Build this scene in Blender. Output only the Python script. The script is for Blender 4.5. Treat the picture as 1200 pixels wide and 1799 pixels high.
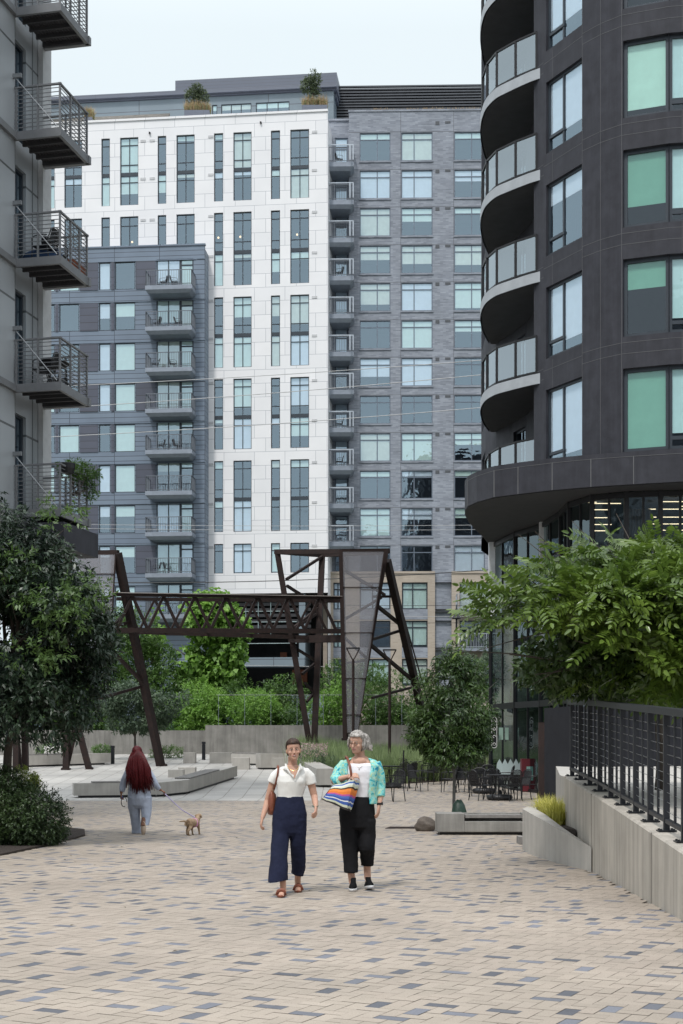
import bpy, bmesh, math, random
import numpy as np
from mathutils import Vector, Matrix
C = bpy.context.scene.collection
R = math.radians
for _o in list(bpy.data.objects): bpy.data.objects.remove(_o)
# ------------------------------------------------------------------ camera
F, HX, HY, EYE = 2490.0, 600.0, 1310.0, 1.57      # focal length (photo px), principal x, horizon y, eye height
cam = bpy.data.cameras.new('camera'); co = bpy.data.objects.new('camera', cam); C.objects.link(co)
co.location = (0, 0, EYE); co.rotation_euler = (R(90), 0, 0)
cam.sensor_width = 36; cam.lens = F/1799*36; cam.shift_y = (HY-899.5)/1799
cam.clip_start = .1; cam.clip_end = 3000
bpy.context.scene.camera = co
# ------------------------------------------------------------------ world, sun, exposure
w = bpy.data.worlds.new('World'); bpy.context.scene.world = w; w.use_nodes = True
nt = w.node_tree; nt.nodes.clear(); N = nt.nodes.new; LK = nt.links.new
SUN_EL, SUN_AZ = 58, 205      # azimuth clockwise from +Y
sky = N('ShaderNodeTexSky'); sky.sky_type = 'NISHITA'; sky.sun_disc = False
sky.sun_elevation = R(SUN_EL); sky.sun_rotation = R(SUN_AZ); sky.dust_density = 4; sky.air_density = 1.2
bg1 = N('ShaderNodeBackground'); bg1.inputs[1].default_value = .06; LK(sky.outputs[0], bg1.inputs[0])
tc = N('ShaderNodeTexCoord'); sp = N('ShaderNodeSeparateXYZ'); LK(tc.outputs['Generated'], sp.inputs[0])
rp = N('ShaderNodeValToRGB'); LK(sp.outputs[2], rp.inputs[0])
e = rp.color_ramp.elements; e[0].position = 0; e[0].color = (.46, .515, .55, 1); e[1].position = 1; e[1].color = (1.32, 1.38, 1.46, 1)
m_ = e.new(.45); m_.color = (.505, .56, .585, 1)
nz = N('ShaderNodeTexNoise'); nz.inputs['Scale'].default_value = 1.6; nz.inputs['Detail'].default_value = 4; LK(tc.outputs['Generated'], nz.inputs[0])
mp = N('ShaderNodeMapRange'); mp.inputs[3].default_value = .92; mp.inputs[4].default_value = 1.08; LK(nz.outputs[0], mp.inputs[0])
mm = N('ShaderNodeMixRGB'); mm.blend_type = 'MULTIPLY'; mm.inputs[0].default_value = 1; LK(rp.outputs[0], mm.inputs[1]); LK(mp.outputs[0], mm.inputs[2])
bg2 = N('ShaderNodeBackground'); bg2.inputs[1].default_value = 1.34; LK(mm.outputs[0], bg2.inputs[0])
ad = N('ShaderNodeMixShader'); ad.inputs[0].default_value = .90; LK(bg1.outputs[0], ad.inputs[1]); LK(bg2.outputs[0], ad.inputs[2])
ow = N('ShaderNodeOutputWorld'); LK(ad.outputs[0], ow.inputs[0])
sl = bpy.data.lights.new('sun', 'SUN'); sl.energy = 1.7; sl.angle = R(7); sl.color = (1, .97, .93)
so = bpy.data.objects.new('sun', sl); C.objects.link(so)
sd = Vector((math.sin(R(SUN_AZ))*math.cos(R(SUN_EL)), math.cos(R(SUN_AZ))*math.cos(R(SUN_EL)), math.sin(R(SUN_EL))))
so.rotation_euler = (-sd).to_track_quat('-Z', 'Y').to_euler(); so.location = sd*80
vs = bpy.context.scene.view_settings; vs.view_transform = 'Standard'; vs.look = 'None'; vs.gamma = 1; vs.exposure = .40
# ------------------------------------------------------------------ helpers
def P(px, py, Y): return Vector(((px-HX)/F*Y, Y, EYE+(HY-py)/F*Y))
def gz(x, y):
    "height of the plaza ground"
    t = min(max((y-43)/22.0, 0), 1); k = min(max((1.0-x)/3.5, 0), 1)
    return 22*.056*t*k + 22*.03*t*(1-k)
def G(px, py):
    "point of the plaza ground seen at a photo pixel"
    y = EYE*F/(py-HY) if py > HY+5 else 100
    a = (px-HX)/F
    lo, hi = 5.0, 66.0
    for _ in range(50):
        mid = (lo+hi)/2
        if EYE-(py-HY)/F*mid > gz(a*mid, mid): lo = mid
        else: hi = mid
    return Vector((a*lo, lo, gz(a*lo, lo)))
class MB:
    def __init__(s): s.v = []; s.f = []; s.m = []
    def add(s, vs, fs, m=0):
        n = len(s.v); s.v += [tuple(v) for v in vs]; s.f += [tuple(i+n for i in f) for f in fs]; s.m += [m]*len(fs); return s
    def box(s, x0, x1, y0, y1, z0, z1, m=0, M=None):
        vs = [Vector((x, y, z)) for z in (z0, z1) for x, y in ((x0, y0), (x1, y0), (x1, y1), (x0, y1))]
        if M is not None: vs = [M @ v for v in vs]
        return s.add(vs, [(3, 2, 1, 0), (4, 5, 6, 7), (0, 1, 5, 4), (1, 2, 6, 5), (2, 3, 7, 6), (3, 0, 4, 7)], m)
    def quad(s, a, b, c, d, m=0): return s.add([a, b, c, d], [(0, 1, 2, 3)], m)
    def prism(s, pts, z0, z1, m=0, zt=None):
        n = len(pts); z0 = z0 if hasattr(z0, '__len__') else [z0]*n; z1 = z1 if hasattr(z1, '__len__') else [z1]*n
        vs = [(p[0], p[1], z0[i]) for i, p in enumerate(pts)]+[(p[0], p[1], z1[i]) for i, p in enumerate(pts)]
        return s.add(vs, [tuple(range(n))[::-1], tuple(range(n, 2*n))]+[(i, (i+1) % n, n+(i+1) % n, n+i) for i in range(n)], m)
    def bar(s, a, b, wd, hg=None, m=0, up=(0, 0, 1)):
        a, b = Vector(a), Vector(b); hg = hg or wd; d = (b-a).normalized(); up = Vector(up)
        if abs(d.dot(up)) > .98: up = Vector((0, 1, 0))
        x = d.cross(up).normalized(); y = x.cross(d)
        vs = [p+x*sx*wd/2+y*sy*hg/2 for p in (a, b) for sx, sy in ((-1, -1), (1, -1), (1, 1), (-1, 1))]
        return s.add(vs, [(3, 2, 1, 0), (4, 5, 6, 7), (0, 1, 5, 4), (1, 2, 6, 5), (2, 3, 7, 6), (3, 0, 4, 7)], m)
    def rings(s, rings, cap=True, m=0):
        n = len(rings[0]); vs = [v for r in rings for v in r]; fs = []
        for k in range(len(rings)-1):
            for i in range(n):
                j = (i+1) % n; fs.append((k*n+i, k*n+j, (k+1)*n+j, (k+1)*n+i))
        if cap: fs.append(tuple(range(n))[::-1]); fs.append(tuple(range((len(rings)-1)*n, len(rings)*n)))
        return s.add(vs, fs, m)
    def tube(s, pts, r, n=8, m=0, cap=True, sq=1.0):
        pts = [Vector(p) for p in pts]; rr = r if hasattr(r, '__len__') else [r]*len(pts); rs = []; px = None
        for i, p in enumerate(pts):
            d = (pts[min(i+1, len(pts)-1)]-pts[max(i-1, 0)]).normalized()
            if px is None: px = d.cross(Vector((0, 0, 1)) if abs(d.z) < .9 else Vector((0, 1, 0))).normalized()
            else: px = (px-d*px.dot(d)).normalized()
            py = d.cross(px)
            rs.append([p+px*math.cos(t)*rr[i]+py*math.sin(t)*rr[i]*sq for t in [2*math.pi*k/n for k in range(n)]])
        return s.rings(rs, cap, m)
    def ell(s, c, r, M=None, nu=12, nv=8, m=0):
        c = Vector(c); vs = []; fs = []
        for j in range(nv+1):
            ph = math.pi*j/nv
            for i in range(nu):
                th = 2*math.pi*i/nu
                v = Vector((r[0]*math.sin(ph)*math.cos(th), r[1]*math.sin(ph)*math.sin(th), r[2]*math.cos(ph)))
                vs.append(c+(M @ v if M is not None else v))
        for j in range(nv):
            for i in range(nu):
                k = (i+1) % nu; fs.append((j*nu+i, (j+1)*nu+i, (j+1)*nu+k, j*nu+k))
        return s.add(vs, fs, m)
    def build(s, name, mats, parent=None, smooth=False, loc=None):
        me = bpy.data.meshes.new(name); me.from_pydata(s.v, [], s.f)
        for mt in (mats if isinstance(mats, (list, tuple)) else [mats]): me.materials.append(mt)
        if any(s.m): me.polygons.foreach_set('material_index', s.m)
        if smooth: me.polygons.foreach_set('use_smooth', [True]*len(s.f))
        me.update(); o = bpy.data.objects.new(name, me); C.objects.link(o)
        if parent is not None: o.parent = parent
        if loc is not None: o.location = loc
        return o
def npmesh(name, V, Fq, mats, parent=None, mi=None, smooth=False, col=None):
    "fast mesh from an (n,3) array and an (m,k) array of faces"
    me = bpy.data.meshes.new(name); k = Fq.shape[1]
    me.vertices.add(len(V)); me.vertices.foreach_set('co', V.astype(np.float32).ravel())
    me.loops.add(Fq.size); me.loops.foreach_set('vertex_index', Fq.astype(np.int32).ravel())
    me.polygons.add(len(Fq)); me.polygons.foreach_set('loop_start', np.arange(0, Fq.size, k, dtype=np.int32))
    for mt in (mats if isinstance(mats, (list, tuple)) else [mats]): me.materials.append(mt)
    if mi is not None: me.polygons.foreach_set('material_index', mi.astype(np.int32))
    me.update(calc_edges=True); me.validate()
    if smooth: me.polygons.foreach_set('use_smooth', np.ones(len(Fq), dtype=bool))
    if col is not None:
        at = me.color_attributes.new('col', 'FLOAT_COLOR', 'POINT'); at.data.foreach_set('color', col.astype(np.float32).ravel())
    o = bpy.data.objects.new(name, me); C.objects.link(o)
    if parent is not None: o.parent = parent
    return o
def empty(name, loc=(0, 0, 0), rz=0):
    o = bpy.data.objects.new(name, None); C.objects.link(o); o.location = loc; o.rotation_euler = (0, 0, rz); o.empty_display_size = .2
    return o
def tag(o, label, cat, group=None):
    o['label'] = label; o['category'] = cat
    if group: o['group'] = group
    return o
def struct(o): o['kind'] = 'structure'; return o
def kids(o): return [c for c in bpy.data.objects if c.parent == o]
def tree_of(o): return (o, [tree_of(c) for c in kids(o)])
def copy_tree(t, parent=None):
    o, ch = t; c = o.copy(); C.objects.link(c)
    if parent is not None: c.parent = parent
    for k in ch: copy_tree(k, c)
    return c
# ------------------------------------------------------------------ materials
def mat(name, col, rough=.6, metal=0, var=.12, vs=3.0, bump=0, bs=40, spec=.5, streak=0, col2=None, coords='Object'):
    m = bpy.data.materials.new(name); m.use_nodes = True; t = m.node_tree; b = t.nodes['Principled BSDF']; n = t.nodes.new; l = t.links.new
    b.inputs['Roughness'].default_value = rough; b.inputs['Metallic'].default_value = metal; b.inputs['Specular IOR Level'].default_value = spec
    tcn = n('ShaderNodeTexCoord'); mpn = n('ShaderNodeMapping'); l(tcn.outputs[coords], mpn.inputs[0])
    no = n('ShaderNodeTexNoise'); no.inputs['Scale'].default_value = vs; no.inputs['Detail'].default_value = 6; no.inputs['Roughness'].default_value = .6; l(mpn.outputs[0], no.inputs[0])
    mx = n('ShaderNodeMixRGB'); mr = n('ShaderNodeMapRange'); mr.inputs[1].default_value = .3; mr.inputs[2].default_value = .7; l(no.outputs[0], mr.inputs[0]); l(mr.outputs[0], mx.inputs[0])
    c2 = col2 or [min(1, c*(1+var)) for c in col]; c1 = [c*(1-var) for c in col] if col2 is None else col
    mx.inputs[1].default_value = (*c1, 1); mx.inputs[2].default_value = (*c2, 1)
    outc = mx.outputs[0]
    if streak:
        mp2 = n('ShaderNodeMapping'); mp2.inputs['Scale'].default_value = (4, 4, .25); l(tcn.outputs[coords], mp2.inputs[0])
        n2 = n('ShaderNodeTexNoise'); n2.inputs['Scale'].default_value = 1.5; n2.inputs['Detail'].default_value = 8; n2.inputs['Roughness'].default_value = .7; l(mp2.outputs[0], n2.inputs[0])
        r2 = n('ShaderNodeMapRange'); r2.inputs[1].default_value = .35; r2.inputs[2].default_value = .7; r2.inputs[3].default_value = 1-streak; r2.inputs[4].default_value = 1.05; l(n2.outputs[0], r2.inputs[0])
        m2 = n('ShaderNodeMixRGB'); m2.blend_type = 'MULTIPLY'; m2.inputs[0].default_value = 1; l(outc, m2.inputs[1]); l(r2.outputs[0], m2.inputs[2]); outc = m2.outputs[0]
    l(outc, b.inputs['Base Color'])
    if bump:
        nb = n('ShaderNodeTexNoise'); nb.inputs['Scale'].default_value = bs; nb.inputs['Detail'].default_value = 4; l(tcn.outputs[coords], nb.inputs[0])
        bp = n('ShaderNodeBump'); bp.inputs['Strength'].default_value = bump; bp.inputs['Distance'].default_value = .02; l(nb.outputs[0], bp.inputs['Height']); l(bp.outputs[0], b.inputs['Normal'])
    return m
def brickmat(name, c1, c2, mortar, bw, bh, ms, rough=.7, off=.5, uvscale=1, var=.15, axis='XZ', bump=.2, metal=0):
    "courses or panels laid on a wall lying in the local XZ plane"
    m = bpy.data.materials.new(name); m.use_nodes = True; t = m.node_tree; b = t.nodes['Principled BSDF']; n = t.nodes.new; l = t.links.new
    b.inputs['Roughness'].default_value = rough; b.inputs['Metallic'].default_value = metal
    tcn = n('ShaderNodeTexCoord'); s = n('ShaderNodeSeparateXYZ'); l(tcn.outputs['Object'], s.inputs[0])
    a = n('ShaderNodeMath'); a.operation = 'ADD'; l(s.outputs[0], a.inputs[0]); l(s.outputs[1], a.inputs[1])
    cb = n('ShaderNodeCombineXYZ'); l(a.outputs[0], cb.inputs[0]); l(s.outputs[2], cb.inputs[1])
    br = n('ShaderNodeTexBrick'); br.inputs['Scale'].default_value = 1; br.inputs['Brick Width'].default_value = bw; br.inputs['Row Height'].default_value = bh
    br.inputs['Mortar Size'].default_value = ms; br.inputs['Color1'].default_value = (*c1, 1); br.inputs['Color2'].default_value = (*c2, 1); br.inputs['Mortar'].default_value = (*mortar, 1)
    br.offset = off; l(cb.outputs[0], br.inputs[0])
    no = n('ShaderNodeTexNoise'); no.inputs['Scale'].default_value = .6; no.inputs['Detail'].default_value = 6; l(tcn.outputs['Object'], no.inputs[0])
    mr = n('ShaderNodeMapRange'); mr.inputs[1].default_value = .3; mr.inputs[2].default_value = .7; mr.inputs[3].default_value = 1-var; mr.inputs[4].default_value = 1+var; l(no.outputs[0], mr.inputs[0])
    mu = n('ShaderNodeMixRGB'); mu.blend_type = 'MULTIPLY'; mu.inputs[0].default_value = 1; l(br.outputs[0], mu.inputs[1]); l(mr.outputs[0], mu.inputs[2]); l(mu.outputs[0], b.inputs['Base Color'])
    if bump:
        bp = n('ShaderNodeBump'); bp.inputs['Strength'].default_value = bump; bp.inputs['Distance'].default_value = .01; bp.invert = True; l(br.outputs['Fac'], bp.inputs['Height']); l(bp.outputs[0], b.inputs['Normal'])
    return m
def glass(name, tint=(.7, .85, .82), refl=(.8, .9, 1), fac=.3, rough=.02, wob=.03):
    m = bpy.data.materials.new(name); m.use_nodes = True; t = m.node_tree; t.nodes.clear(); n = t.nodes.new; l = t.links.new
    tr = n('ShaderNodeBsdfTransparent'); tr.inputs[0].default_value = (*tint, 1)
    gl = n('ShaderNodeBsdfGlossy'); gl.inputs[0].default_value = (*refl, 1); gl.inputs['Roughness'].default_value = rough
    lw = n('ShaderNodeLayerWeight'); fr = n('ShaderNodeMath'); fr.operation = 'POWER'; fr.inputs[1].default_value = 5; l(lw.outputs['Facing'], fr.inputs[0])
    mr = n('ShaderNodeMapRange'); mr.inputs[3].default_value = fac; mr.inputs[4].default_value = 1; l(fr.outputs[0], mr.inputs[0])
    no = n('ShaderNodeTexNoise'); no.inputs['Scale'].default_value = 1.3; bp = n('ShaderNodeBump'); bp.inputs['Strength'].default_value = wob; bp.inputs['Distance'].default_value = .3; tcn = n('ShaderNodeTexCoord'); l(tcn.outputs['Object'], no.inputs[0]); l(no.outputs[0], bp.inputs['Height']); l(bp.outputs[0], gl.inputs['Normal'])
    mx = n('ShaderNodeMixShader'); l(mr.outputs[0], mx.inputs[0]); l(tr.outputs[0], mx.inputs[1]); l(gl.outputs[0], mx.inputs[2])
    o = n('ShaderNodeOutputMaterial'); l(mx.outputs[0], o.inputs[0]); return m
def leafmat(name, c1, c2, rough=.45, trans=.25, vs=1.2):
    "leaf colour varies from leaf clump to leaf clump"
    m = bpy.data.materials.new(name); m.use_nodes = True; t = m.node_tree; b = t.nodes['Principled BSDF']; n = t.nodes.new; l = t.links.new
    b.inputs['Roughness'].default_value = rough; b.inputs['Specular IOR Level'].default_value = .5
    g = n('ShaderNodeNewGeometry'); no = n('ShaderNodeTexNoise'); no.inputs['Scale'].default_value = vs; l(g.outputs['Position'], no.inputs[0])
    ad = n('ShaderNodeMath'); ad.operation = 'MULTIPLY_ADD'; l(g.outputs['Random Per Island'], ad.inputs[0]); ad.inputs[1].default_value = .6
    mr = n('ShaderNodeMapRange'); mr.inputs[1].default_value = .35; mr.inputs[2].default_value = .65; mr.inputs[3].default_value = -.1; mr.inputs[4].default_value = .5; l(no.outputs[0], mr.inputs[0]); l(mr.outputs[0], ad.inputs[2])
    mx = n('ShaderNodeMixRGB'); l(ad.outputs[0], mx.inputs[0]); mx.inputs[1].default_value = (*c1, 1); mx.inputs[2].default_value = (*c2, 1); mx.use_clamp = True
    l(mx.outputs[0], b.inputs['Base Color'])
    if trans:
        tl = n('ShaderNodeBsdfTranslucent'); hs = n('ShaderNodeHueSaturation'); hs.inputs['Value'].default_value = 1.6; l(mx.outputs[0], hs.inputs['Color']); l(hs.outputs[0], tl.inputs[0])
        ms = n('ShaderNodeMixShader'); ms.inputs[0].default_value = trans; l(b.outputs[0], ms.inputs[1]); l(tl.outputs[0], ms.inputs[2]); l(ms.outputs[0], t.nodes['Material Output'].inputs[0])
    return m
def emit(name, col, s):
    m = bpy.data.materials.new(name); m.use_nodes = True; b = m.node_tree.nodes['Principled BSDF']
    b.inputs['Base Color'].default_value = (*col, 1); b.inputs['Emission Color'].default_value = (*col, 1); b.inputs['Emission Strength'].default_value = s; return m
M = dict(
 white=brickmat('white_panels', (.80, .79, .80), (.75, .745, .76), (.45, .46, .49), 2.3, 1.02, .018, rough=.5, off=.37, var=.03, bump=.1),
 siding=brickmat('blue_siding', (.175, .22, .28), (.155, .195, .255), (.05, .062, .085), 3.4, .36, .022, rough=.45, off=0, var=.08),
 plum=brickmat('plum_panels', (.085, .092, .125), (.073, .08, .11), (.03, .03, .035), 2.6, .55, .018, rough=.5, off=0, var=.08),
 brick=brickmat('gray_brick', (.30, .325, .375), (.19, .208, .25), (.25, .265, .295), .42, .105, .012, rough=.85, var=.13),
 tan=brickmat('tan_brick', (.42, .355, .29), (.36, .30, .245), (.40, .36, .31), .4, .1, .01, rough=.85, var=.1),
 slate=brickmat('slate_cladding', (.125, .14, .18), (.115, .13, .17), (.09, .095, .11), 9, .25, .01, rough=.5, off=0, var=.05),
 bluepan=brickmat('blue_panels', (.19, .235, .27), (.18, .225, .26), (.09, .1, .12), 5.2, 4, .03, rough=.4, off=0, var=.05),
 frame=mat('window_frame_metal', (.045, .055, .068), .45, .3), frame2=mat('window_frame_slate', (.15, .18, .225), .45, .3),
 slab=mat('balcony_slab_metal', (.25, .28, .33), .5, .2), rail=mat('railing_metal', (.17, .185, .21), .4, .5),
 railwhite=mat('railing_pale_metal', (.46, .50, .55), .4, .4),
 glass=glass('window_glass', tint=(.97, 1, .99), fac=.33, refl=(.70, .87, 1), wob=.04), glasst=glass('tower_glass', tint=(.80, .95, .90), fac=.10, refl=(.8, .9, 1), wob=.02), glassd=glass('podium_glass', tint=(.45, .55, .55), fac=.16, refl=(.75, .9, .95)), glassr=glass('railing_glass', tint=(.80, .88, .90), refl=(.80, .88, .93), fac=.42),
 blind=mat('roller_blind', (.62, .74, .70), .9, var=.05), blindg=mat('roller_blind_green', (.22, .40, .335), .9, var=.05), blindw=mat('roller_blind_sky_white', (.66, .72, .80), .9, var=.05),
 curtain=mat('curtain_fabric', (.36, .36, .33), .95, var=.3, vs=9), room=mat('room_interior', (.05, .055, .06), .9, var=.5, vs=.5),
 concrete=mat('concrete_weathered', (.47, .43, .375), .85, var=.13, vs=1.6, bump=.15, bs=60, streak=.34),
 conclight=mat('concrete_pale', (.41, .388, .355), .85, var=.12, vs=2, bump=.12, bs=70, streak=.12),
 concgray=mat('concrete_gray', (.27, .26, .24), .85, var=.2, vs=2, bump=.15, bs=60, streak=.35),
 black=mat('black_metal', (.018, .018, .02), .45, .3), charcoal=mat('charcoal_metal', (.026, .028, .033), .42, .4),
 rust=mat('rusted_steel', (.013, .008, .0075), .85, .1, var=.3, vs=5, bump=.3, bs=80, col2=(.030, .014, .011)),
 bark=mat('bark', (.075, .062, .052), .95, var=.3, vs=8, bump=.6, bs=30), barkgray=mat('bark_gray', (.13, .125, .115), .95, var=.3, vs=8, bump=.6, bs=30),
 soil=mat('mulch', (.035, .025, .02), 1, var=.5, vs=30, bump=1, bs=60),
 wood=mat('gray_wood_slats', (.20, .19, .18), .85, var=.25, vs=9, bump=.2),
 clad=mat('dark_fibre_panels', (.045, .046, .056), .62, spec=.22, var=.2, vs=2.5, bump=.05, bs=120, streak=.22), cladj=mat('panel_joint', (.105, .107, .112), .7),
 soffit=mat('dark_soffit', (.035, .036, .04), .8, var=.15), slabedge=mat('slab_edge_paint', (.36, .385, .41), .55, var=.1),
)
# ------------------------------------------------------------------ far apartment blocks
rnd = random.Random(7)
class Fac:
    "vertical facade through photo column px0 at distance Y0, right end nearer by ang degrees"
    def __init__(s, px0, Y0, ang):
        s.O = Vector(((px0-HX)/F*Y0, Y0)); s.c = math.cos(R(ang)); s.s = math.sin(R(ang)); s.ang = ang
    def u(s, px, n=0):
        a = (px-HX)/F; ox = s.O.x+n*s.s; oy = s.O.y+n*s.c
        return (a*oy-ox)/(s.c+a*s.s)
    def z(s, py, px, n=0):
        u = s.u(px, n); return EYE+(HY-py)/F*(s.O.y+n*s.c-u*s.s)
    def root(s, name): return empty(name, (s.O.x, s.O.y, 0), -R(s.ang))
def wall_holes(mb, u0, u1, z0, z1, holes, n=0, reveal=.18, m=0, mr=None):
    mr = m if mr is None else mr
    us = sorted({u0, u1, *[h[0] for h in holes], *[h[1] for h in holes]}); zs = sorted({z0, z1, *[h[2] for h in holes], *[h[3] for h in holes]})
    us = [u for u in us if u0 <= u <= u1]; zs = [z for z in zs if z0 <= z <= z1]
    for i in range(len(us)-1):
        for j in range(len(zs)-1):
            cu = (us[i]+us[i+1])/2; cz = (zs[j]+zs[j+1])/2
            if any(h[0] < cu < h[1] and h[2] < cz < h[3] for h in holes): continue
            mb.quad((us[i], n, zs[j]), (us[i+1], n, zs[j]), (us[i+1], n, zs[j+1]), (us[i], n, zs[j+1]), m)
    for a, b, c, d in holes:
        a, b, c, d = max(a, u0), min(b, u1), max(c, z0), min(d, z1); k = n+reveal
        mb.quad((a, n, c), (a, k, c), (a, k, d), (a, n, d), mr); mb.quad((b, n, c), (b, n, d), (b, k, d), (b, k, c), mr)
        mb.quad((a, n, c), (b, n, c), (b, k, c), (a, k, c), mr); mb.quad((a, n, d), (a, k, d), (b, k, d), (b, n, d), mr)
def window(b, u0, u1, z0, z1, n=.1, vert=(), hor=(), extra=(), blind=0, bm=None, fm=None, t=.06, gm=None, name='window', zones=None, lamp=None):
    "frame > pane, blind.  vert / hor: fractions from left / top; extra: solid panels (top fraction, bottom fraction)"
    W, H = u1-u0, z1-z0; mb = MB()
    mb.box(0, W, 0, .08, 0, t); mb.box(0, W, 0, .08, H-t, H); mb.box(0, t, 0, .08, t, H-t); mb.box(W-t, W, 0, .08, t, H-t)
    hz = sorted([H*(1-h) for h in hor])
    for zz in hz: mb.box(t, W-t, .004, .076, zz-t/2, zz+t/2)
    for v in vert: mb.box(W*v-t/2, W*v+t/2, .008, .072, t, H-t)
    for a, c in extra: mb.box(t, W-t, -.01, .06, H*(1-c), H*(1-a))
    f = mb.build(name, fm or M['frame'], b, loc=(u0, n, z0))
    g = MB(); g.quad((t, .04, t), (W-t, .04, t), (W-t, .04, H-t), (t, .04, H-t)); g.build('pane', gm or M['glass'], f)
    for zt, zb, dr in (zones or [(0, 1, blind)]):
        if dr <= .01: continue
        q = MB(); top = H*(1-zt)-t; bot = H*(1-zt)-(zb-zt)*H*dr+(t if dr >= 1 else 0)
        q.box(t, W-t, .055, .065, bot, top); q.build('blind', bm or rnd.choice([M['blind'], M['blind'], M['blindw'], M['blindc']]), f)
    if lamp:
        q = MB(); q.ell((W*lamp[0], .5, H*lamp[1]), (.08, .08, .08), nu=8, nv=6); q.build('lamp', M['warm'], f)
    return f
M['blindc'] = mat('roller_blind_cream', (.62, .66, .60), .9, var=.08)
M['warm'] = emit('warm_lamp', (1, .72, .42), 1.2)
def body(mb, u0, u1, n0, n1, z0, z1, m=0):
    "sides, back and roof of a block whose front is built separately"
    mb.quad((u0, n0, z0), (u0, n0, z1), (u0, n1, z1), (u0, n1, z0), m); mb.quad((u1, n0, z0), (u1, n1, z0), (u1, n1, z1), (u1, n0, z1), m)
    mb.quad((u0, n1, z0), (u0, n1, z1), (u1, n1, z1), (u1, n1, z0), m); mb.quad((u0, n0, z1), (u1, n0, z1), (u1, n1, z1), (u0, n1, z1), m)
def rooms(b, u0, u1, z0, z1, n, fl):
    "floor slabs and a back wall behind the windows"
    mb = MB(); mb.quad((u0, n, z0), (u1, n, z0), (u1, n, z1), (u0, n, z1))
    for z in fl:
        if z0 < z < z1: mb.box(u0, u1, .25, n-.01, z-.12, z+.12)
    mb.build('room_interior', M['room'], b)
def balc_rail(u0, u1, n0, n1, h, step=.11, mats=0, pr=.05, br=.012, ends=True, glassy=False):
    mb = MB()
    for (a, b_) in (((u0, n0), (u1, n0)), ((u0, n1), (u0, n0)), ((u1, n0), (u1, n1))):
        a3, b3 = Vector((*a, h)), Vector((*b_, h)); mb.bar(a3, b3, pr, pr); mb.bar(a3-Vector((0, 0, h-.1)), b3-Vector((0, 0, h-.1)), pr*.8, pr*.8)
        L = (b3-a3).length; k = max(1, int(L/step))
        for i in range(k+1):
            p = a3.lerp(b3, i/k); w_ = pr if i in (0, k) or (i % 12 == 6) else br*2
            mb.box(p.x-w_/2, p.x+w_/2, p.y-w_/2, p.y+w_/2, .0, h)
    return mb
# ---- white block
fw = Fac(360, 106, 6.2); bw = fw.root('white_apartment_block')
tag(bw, 'tall white panelled apartment block with narrow dark-framed window columns', 'building')
zr = lambda py: fw.z(py, 425)
top = fw.z(196, 560); UL, UR = fw.u(60), fw.u(576)
TOPS = [(232, 352), (372, 501), (521, 645), (665, 789), (809, 934), (955, 1007)]
cols = [(82, 96, 0), (113, 144, 1), (178, 193, 0), (211, 243, 1), (277, 292, 0), (310, 342, 1), (376, 392, 0), (410, 442, 1), (476, 492, 0), (510, 543, 1)]
holes = []; wins = []
for ci, (a, b_, wide) in enumerate(cols):
    for ri, (t0, t1) in enumerate(TOPS):
        if ci < 6 and ri >= 2: continue
        if ci < 2 and ri == 0: pass
        u0, u1, z1, z0 = fw.u(a), fw.u(b_), zr(t0), zr(t1 if not (ci < 6 and ri == 1) else 434)
        holes.append((u0, u1, z0, z1)); wins.append((u0, u1, z0, z1, wide, ri, ci))
mb = MB(); wall_holes(mb, UL, UR, fw.z(1042, 500), top, holes, reveal=.2); body(mb, UL, UR, 0, 16, 0, top-.6)
mb.box(UL, UR, -.08, .3, top-.02, top+.14)
mb.build('wall', M['white'], bw)
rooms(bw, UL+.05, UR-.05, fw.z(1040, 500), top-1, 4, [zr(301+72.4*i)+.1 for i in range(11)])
for (u0, u1, z0, z1, wide, ri, ci) in wins:
    v = (.5,) if wide else ()
    low = ri >= 4
    if ri == 5 or (ci < 6 and ri == 1):
        window(bw, u0, u1, z0, z1, .12, v, (.24 if ri == 5 else .26,), zones=[(0, 1, rnd.choice([0, 0, .25, .95]))], lamp=(.55, .35) if ci == 3 else None)
    else:
        r1 = rnd.choice([0, .15, .55, 1, 0, .8]) if not low else rnd.choice([0, .2, 0]); r2 = rnd.choice([.25, 1, 1, .6, .12]) if not low else rnd.choice([.2, 1, 0, 1])
        if ri == 1: r1 = 0
        window(bw, u0, u1, z0, z1, .12, v, (.11, .40, .66), extra=((.515, .565),), zones=[(0, .515, r1), (.565, 1, r2)],
               lamp=(.3, .70) if (ri, ci) in ((1, 7), (1, 9), (3, 9), (1, 6)) else None)
M['vent'] = mat('vent_cover', (.50, .50, .51), .6); M['vent2'] = mat('vent_slate', (.075, .08, .09), .6)
for t0 in (234, 301, 374, 445, 523, 590, 668, 738, 811, 881, 957):
    for px in (548, 366):
        if px == 366 and t0 > 960: continue
        z = zr(t0+2); mb = MB(); mb.box(fw.u(px), fw.u(px+9), -.03, .03, z-.16, z+.02); mb.build('vent', M['vent'], bw)
    if t0 < 400:
        for px in (247, 263):
            z = zr(t0+4); mb = MB(); mb.box(fw.u(px), fw.u(px+9), -.03, .03, z-.16, z+.02); mb.build('vent', M['vent'], bw)
mb = MB(); mb.box(0, .12, -.15, 0, 0, .12); mb.build('camera_box', M['black'], bw, loc=(fw.u(457), 0, zr(219)))
mb = MB(); mb.box(0, .12, -.15, 0, 0, .12); mb.build('camera_box', M['black'], bw, loc=(fw.u(262), 0, zr(228)))
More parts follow.
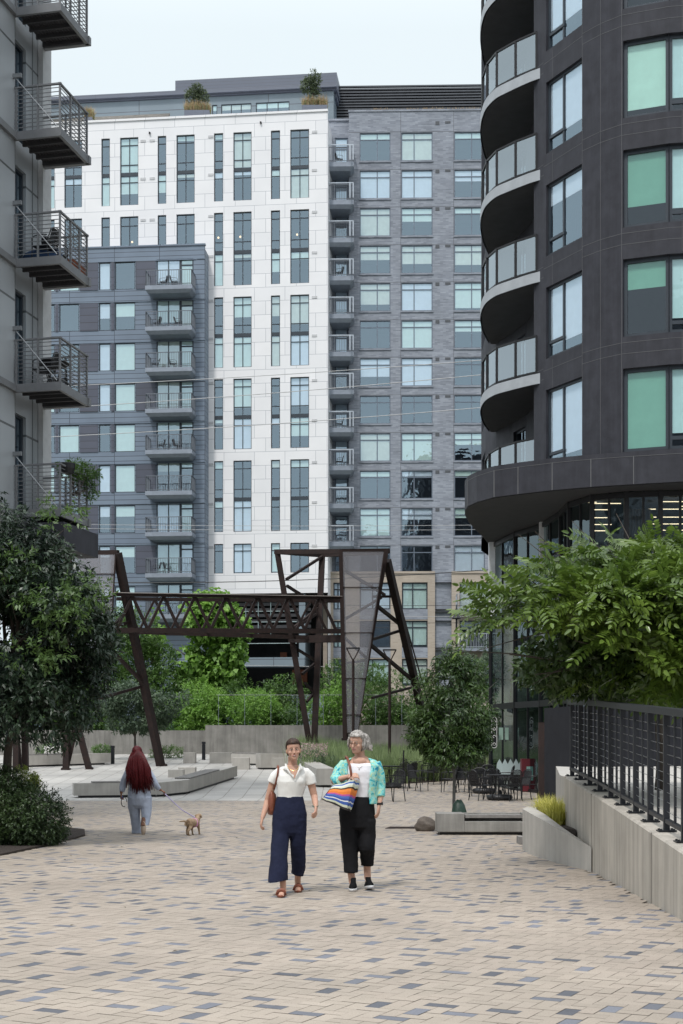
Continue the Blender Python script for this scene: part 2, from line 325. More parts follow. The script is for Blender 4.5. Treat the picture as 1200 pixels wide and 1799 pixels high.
# dark service bay under the white block
sb = Fac(400, 108, 6.2); 
mb = MB(); u0, u1 = fw.u(362), fw.u(568); zt = fw.z(1042, 500)
for i in range(6): mb.box(u0, u1-1, .5, .8, zt-.45-i*.42, zt-.22-i*.42)
mb.build('garage_louvre', mat('garage_louvre_metal', (.03, .03, .034), .6), bw)
mb = MB(); mb.box(u0+1, fw.u(535), .0, 2, fw.z(1171, 450), fw.z(1155, 450)); mb.box(fw.u(525), fw.u(536), .1, 3, fw.z(1170, 450), zt); mb.box(u0, u1, -.1, 3, fw.z(1300, 450), fw.z(1222, 450))
mb.build('garage_spandrel', M['bluepan'], bw)
mb = MB(); mb.box(fw.u(500), fw.u(527), 4, 4.3, fw.z(1200, 450), fw.z(1172, 450)); mb.build('garage_panel', mat('orange_panel', (.22, .075, .04), .8), bw); mb = MB(); mb.box(fw.u(478), fw.u(490), 4, 4.3, fw.z(1152, 450), fw.z(1140, 450)); mb.build('garage_panel', bpy.data.materials['orange_panel'], bw)
mb = MB(); mb.box(fw.u(366), fw.u(415), -.2, .2, fw.z(1300, 450), fw.z(1180, 450)); mb.build('garage_wall', M['siding'], bw)
mb = MB()
for i in range(5): mb.tube([(fw.u(424), .45, zt-.5-i*.8), (fw.u(520), .45, zt-.5-i*.8)], .03, 6)
for i in range(3): mb.tube([(fw.u(430+i*22), .45, zt-3.2), (fw.u(430+i*22), .45, zt-.4)], .03, 6)
mb.build('sprinkler_pipe', mat('pale_pipe', (.25, .33, .34), .5), bw)
mb = MB(); mb.quad((UL, 5, 0), (UR, 5, 0), (UR, 5, zt), (UL, 5, zt)); mb.quad((UR-.05, 0, 0), (UR-.05, 5, 0), (UR-.05, 5, zt), (UR-.05, 0, zt)); mb.quad((UL, .02, zt-.05), (UR, .02, zt-.05), (UR, 5, zt-.05), (UL, 5, zt-.05)); mb.build('garage_interior', mat('garage_dark', (.02, .02, .022), .9, var=.4, vs=.6), bw)
# penthouse on the roof
fp = Fac(360, 112, 6.2); zp = lambda py, px=450: fp.z(py, px)
mb = MB(); mb.box(fp.u(305), fp.u(590), .6, 9, zp(172), zp(128)); mb.box(fp.u(40), fp.u(592), -.2, 9, zp(161), zp(154)); mb.box(fp.u(40), fp.u(592), 0, 9, zp(164), zp(160.5))
ph = fp.root('rooftop_penthouse'); tag(ph, 'slate and blue rooftop penthouse storey set back above the white block', 'building')
mb.build('upper_wall', M['slate'], ph)
mb = MB(); hh = [(fp.u(388), fp.u(441), zp(201), zp(179)), (fp.u(449), fp.u(508), zp(201), zp(179)), (fp.u(372), fp.u(381), zp(201), zp(179))]
wall_holes(mb, fp.u(298), fp.u(586), zp(215), zp(165), hh, n=.15); wall_holes(mb, fp.u(40), fp.u(298), zp(190), zp(165), [], n=.15); mb.quad((fp.u(298), .15, zp(215)), (fp.u(298), 4, zp(215)), (fp.u(298), 4, zp(165)), (fp.u(298), .15, zp(165)))
mb.quad((fp.u(586), .15, zp(215)), (fp.u(586), 8, zp(215)), (fp.u(586), 8, zp(165)), (fp.u(586), .15, zp(165)))
mb.build('lower_wall', M['bluepan'], ph)
mb = MB(); mb.box(fp.u(40), fp.u(298), .2, 4, zp(189.5), zp(187)); mb.box(fp.u(40), fp.u(298), 4, 4.2, zp(215), zp(187)); mb.tube([(fp.u(231), 1, zp(215)), (fp.u(231), 1, zp(189))], .28, 12); mb.build('terrace_soffit', M['conclight'], ph)
for h in hh: window(ph, *h, n=.2, vert=(.33, .66) if h[1]-h[0] > 1 else (), blind=.45, fm=M['frame'], lamp=(.75, .25) if h is hh[1] else None)
mb = MB(); mb.box(fp.u(300), fp.u(584), 3, 3.1, zp(215), zp(165)); mb.build('room_interior', M['room'], ph)
# louvre screen on the gray block roof
fl = Fac(700, 113, 1.5)
lv = fl.root('rooftop_louvre_screen'); tag(lv, 'dark horizontal louvre screen on the roof of the gray brick block', 'louvre screen')
mb = MB(); lz0, lz1 = fl.z(212, 700), fl.z(152, 700); n_ = 13
for i in range(n_):
    z = lz0+(lz1-lz0)*i/(n_-1); mb.box(fl.u(587), fl.u(900), -.12, .1, z-.055, z+.055)
mb.build('slat', mat('louvre_slat', (.07, .075, .085), .5, .3), lv)
mb = MB(); mb.box(fl.u(587), fl.u(900), .35, .5, lz0, lz1-.05); mb.box(fl.u(587)-.1, fl.u(587), -.15, .5, lz0, lz1+.05); mb.build('backing', mat('louvre_back', (.012, .012, .015), .9), lv)
# ---- blue and plum clad block in front of it
fb = Fac(360, 104.6, 5.0); bb = fb.root('blue_clad_apartment_block'); tag(bb, 'lower apartment block in blue-gray siding with a column of metal balconies', 'building')
zb = lambda py, px=300: fb.z(py, px)
B0, B1 = fb.u(40), fb.u(360.5); btop = zb(431.5, 330); rows = [460+71.3*i for i in range(9)]
holes = []; wn = []
for i, y in enumerate(rows):
    hgt = 48.5
    for k, (a, b_) in enumerate(((60, 96), (104, 139), (174, 194), (202, 237.5))):
        h = (fb.u(a), fb.u(b_), zb(y+hgt, 220), zb(y, 220)); holes.append(h); wn.append((h, i, k))
    holes.append((fb.u(275), fb.u(340), zb(y+60), zb(y-5)))
mb = MB(); wall_holes(mb, B0, B1, 2, btop, holes, reveal=.14); body(mb, B0, B1, 0, 1.5, 2, btop-.3); mb.box(B0, B1+.02, -.06, .2, btop-.02, btop+.12)
for i, y in enumerate(rows): # thin drip edges under each siding band
    mb.box(B0, fb.u(344), -.05, -.002, zb(y-4), zb(y-2.6)); mb.box(fb.u(346), B1, -.05, -.002, zb(y-5), zb(y-3.6))
mb.build('wall', M['siding'], bb)
mb = MB()
for i, y in enumerate(rows):
    z0, z1 = zb(y+48.5, 220), zb(y, 220)
    for a, b_ in [(140.5, 172.5), (195.5, 200.5), (97.5, 102.5)]+([(239, 273.5)] if i in (0, 3, 5, 7) else []): mb = MB(); mb.box(fb.u(a), fb.u(b_), -.045, -.002, z0, z1); mb.build('plum_panel', M['plum'], bb)
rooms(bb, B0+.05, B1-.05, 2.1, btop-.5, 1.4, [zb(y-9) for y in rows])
for h, i, k in wn:
    dr = rnd.choice([.55, 1, 1, 0, 1]) if i < 6 else rnd.choice([.4, 1, 0])
    if (i, k) in ((1, 3),): dr = .5
    if (i, k) in ((6, 3), (7, 3)): dr = .4
    window(bb, *h, n=.06, blind=dr, bm=M['blindw'] if k == 2 else M['blind'])
def balcony(b, u0, u1, z, n0, n1, slab_h, rail_h, sm, rm, step=.13, taper=0):
    s = MB(); s.box(0, u1-u0, -n1, 0, -slab_h*.55, 0)
    a, c = taper, u1-u0-taper
    s.add([(a, -n1+.15, -slab_h), (c, -n1+.15, -slab_h), (c, 0, -slab_h), (a, 0, -slab_h), (0, -n1, -slab_h*.55), (u1-u0, -n1, -slab_h*.55), (u1-u0, 0, -slab_h*.55), (0, 0, -slab_h*.55)],
          [(3, 2, 1, 0), (0, 1, 5, 4), (1, 2, 6, 5), (3, 0, 4, 7)])
    o = s.build('balcony', sm, b, loc=(u0, n0, z)); r = balc_rail(.04, u1-u0-.04, -n1+.04, 0, rail_h, step); r.build('railing', rm, o); return o
for i, y in enumerate(rows):
    h = (fb.u(275), fb.u(340), zb(y+60), zb(y-5)); dk = i in (4, 5, 8)
    window(bb, h[0], h[0]+(h[1]-h[0])*.64, h[2], h[3], .06, (.5,), (), zones=[(0, 1, .25 if dk else rnd.choice([1, .95, .6]))], t=.07)
    window(bb, h[0]+(h[1]-h[0])*.64, h[1], h[2], h[3], .06, (), (.17,), blind=.2 if dk else rnd.choice([1, .9]), t=.1, name='balcony_door', zones=None)
    balcony(bb, fb.u(263), fb.u(344), zb(y+52), 0, 1.5, .55, 1.1, M['slab'], M['rail'], taper=.25)
# white return wall of the clad block roof terrace row is part of the white block
# ---- gray brick block
fg = Fac(700, 107, 1.5); bg = fg.root('gray_brick_apartment_block'); tag(bg, 'gray brick apartment block with tan brick base right of the white one', 'building')
zg = lambda py, px=740, n=0: fg.z(py, px, n)
U0, U1, UC = fg.u(613), fg.u(1010), fg.u(577)
gt = zg(195); rowg = [232.5+66*i for i in range(12)]; holes = []; gw = []
GC = [(632, 686, .57), (705, 760, .41), (798, 852, .57), (885, 940, .41), (950, 1000, .5)]
for i, y in enumerate(rowg):
    for k, (a, b_, v) in enumerate(GC[:3]): h = (fg.u(a), fg.u(b_), zg(y+49.5), zg(y)); holes.append(h); gw.append((h, i, k, v))
RC = .7; z8 = zg(1008)
mb = MB(); wall_holes(mb, U0, U1, z8, gt, holes, reveal=.2); mb.box(U0-.05, U1, -.05, .35, gt-.02, gt+.12)
mb.quad((U0, 0, 0), (U0, 0, gt), (U0, 1.6, gt), (U0, 1.6, 0)); mb.quad((U1, 0, 0), (U1, 16, 0), (U1, 16, gt), (U1, 0, gt)); mb.quad((U0, 0, gt-.6), (U1, 0, gt-.6), (U1, 16, gt-.6), (U0, 16, gt-.6)); mb.quad((UC, 16, 0), (U1, 16, 0), (U1, 16, gt), (UC, 16, gt))
# balcony recess
dh = []
for i in range(12):
    y = 242+66.4*i; dh.append((fg.u(588, RC), fg.u(611.5, RC), zg(y+50, 600, RC), zg(y, 600, RC)))
rt = zg(205, 600); wall_holes(mb, UC-.3, U0, 2, rt, dh, n=RC, reveal=.15); mb.box(UC-.3, U0, RC-.1, 1.9, rt-.02, rt+.12); mb.quad((UC-.3, RC, rt-.5), (U0, RC, rt-.5), (U0, 16, rt-.5), (UC-.3, 16, rt-.5))
# soldier courses and sills proud of the brick
for (h, i, k, v) in gw: mb.box(h[0]-.05, h[1]+.05, -.06, .14, h[2]-.12, h[2])
mb.build('wall', M['brick'], bg)
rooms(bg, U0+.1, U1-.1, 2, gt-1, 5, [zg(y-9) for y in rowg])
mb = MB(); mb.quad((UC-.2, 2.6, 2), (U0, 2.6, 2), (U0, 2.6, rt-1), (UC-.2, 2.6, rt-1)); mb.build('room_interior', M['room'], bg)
DR = {(0, 0): .22, (1, 0): 1, (2, 0): 1, (3, 0): .5, (4, 0): .75, (5, 0): 0, (6, 0): .65, (7, 0): 0, (8, 0): 1, (9, 0): .2, (10, 0): 1, (11, 0): .1,
      (0, 1): 1, (1, 1): 1, (2, 1): .48, (3, 1): .65, (4, 1): 1, (5, 1): 1, (6, 1): 1, (7, 1): 0, (8, 1): 1, (9, 1): .2, (10, 1): .4, (11, 1): 0,
      (0, 2): .22, (1, 2): .4, (2, 2): .2, (3, 2): .7, (4, 2): .9, (5, 2): .4, (6, 2): 0, (7, 2): 0, (8, 2): .42, (9, 2): .2, (10, 2): .35, (11, 2): 1}
for (h, i, k, v) in gw: window(bg, *h, n=.07, vert=(v,), hor=(.24,), blind=DR[(i, k)], fm=M['frame2'], t=.07)
for i, h in enumerate(dh): window(bg, *h, n=RC+.06, hor=(.32, .40), blind=(.9, .9, .2, 1, .7, 1, .4, 1, 1, .6, .1, .1)[i], bm=M['blindw'], fm=M['frame2'], t=.1, name='balcony_door')
for i in range(11):
    y = 263+66.4*i; o = balcony(bg, fg.u(569, -1.2), fg.u(621.5, -1.2), zg(y+26, 600, -.8), RC, RC+1.3, .62, 1.12, M['slab'], M['railwhite'] if False else M['rail'], step=.12, taper=.25)
    r = MB(); L = fg.u(621.5, -1.2)-fg.u(569, -1.2)
    for a in (.02, L-.02-.5, L-.02): pass
    r.box(0, L, -2.33, -2.27, 1.1, 1.17); r.box(0, .07, -2.34, -2.26, .02, 1.1); r.box(L*.86, L*.86+.08, -2.34, -2.26, .02, 1.1); r.box(L-.07, L, -2.34, -2.26, .02, 1.1); r.box(L-.06, L, -2.25, 0, 1.1, 1.16); r.box(0, .06, -2.25, 0, 1.1, 1.16)
    r.build('top_rail', M['railwhite'], o)
mb = MB()
for i in range(12):
    y = 232.5+66*i
    if i == 0: y -= 19
    for a, b_, h_ in ((765, 772, 6), (782, 791.5, 4)): mb = MB(); mb.box(fg.u(a), fg.u(b_), -.02, .04, zg(y+h_), zg(y)); mb.build('vent', M['vent2'], bg)
mb = MB()
for px in (704, 797): mb.box(fg.u(px)-.012, fg.u(px)+.012, -.006, .01, z8, gt)
for y in [232.5+66*i for i in range(12)]: mb.box(U0, U1, -.005, .01, zg(y-1.5), zg(y-.9))
mb.build('expansion_joint', mat('joint_sealant', (.09, .09, .1), .8), bg)
# tan base: two bays with a gray pier between
th = []
for y in (1024, 1091, 1158):
    for a, b_ in ((586, 605), (632, 686), (706, 751)): th.append((fg.u(a), fg.u(b_), zg(y+47), zg(y), 1))
    th.append((fg.u(807), fg.u(870), zg(y+52), zg(y), 2))
mb = MB(); hs = [t_[:4] for t_ in th]
wall_holes(mb, fg.u(568), fg.u(764), 2, z8, hs[:], n=-.35, reveal=.3); wall_holes(mb, fg.u(793), fg.u(1010), 2, z8, hs[:], n=-.35, reveal=.3)
mb.box(fg.u(568), fg.u(764), -.42, -.1, z8-.02, z8+.14); mb.box(fg.u(793), fg.u(1010), -.42, -.1, z8-.02, z8+.14)
mb.quad((fg.u(568), -.35, 2), (fg.u(568), -.35, z8), (fg.u(568), 1.8, z8), (fg.u(568), 1.8, 2))
mb.build('base_wall', M['tan'], bg)
mb = MB(); mb.quad((fg.u(764), -.1, 2), (fg.u(793), -.1, 2), (fg.u(793), -.1, z8), (fg.u(764), -.1, z8))
for a, b_ in ((632, 686), (706, 751), (586, 605)):
    for y in (1073, 1140): mb.box(fg.u(a), fg.u(b_), -.372, -.2, zg(y+16), zg(y-2))
mb.build('pier', M['brick'], bg)
for t_ in th: window(bg, *t_[:4], n=-.22, vert=(.42,), hor=(.25,), blind=rnd.choice([.3, 1, .9, 0]), fm=M['frame'], t=.09)
for y in (1068, 1136):
    o = MB(); o.box(0, fg.u(880)-fg.u(800), -1.6, 0, -.2, 0); o = o.build('balcony', M['slab'], bg, loc=(fg.u(800), -.35, zg(y+6)))
    balc_rail(.03, fg.u(880)-fg.u(800)-.03, -1.56, 0, 1.1, .12).build('railing', M['railwhite'], o)
# low building further right seen past the glass corner is part of the gray block
# ---- rooftop planting, balcony furniture are further down
# ------------------------------------------------------------------ curved dark building on the right
bd = empty('curved_dark_building', (6, 44, 0)); tag(bd, 'curved charcoal-panelled residential tower with glass podium on the right', 'building'); BO = Vector((6, 44, 0))
bd_l = lambda p: Vector(p)-BO
FL = 2.96; ZS = [9.5+FL*i for i in range(-1, 9)]
def RP(px, D): return Vector(((px-HX)/F*D, D))
# facade plan (photo column, distance)
A = [RP(938, 41.55), RP(955, 41.06), RP(1023, 39.4), RP(1055, 38.85), RP(1092, 38.4), RP(1175, 37.95), RP(1285, 37.7), RP(1400, 38.0)]
class Seg:
    def __init__(s, a, b): s.a, s.b = a, b; s.L = (b-a).length; s.ang = math.atan2(b.y-a.y, b.x-a.x)
    def root(s): return Matrix.Translation((s.a.x-BO.x, s.a.y-BO.y, 0)) @ Matrix.Rotation(s.ang, 4, 'Z')
def wall_seg(mb, a, b, z0, z1, holes=(), reveal=.22, m=0, n=0):
    s = Seg(a, b); t = MB(); wall_holes(t, 0, s.L, z0, z1, list(holes), n=n, reveal=reveal); Mx = s.root(); mb.add([Mx @ Vector(v) for v in t.v], t.f, m)
def win_seg(par, a, b, *args, **kw):
    s = Seg(a, b); o = window(par, *args, **kw); u0, z0 = args[0], args[2]; n = kw.get('n', .1)
    o.matrix_local = s.root() @ Matrix.Translation((u0, n, z0)); return o
PT = 9.5                       # top of the podium band
wall = MB(); joints = MB(); TOPZ = PT+FL*8.2
nF = 8
def zf(i): return PT+FL*i
F4 = (A[1], A[2]); s4 = Seg(*F4)
h4 = [(.12, s4.L, zf(i)+(.02 if i == 0 else .28), zf(i)+2.34) for i in range(nF)]
wall_seg(wall, A[0], A[1], PT, TOPZ); wall_seg(wall, *F4, PT, TOPZ, h4, reveal=.22)
wall_seg(wall, A[2], A[3], PT, TOPZ); wall_seg(wall, A[3], A[4], PT, TOPZ)
# big windows span the facets right of column 1092
h5 = [(.04, Seg(A[4], A[5]).L, zf(i)+(.02 if i == 0 else .18), zf(i)+2.28) for i in range(nF)]; h6 = [(0, 1.15, z0, z1) for (_, _, z0, z1) in h5]
wall_seg(wall, A[4], A[5], PT, TOPZ, h5, reveal=.3); wall_seg(wall, A[5], A[6], PT, TOPZ, h6, reveal=.3); wall_seg(wall, A[6], A[7], PT, TOPZ)
# recessed west wall behind the balconies and the far side
Wp = [RP(938, 41.55), RP(939, 44.2), RP(925, 45.2), RP(900, 46.4), RP(872, 47.6), RP(853, 49), RP(846, 51), RP(845.5, 54), Vector((6.5, 58)), Vector((20, 60)), Vector((24, 46)), A[7]]
ho = {1: [(.12, 1.12)], 2: [(.05, .9)]}
for k in range(len(Wp)-1):
    a, b = Wp[k+1], Wp[k]; L = (b-a).length; hs = []
    if k == 2: hs = [(.1, L-.1, zf(i)+.05, zf(i)+2.3) for i in range(nF)]
    if k == 5: hs = [(.15, L-.15, zf(i)+.3, zf(i)+2.3) for i in range(nF)]
    wall_seg(wall, a, b, PT-.5, TOPZ, hs)
    for h in hs: win_seg(bd, a, b, *h, n=.1, blind=rnd.choice([0, .5, 1]), bm=M['blindw'], vert=(.5,) if k == 2 else ())
wall.prism([(p.x-BO.x, p.y-BO.y) for p in (A[0], A[1], A[2], A[3], A[4], A[5], A[6], A[7], Wp[10], Wp[9], Wp[8], Wp[7], Wp[6], Wp[5], Wp[4], Wp[3], Wp[2], Wp[1])][::1], TOPZ-.3, TOPZ)
wall.build('wall', M['clad'], bd)
# panel joints: thin recess-coloured strips lying 3 mm proud
for (a, b, us) in ((A[1], A[2], (.45,)), (A[2], A[3], (0,)), (A[3], A[4], (0,)), (A[4], A[5], (0,)), (A[0], A[1], ()), (A[5], A[6], (.35, 1.2))):
    s = Seg(a, b); Mx = s.root()
    for i in range(nF+1):
        for zz in ((zf(i)-.02-.26, zf(i)+.02) if a is not A[1] else (zf(i)-.05,)):
            if zz < PT+.1: continue
            joints.box(0, s.L, -.004, .002, zz-.007, zz+.007, M=Mx)
    for u in us:
        if a is A[1] or a is A[5]:
            for i in range(1, nF): joints.box(u-.006, u+.006, -.004, .002, zf(i)-.62, zf(i)+.2, M=Mx)
        else: joints.box(u-.006, u+.006, -.004, .002, PT, TOPZ, M=Mx)
joints.build('panel_joint', mat('joint_line', (.10, .102, .108), .8), bd)
for i in range(nF):
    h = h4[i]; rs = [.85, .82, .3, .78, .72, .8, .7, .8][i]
    win_seg(bd, *F4, *h, n=.08, vert=(.42,), hor=(), blind=rs, bm=M['blindw'], t=.07, fm=M['frame'])  # white blinds here stand in for the pale sky mirrored in these panes
    s = Seg(*F4); mbx = MB(); mbx.box(.07, .42*s.L, .0, .09, .42, .5); 
    o = mbx.build('transom', M['frame'], bd); o.matrix_local = s.root() @ Matrix.Translation((h[0], .07, h[2]))
    h = h5[i]; gb = [(1, 'blindg'), (.38, 'blindg'), (.72, 'blindg'), (.88, 'blind'), (.84, 'blind'), (.9, 'blind'), (1, 'blind'), (1, 'blind')][i]
    win_seg(bd, A[4], A[5], *h, n=.12, blind=gb[0], bm=M[gb[1]], t=.1, fm=M['frame'], gm=M['glasst'])
    h = h6[i]; win_seg(bd, A[5], A[6], *h, n=.12, hor=(.86,), blind=.8, bm=M['blindw'], t=.1, fm=M['frame'], gm=M['glasst'])
# interior core so the rooms are closed off
core = MB(); core.prism([(p.x-BO.x, p.y-BO.y) for p in (Vector((7.2, 43.5)), Vector((8.3, 41.4)), Vector((13, 41)), Vector((20, 42)), Vector((20, 56)), Vector((7.5, 55)))], PT, TOPZ-.4)
for i in range(nF): core.prism([(p.x-BO.x, p.y-BO.y) for p in (Vector((6.2, 45.6)), Vector((6.7, 41.5)), Vector((7.3, 39.8)), Vector((8.2, 39.1)), Vector((11, 38.6)), Vector((14, 39)), Vector((14, 45)), Vector((6.5, 53)))], zf(i)-.3, zf(i)-.02)
core.build('room_interior', M['room'], bd)
# balconies
E = [RP(952, 41.2), RP(932, 41.45), RP(910, 41.8), RP(890, 42.15), RP(872, 42.5), RP(858, 43.0), RP(850, 43.5), RP(844.5, 44.3), RP(844, 45.2), RP(849, 46.4), RP(860, 47.7)]
def smooth(pts, n=4):
    out = []
    for i in range(len(pts)-1):
        p0, p1, p2, p3 = pts[max(i-1, 0)], pts[i], pts[i+1], pts[min(i+2, len(pts)-1)]
        for k in range(n):
            t = k/n; out.append(.5*((2*p1)+(p2-p0)*t+(2*p0-5*p1+4*p2-p3)*t*t+(3*p1-p0-3*p2+p3)*t**3))
    return out+[pts[-1]]
Es = smooth(E, 4); inner = [Vector((5.9, 47.6)), Vector((6.6, 45)), Vector((6.3, 41.8))]
for i in range(1, nF+1):
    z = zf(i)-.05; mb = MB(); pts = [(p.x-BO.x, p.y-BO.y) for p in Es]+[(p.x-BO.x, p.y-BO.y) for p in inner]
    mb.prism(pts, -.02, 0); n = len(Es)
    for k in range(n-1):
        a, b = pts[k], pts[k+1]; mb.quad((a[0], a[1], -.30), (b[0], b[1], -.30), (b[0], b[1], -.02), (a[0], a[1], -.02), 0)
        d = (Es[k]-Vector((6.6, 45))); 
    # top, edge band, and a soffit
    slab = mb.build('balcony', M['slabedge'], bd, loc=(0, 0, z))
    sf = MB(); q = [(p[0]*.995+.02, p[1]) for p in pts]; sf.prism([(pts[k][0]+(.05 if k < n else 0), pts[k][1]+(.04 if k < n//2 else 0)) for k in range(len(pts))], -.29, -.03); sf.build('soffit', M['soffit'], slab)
rl = [RP(943, 41.4), RP(906, 41.95), RP(873, 42.6), RP(856, 43.35), RP(848.5, 44.2), RP(847.5, 45.3)]
for i in range(0, nF+1):
    z = zf(i)-.05 if i else PT; ins = .0 if i else .25; mb = MB(); g = MB(); pp = [p-BO.xy for p in rl]
    if i == 0: pp = [RP(943, 41.7)-BO.xy, RP(906, 42.3)-BO.xy, RP(878, 43.0)-BO.xy, RP(860, 43.9)-BO.xy, RP(853, 45)-BO.xy]
    hh_ = 1.12
    for k in range(len(pp)-1):
        a, b = pp[k], pp[k+1]; mb.bar((a.x, a.y, hh_), (b.x, b.y, hh_), .06, .05); mb.bar((a.x, a.y, .07), (b.x, b.y, .07), .05, .05)
        d = (b-a).normalized()*.05; g.quad((a.x+d.x, a.y+d.y, .1), (b.x-d.x, b.y-d.y, .1), (b.x-d.x, b.y-d.y, hh_-.03), (a.x+d.x, a.y+d.y, hh_-.03))
    for a in pp: mb.box(a.x-.04, a.x+.04, a.y-.03, a.y+.03, 0, hh_)
    o = mb.build('balcony_railing', M['black'], bd, loc=(0, 0, z)); g.build('glass_panel', M['glassr'], o)
# podium
PC = [RP(1420, 38.2), RP(1285, 37.6), RP(1200, 37.8), RP(1113, 38.2), RP(1038, 38.6), RP(970, 39.1), RP(910, 39.7), RP(868, 40.2), RP(838, 41.0), RP(822, 41.7), RP(816.5, 42.5), RP(817, 43.4), RP(823, 44.6), RP(833, 46.0), RP(846, 47.5), RP(858, 49.5), RP(866, 53), Vector((6.5, 60)), Vector((24, 62)), Vector((24, 44))]
mb = MB(); mb.prism([(p.x-BO.x, p.y-BO.y) for p in PC][::-1], 8.62, PT); pod = mb.build('podium_band', M['clad'], bd)
mb = MB()
for p in (PC[3], PC[4], PC[5], PC[6], PC[7], PC[9]):
    p = p-BO.xy; mb.box(p.x-.012, p.x+.012, p.y-.012, p.y+.03, 8.62, PT-.12)
for k in range(1, 11):
    a, b = PC[k]-BO.xy, PC[k+1]-BO.xy; mb.bar((a.x, a.y-.002, PT-.13), (b.x, b.y-.002, PT-.13), .008, .012)
mb.build('panel_joint', M['cladj'], pod)
mb = MB(); mb.prism([((p.x-BO.x)*.993+.01, (p.y-BO.y)*.993+.03) for p in PC][::-1], 8.598, 8.619); mb.build('soffit', M['soffit'], pod)
# glass storefront two storeys high
GL = [RP(862, 49.5), RP(905, 46.6), RP(950, 44.9), RP(985, 42.5), RP(1000, 40.9), RP(1040, 39.7), RP(1100, 39.2), RP(1160, 39.0), RP(1230, 38.9), RP(1320, 39)]
gl = MB(); fr = MB()
for k in range(len(GL)-1):
    a, b = GL[k]-BO.xy, GL[k+1]-BO.xy; gl.quad((a.x, a.y, 0), (b.x, b.y, 0), (b.x, b.y, 8.6), (a.x, a.y, 8.6))
    for z in (.1, 2.9, 5.7, 8.5): fr.bar((a.x, a.y, z), (b.x, b.y, z), .12, .14 if z != 2.9 else .2)
    fr.box(a.x-.06, a.x+.06, a.y-.07, a.y+.07, 0, 8.6)
    c = (a+b)/2; fr.box(c.x-.03, c.x+.03, c.y-.05, c.y+.03, 0, 8.6)
fr.build('storefront_frame', M['black'], bd); gl.build('storefront_glass', M['glassd'], bd)
mb = MB()
for p, w_, z0 in ((RP(864, 49), .11, 7.6), (RP(953, 44.6), .10, 6.2)): mb.box(p.x-BO.x-w_, p.x-BO.x+w_, p.y-BO.y-.1, p.y-BO.y+.05, z0-1.6, 8.6)
mb.build('column_sleeve', mat('white_paint_column', (.7, .72, .74), .4), bd)
mb = MB(); mb.prism([(p.x-BO.x, p.y-BO.y) for p in (Vector((6.2, 50)), Vector((8.2, 44)), Vector((9.2, 42.6)), Vector((22, 42.4)), Vector((22, 57)), Vector((7, 57)))], 0, 8.6)
mb.prism([(p.x-BO.x, p.y-BO.y) for p in (Vector((5.7, 48.9)), Vector((6.7, 44.7)), Vector((7.0, 40.9)), Vector((7.6, 40.1)), Vector((12, 39.6)), Vector((20, 39.8)), Vector((20, 56)), Vector((7, 56)))], 2.75, 3.05)
mb.build('podium_interior', mat('podium_room', (.03, .028, .028), .8, var=.4, vs=.6), bd)
strip = emit('ceiling_strip_light', (1, .72, .48), 2.6)
for (px, y, D, L) in ((1036, 881, 40.6, .9), (1038, 896, 41, .5), (1040, 910, 41.5, .45), (1045, 922, 42, .5), (1033, 880, 40.4, .25), (1163, 881, 40.3, 1.1), (1158, 895, 40.8, 1.4), (1157, 909, 41.2, 1.5), (1165, 921, 41.6, .6), (1165, 932, 41.9, .7), (1139, 895, 41, .22), (1140, 909, 41.2, .22), (1140, 921, 41.5, .2), (1041, 933, 42.1, .4), (1195, 890, 40.9, .9)):
    z = EYE+(HY-y)/F*D; z = min(z, 8.5); p = P(px, y, D); mb = MB(); mb.box(0, L, 0, .02, 0, .02); o = mb.build('strip_light', strip, bd, loc=(p.x-BO.x, p.y-BO.y, z))
mb = MB(); 
for k in range(14):
    x = 8.25+k*.045; mb.tube([(x-BO.x, 40.6-BO.y+.05*(k % 2), 5.9), (x-BO.x, 40.6-BO.y+.05*(k % 2), 8.35)], .035, 6)
mb.build('curtain', mat('brown_curtain', (.16, .09, .04), .9), bd)
# coffee shop sign and door stickers on the glass
mb = MB(); c = RP(868, 46.6)-BO.xy
pts = [Vector((.085*math.cos(t), 0, (.42 if math.sin(t) > 0 else -.42)+.085*math.sin(t))) for t in [2*math.pi*k/32 for k in range(32)]]
mb.add([(c.x+p.x, c.y-.06, 2.0+p.z) for p in pts]+[(c.x+p.x, c.y, 2.0+p.z) for p in pts], [tuple(range(32)), tuple(range(32, 64))[::-1]]+[(i, 32+i, 32+(i+1) % 32, (i+1) % 32) for i in range(32)])
sg = mb.build('blade_sign', M['black'], bd); mb = MB(); mb.tube([(c.x+p.x, c.y-.065, 2.0+p.z) for p in pts+pts[:1]], .014, 5); mb.build('sign_outline', mat('sign_white', (.6, .6, .58), .5), sg)
mb = MB()
for k in range(4):
    z = 1.62+k*.25; rr = []
    for r_ in (.055, .030): rr.append([(c.x+r_*math.cos(t), c.y-.066, z+r_*.95*math.sin(t)) for t in [2*math.pi*i/16 for i in range(16)]])
    n = len(mb.v); mb.v += rr[0]+rr[1]; fs = [(n+i, n+(i+1) % 16, n+16+(i+1) % 16, n+16+i) for i in range(16 if k != 1 else 12)]; mb.f += fs; mb.m += [0]*len(fs)
mb.build('sign_lettering', bpy.data.materials['sign_white'], sg)
mb = MB(); p = P(885, 1290, 46.9); mb.box(p.x-BO.x-.16, p.x-BO.x-.02, -BO.y+p.y, -BO.y+p.y+.01, p.z-.18, p.z+.22); mb.box(p.x-BO.x+.05, p.x-BO.x+.16, -BO.y+p.y, -BO.y+p.y+.01, p.z-.18, p.z+.22); mb.build('door_notice', mat('notice_paper', (.35, .5, .42), .7), bd)
mb = MB(); p = P(905, 1345, 46.2)
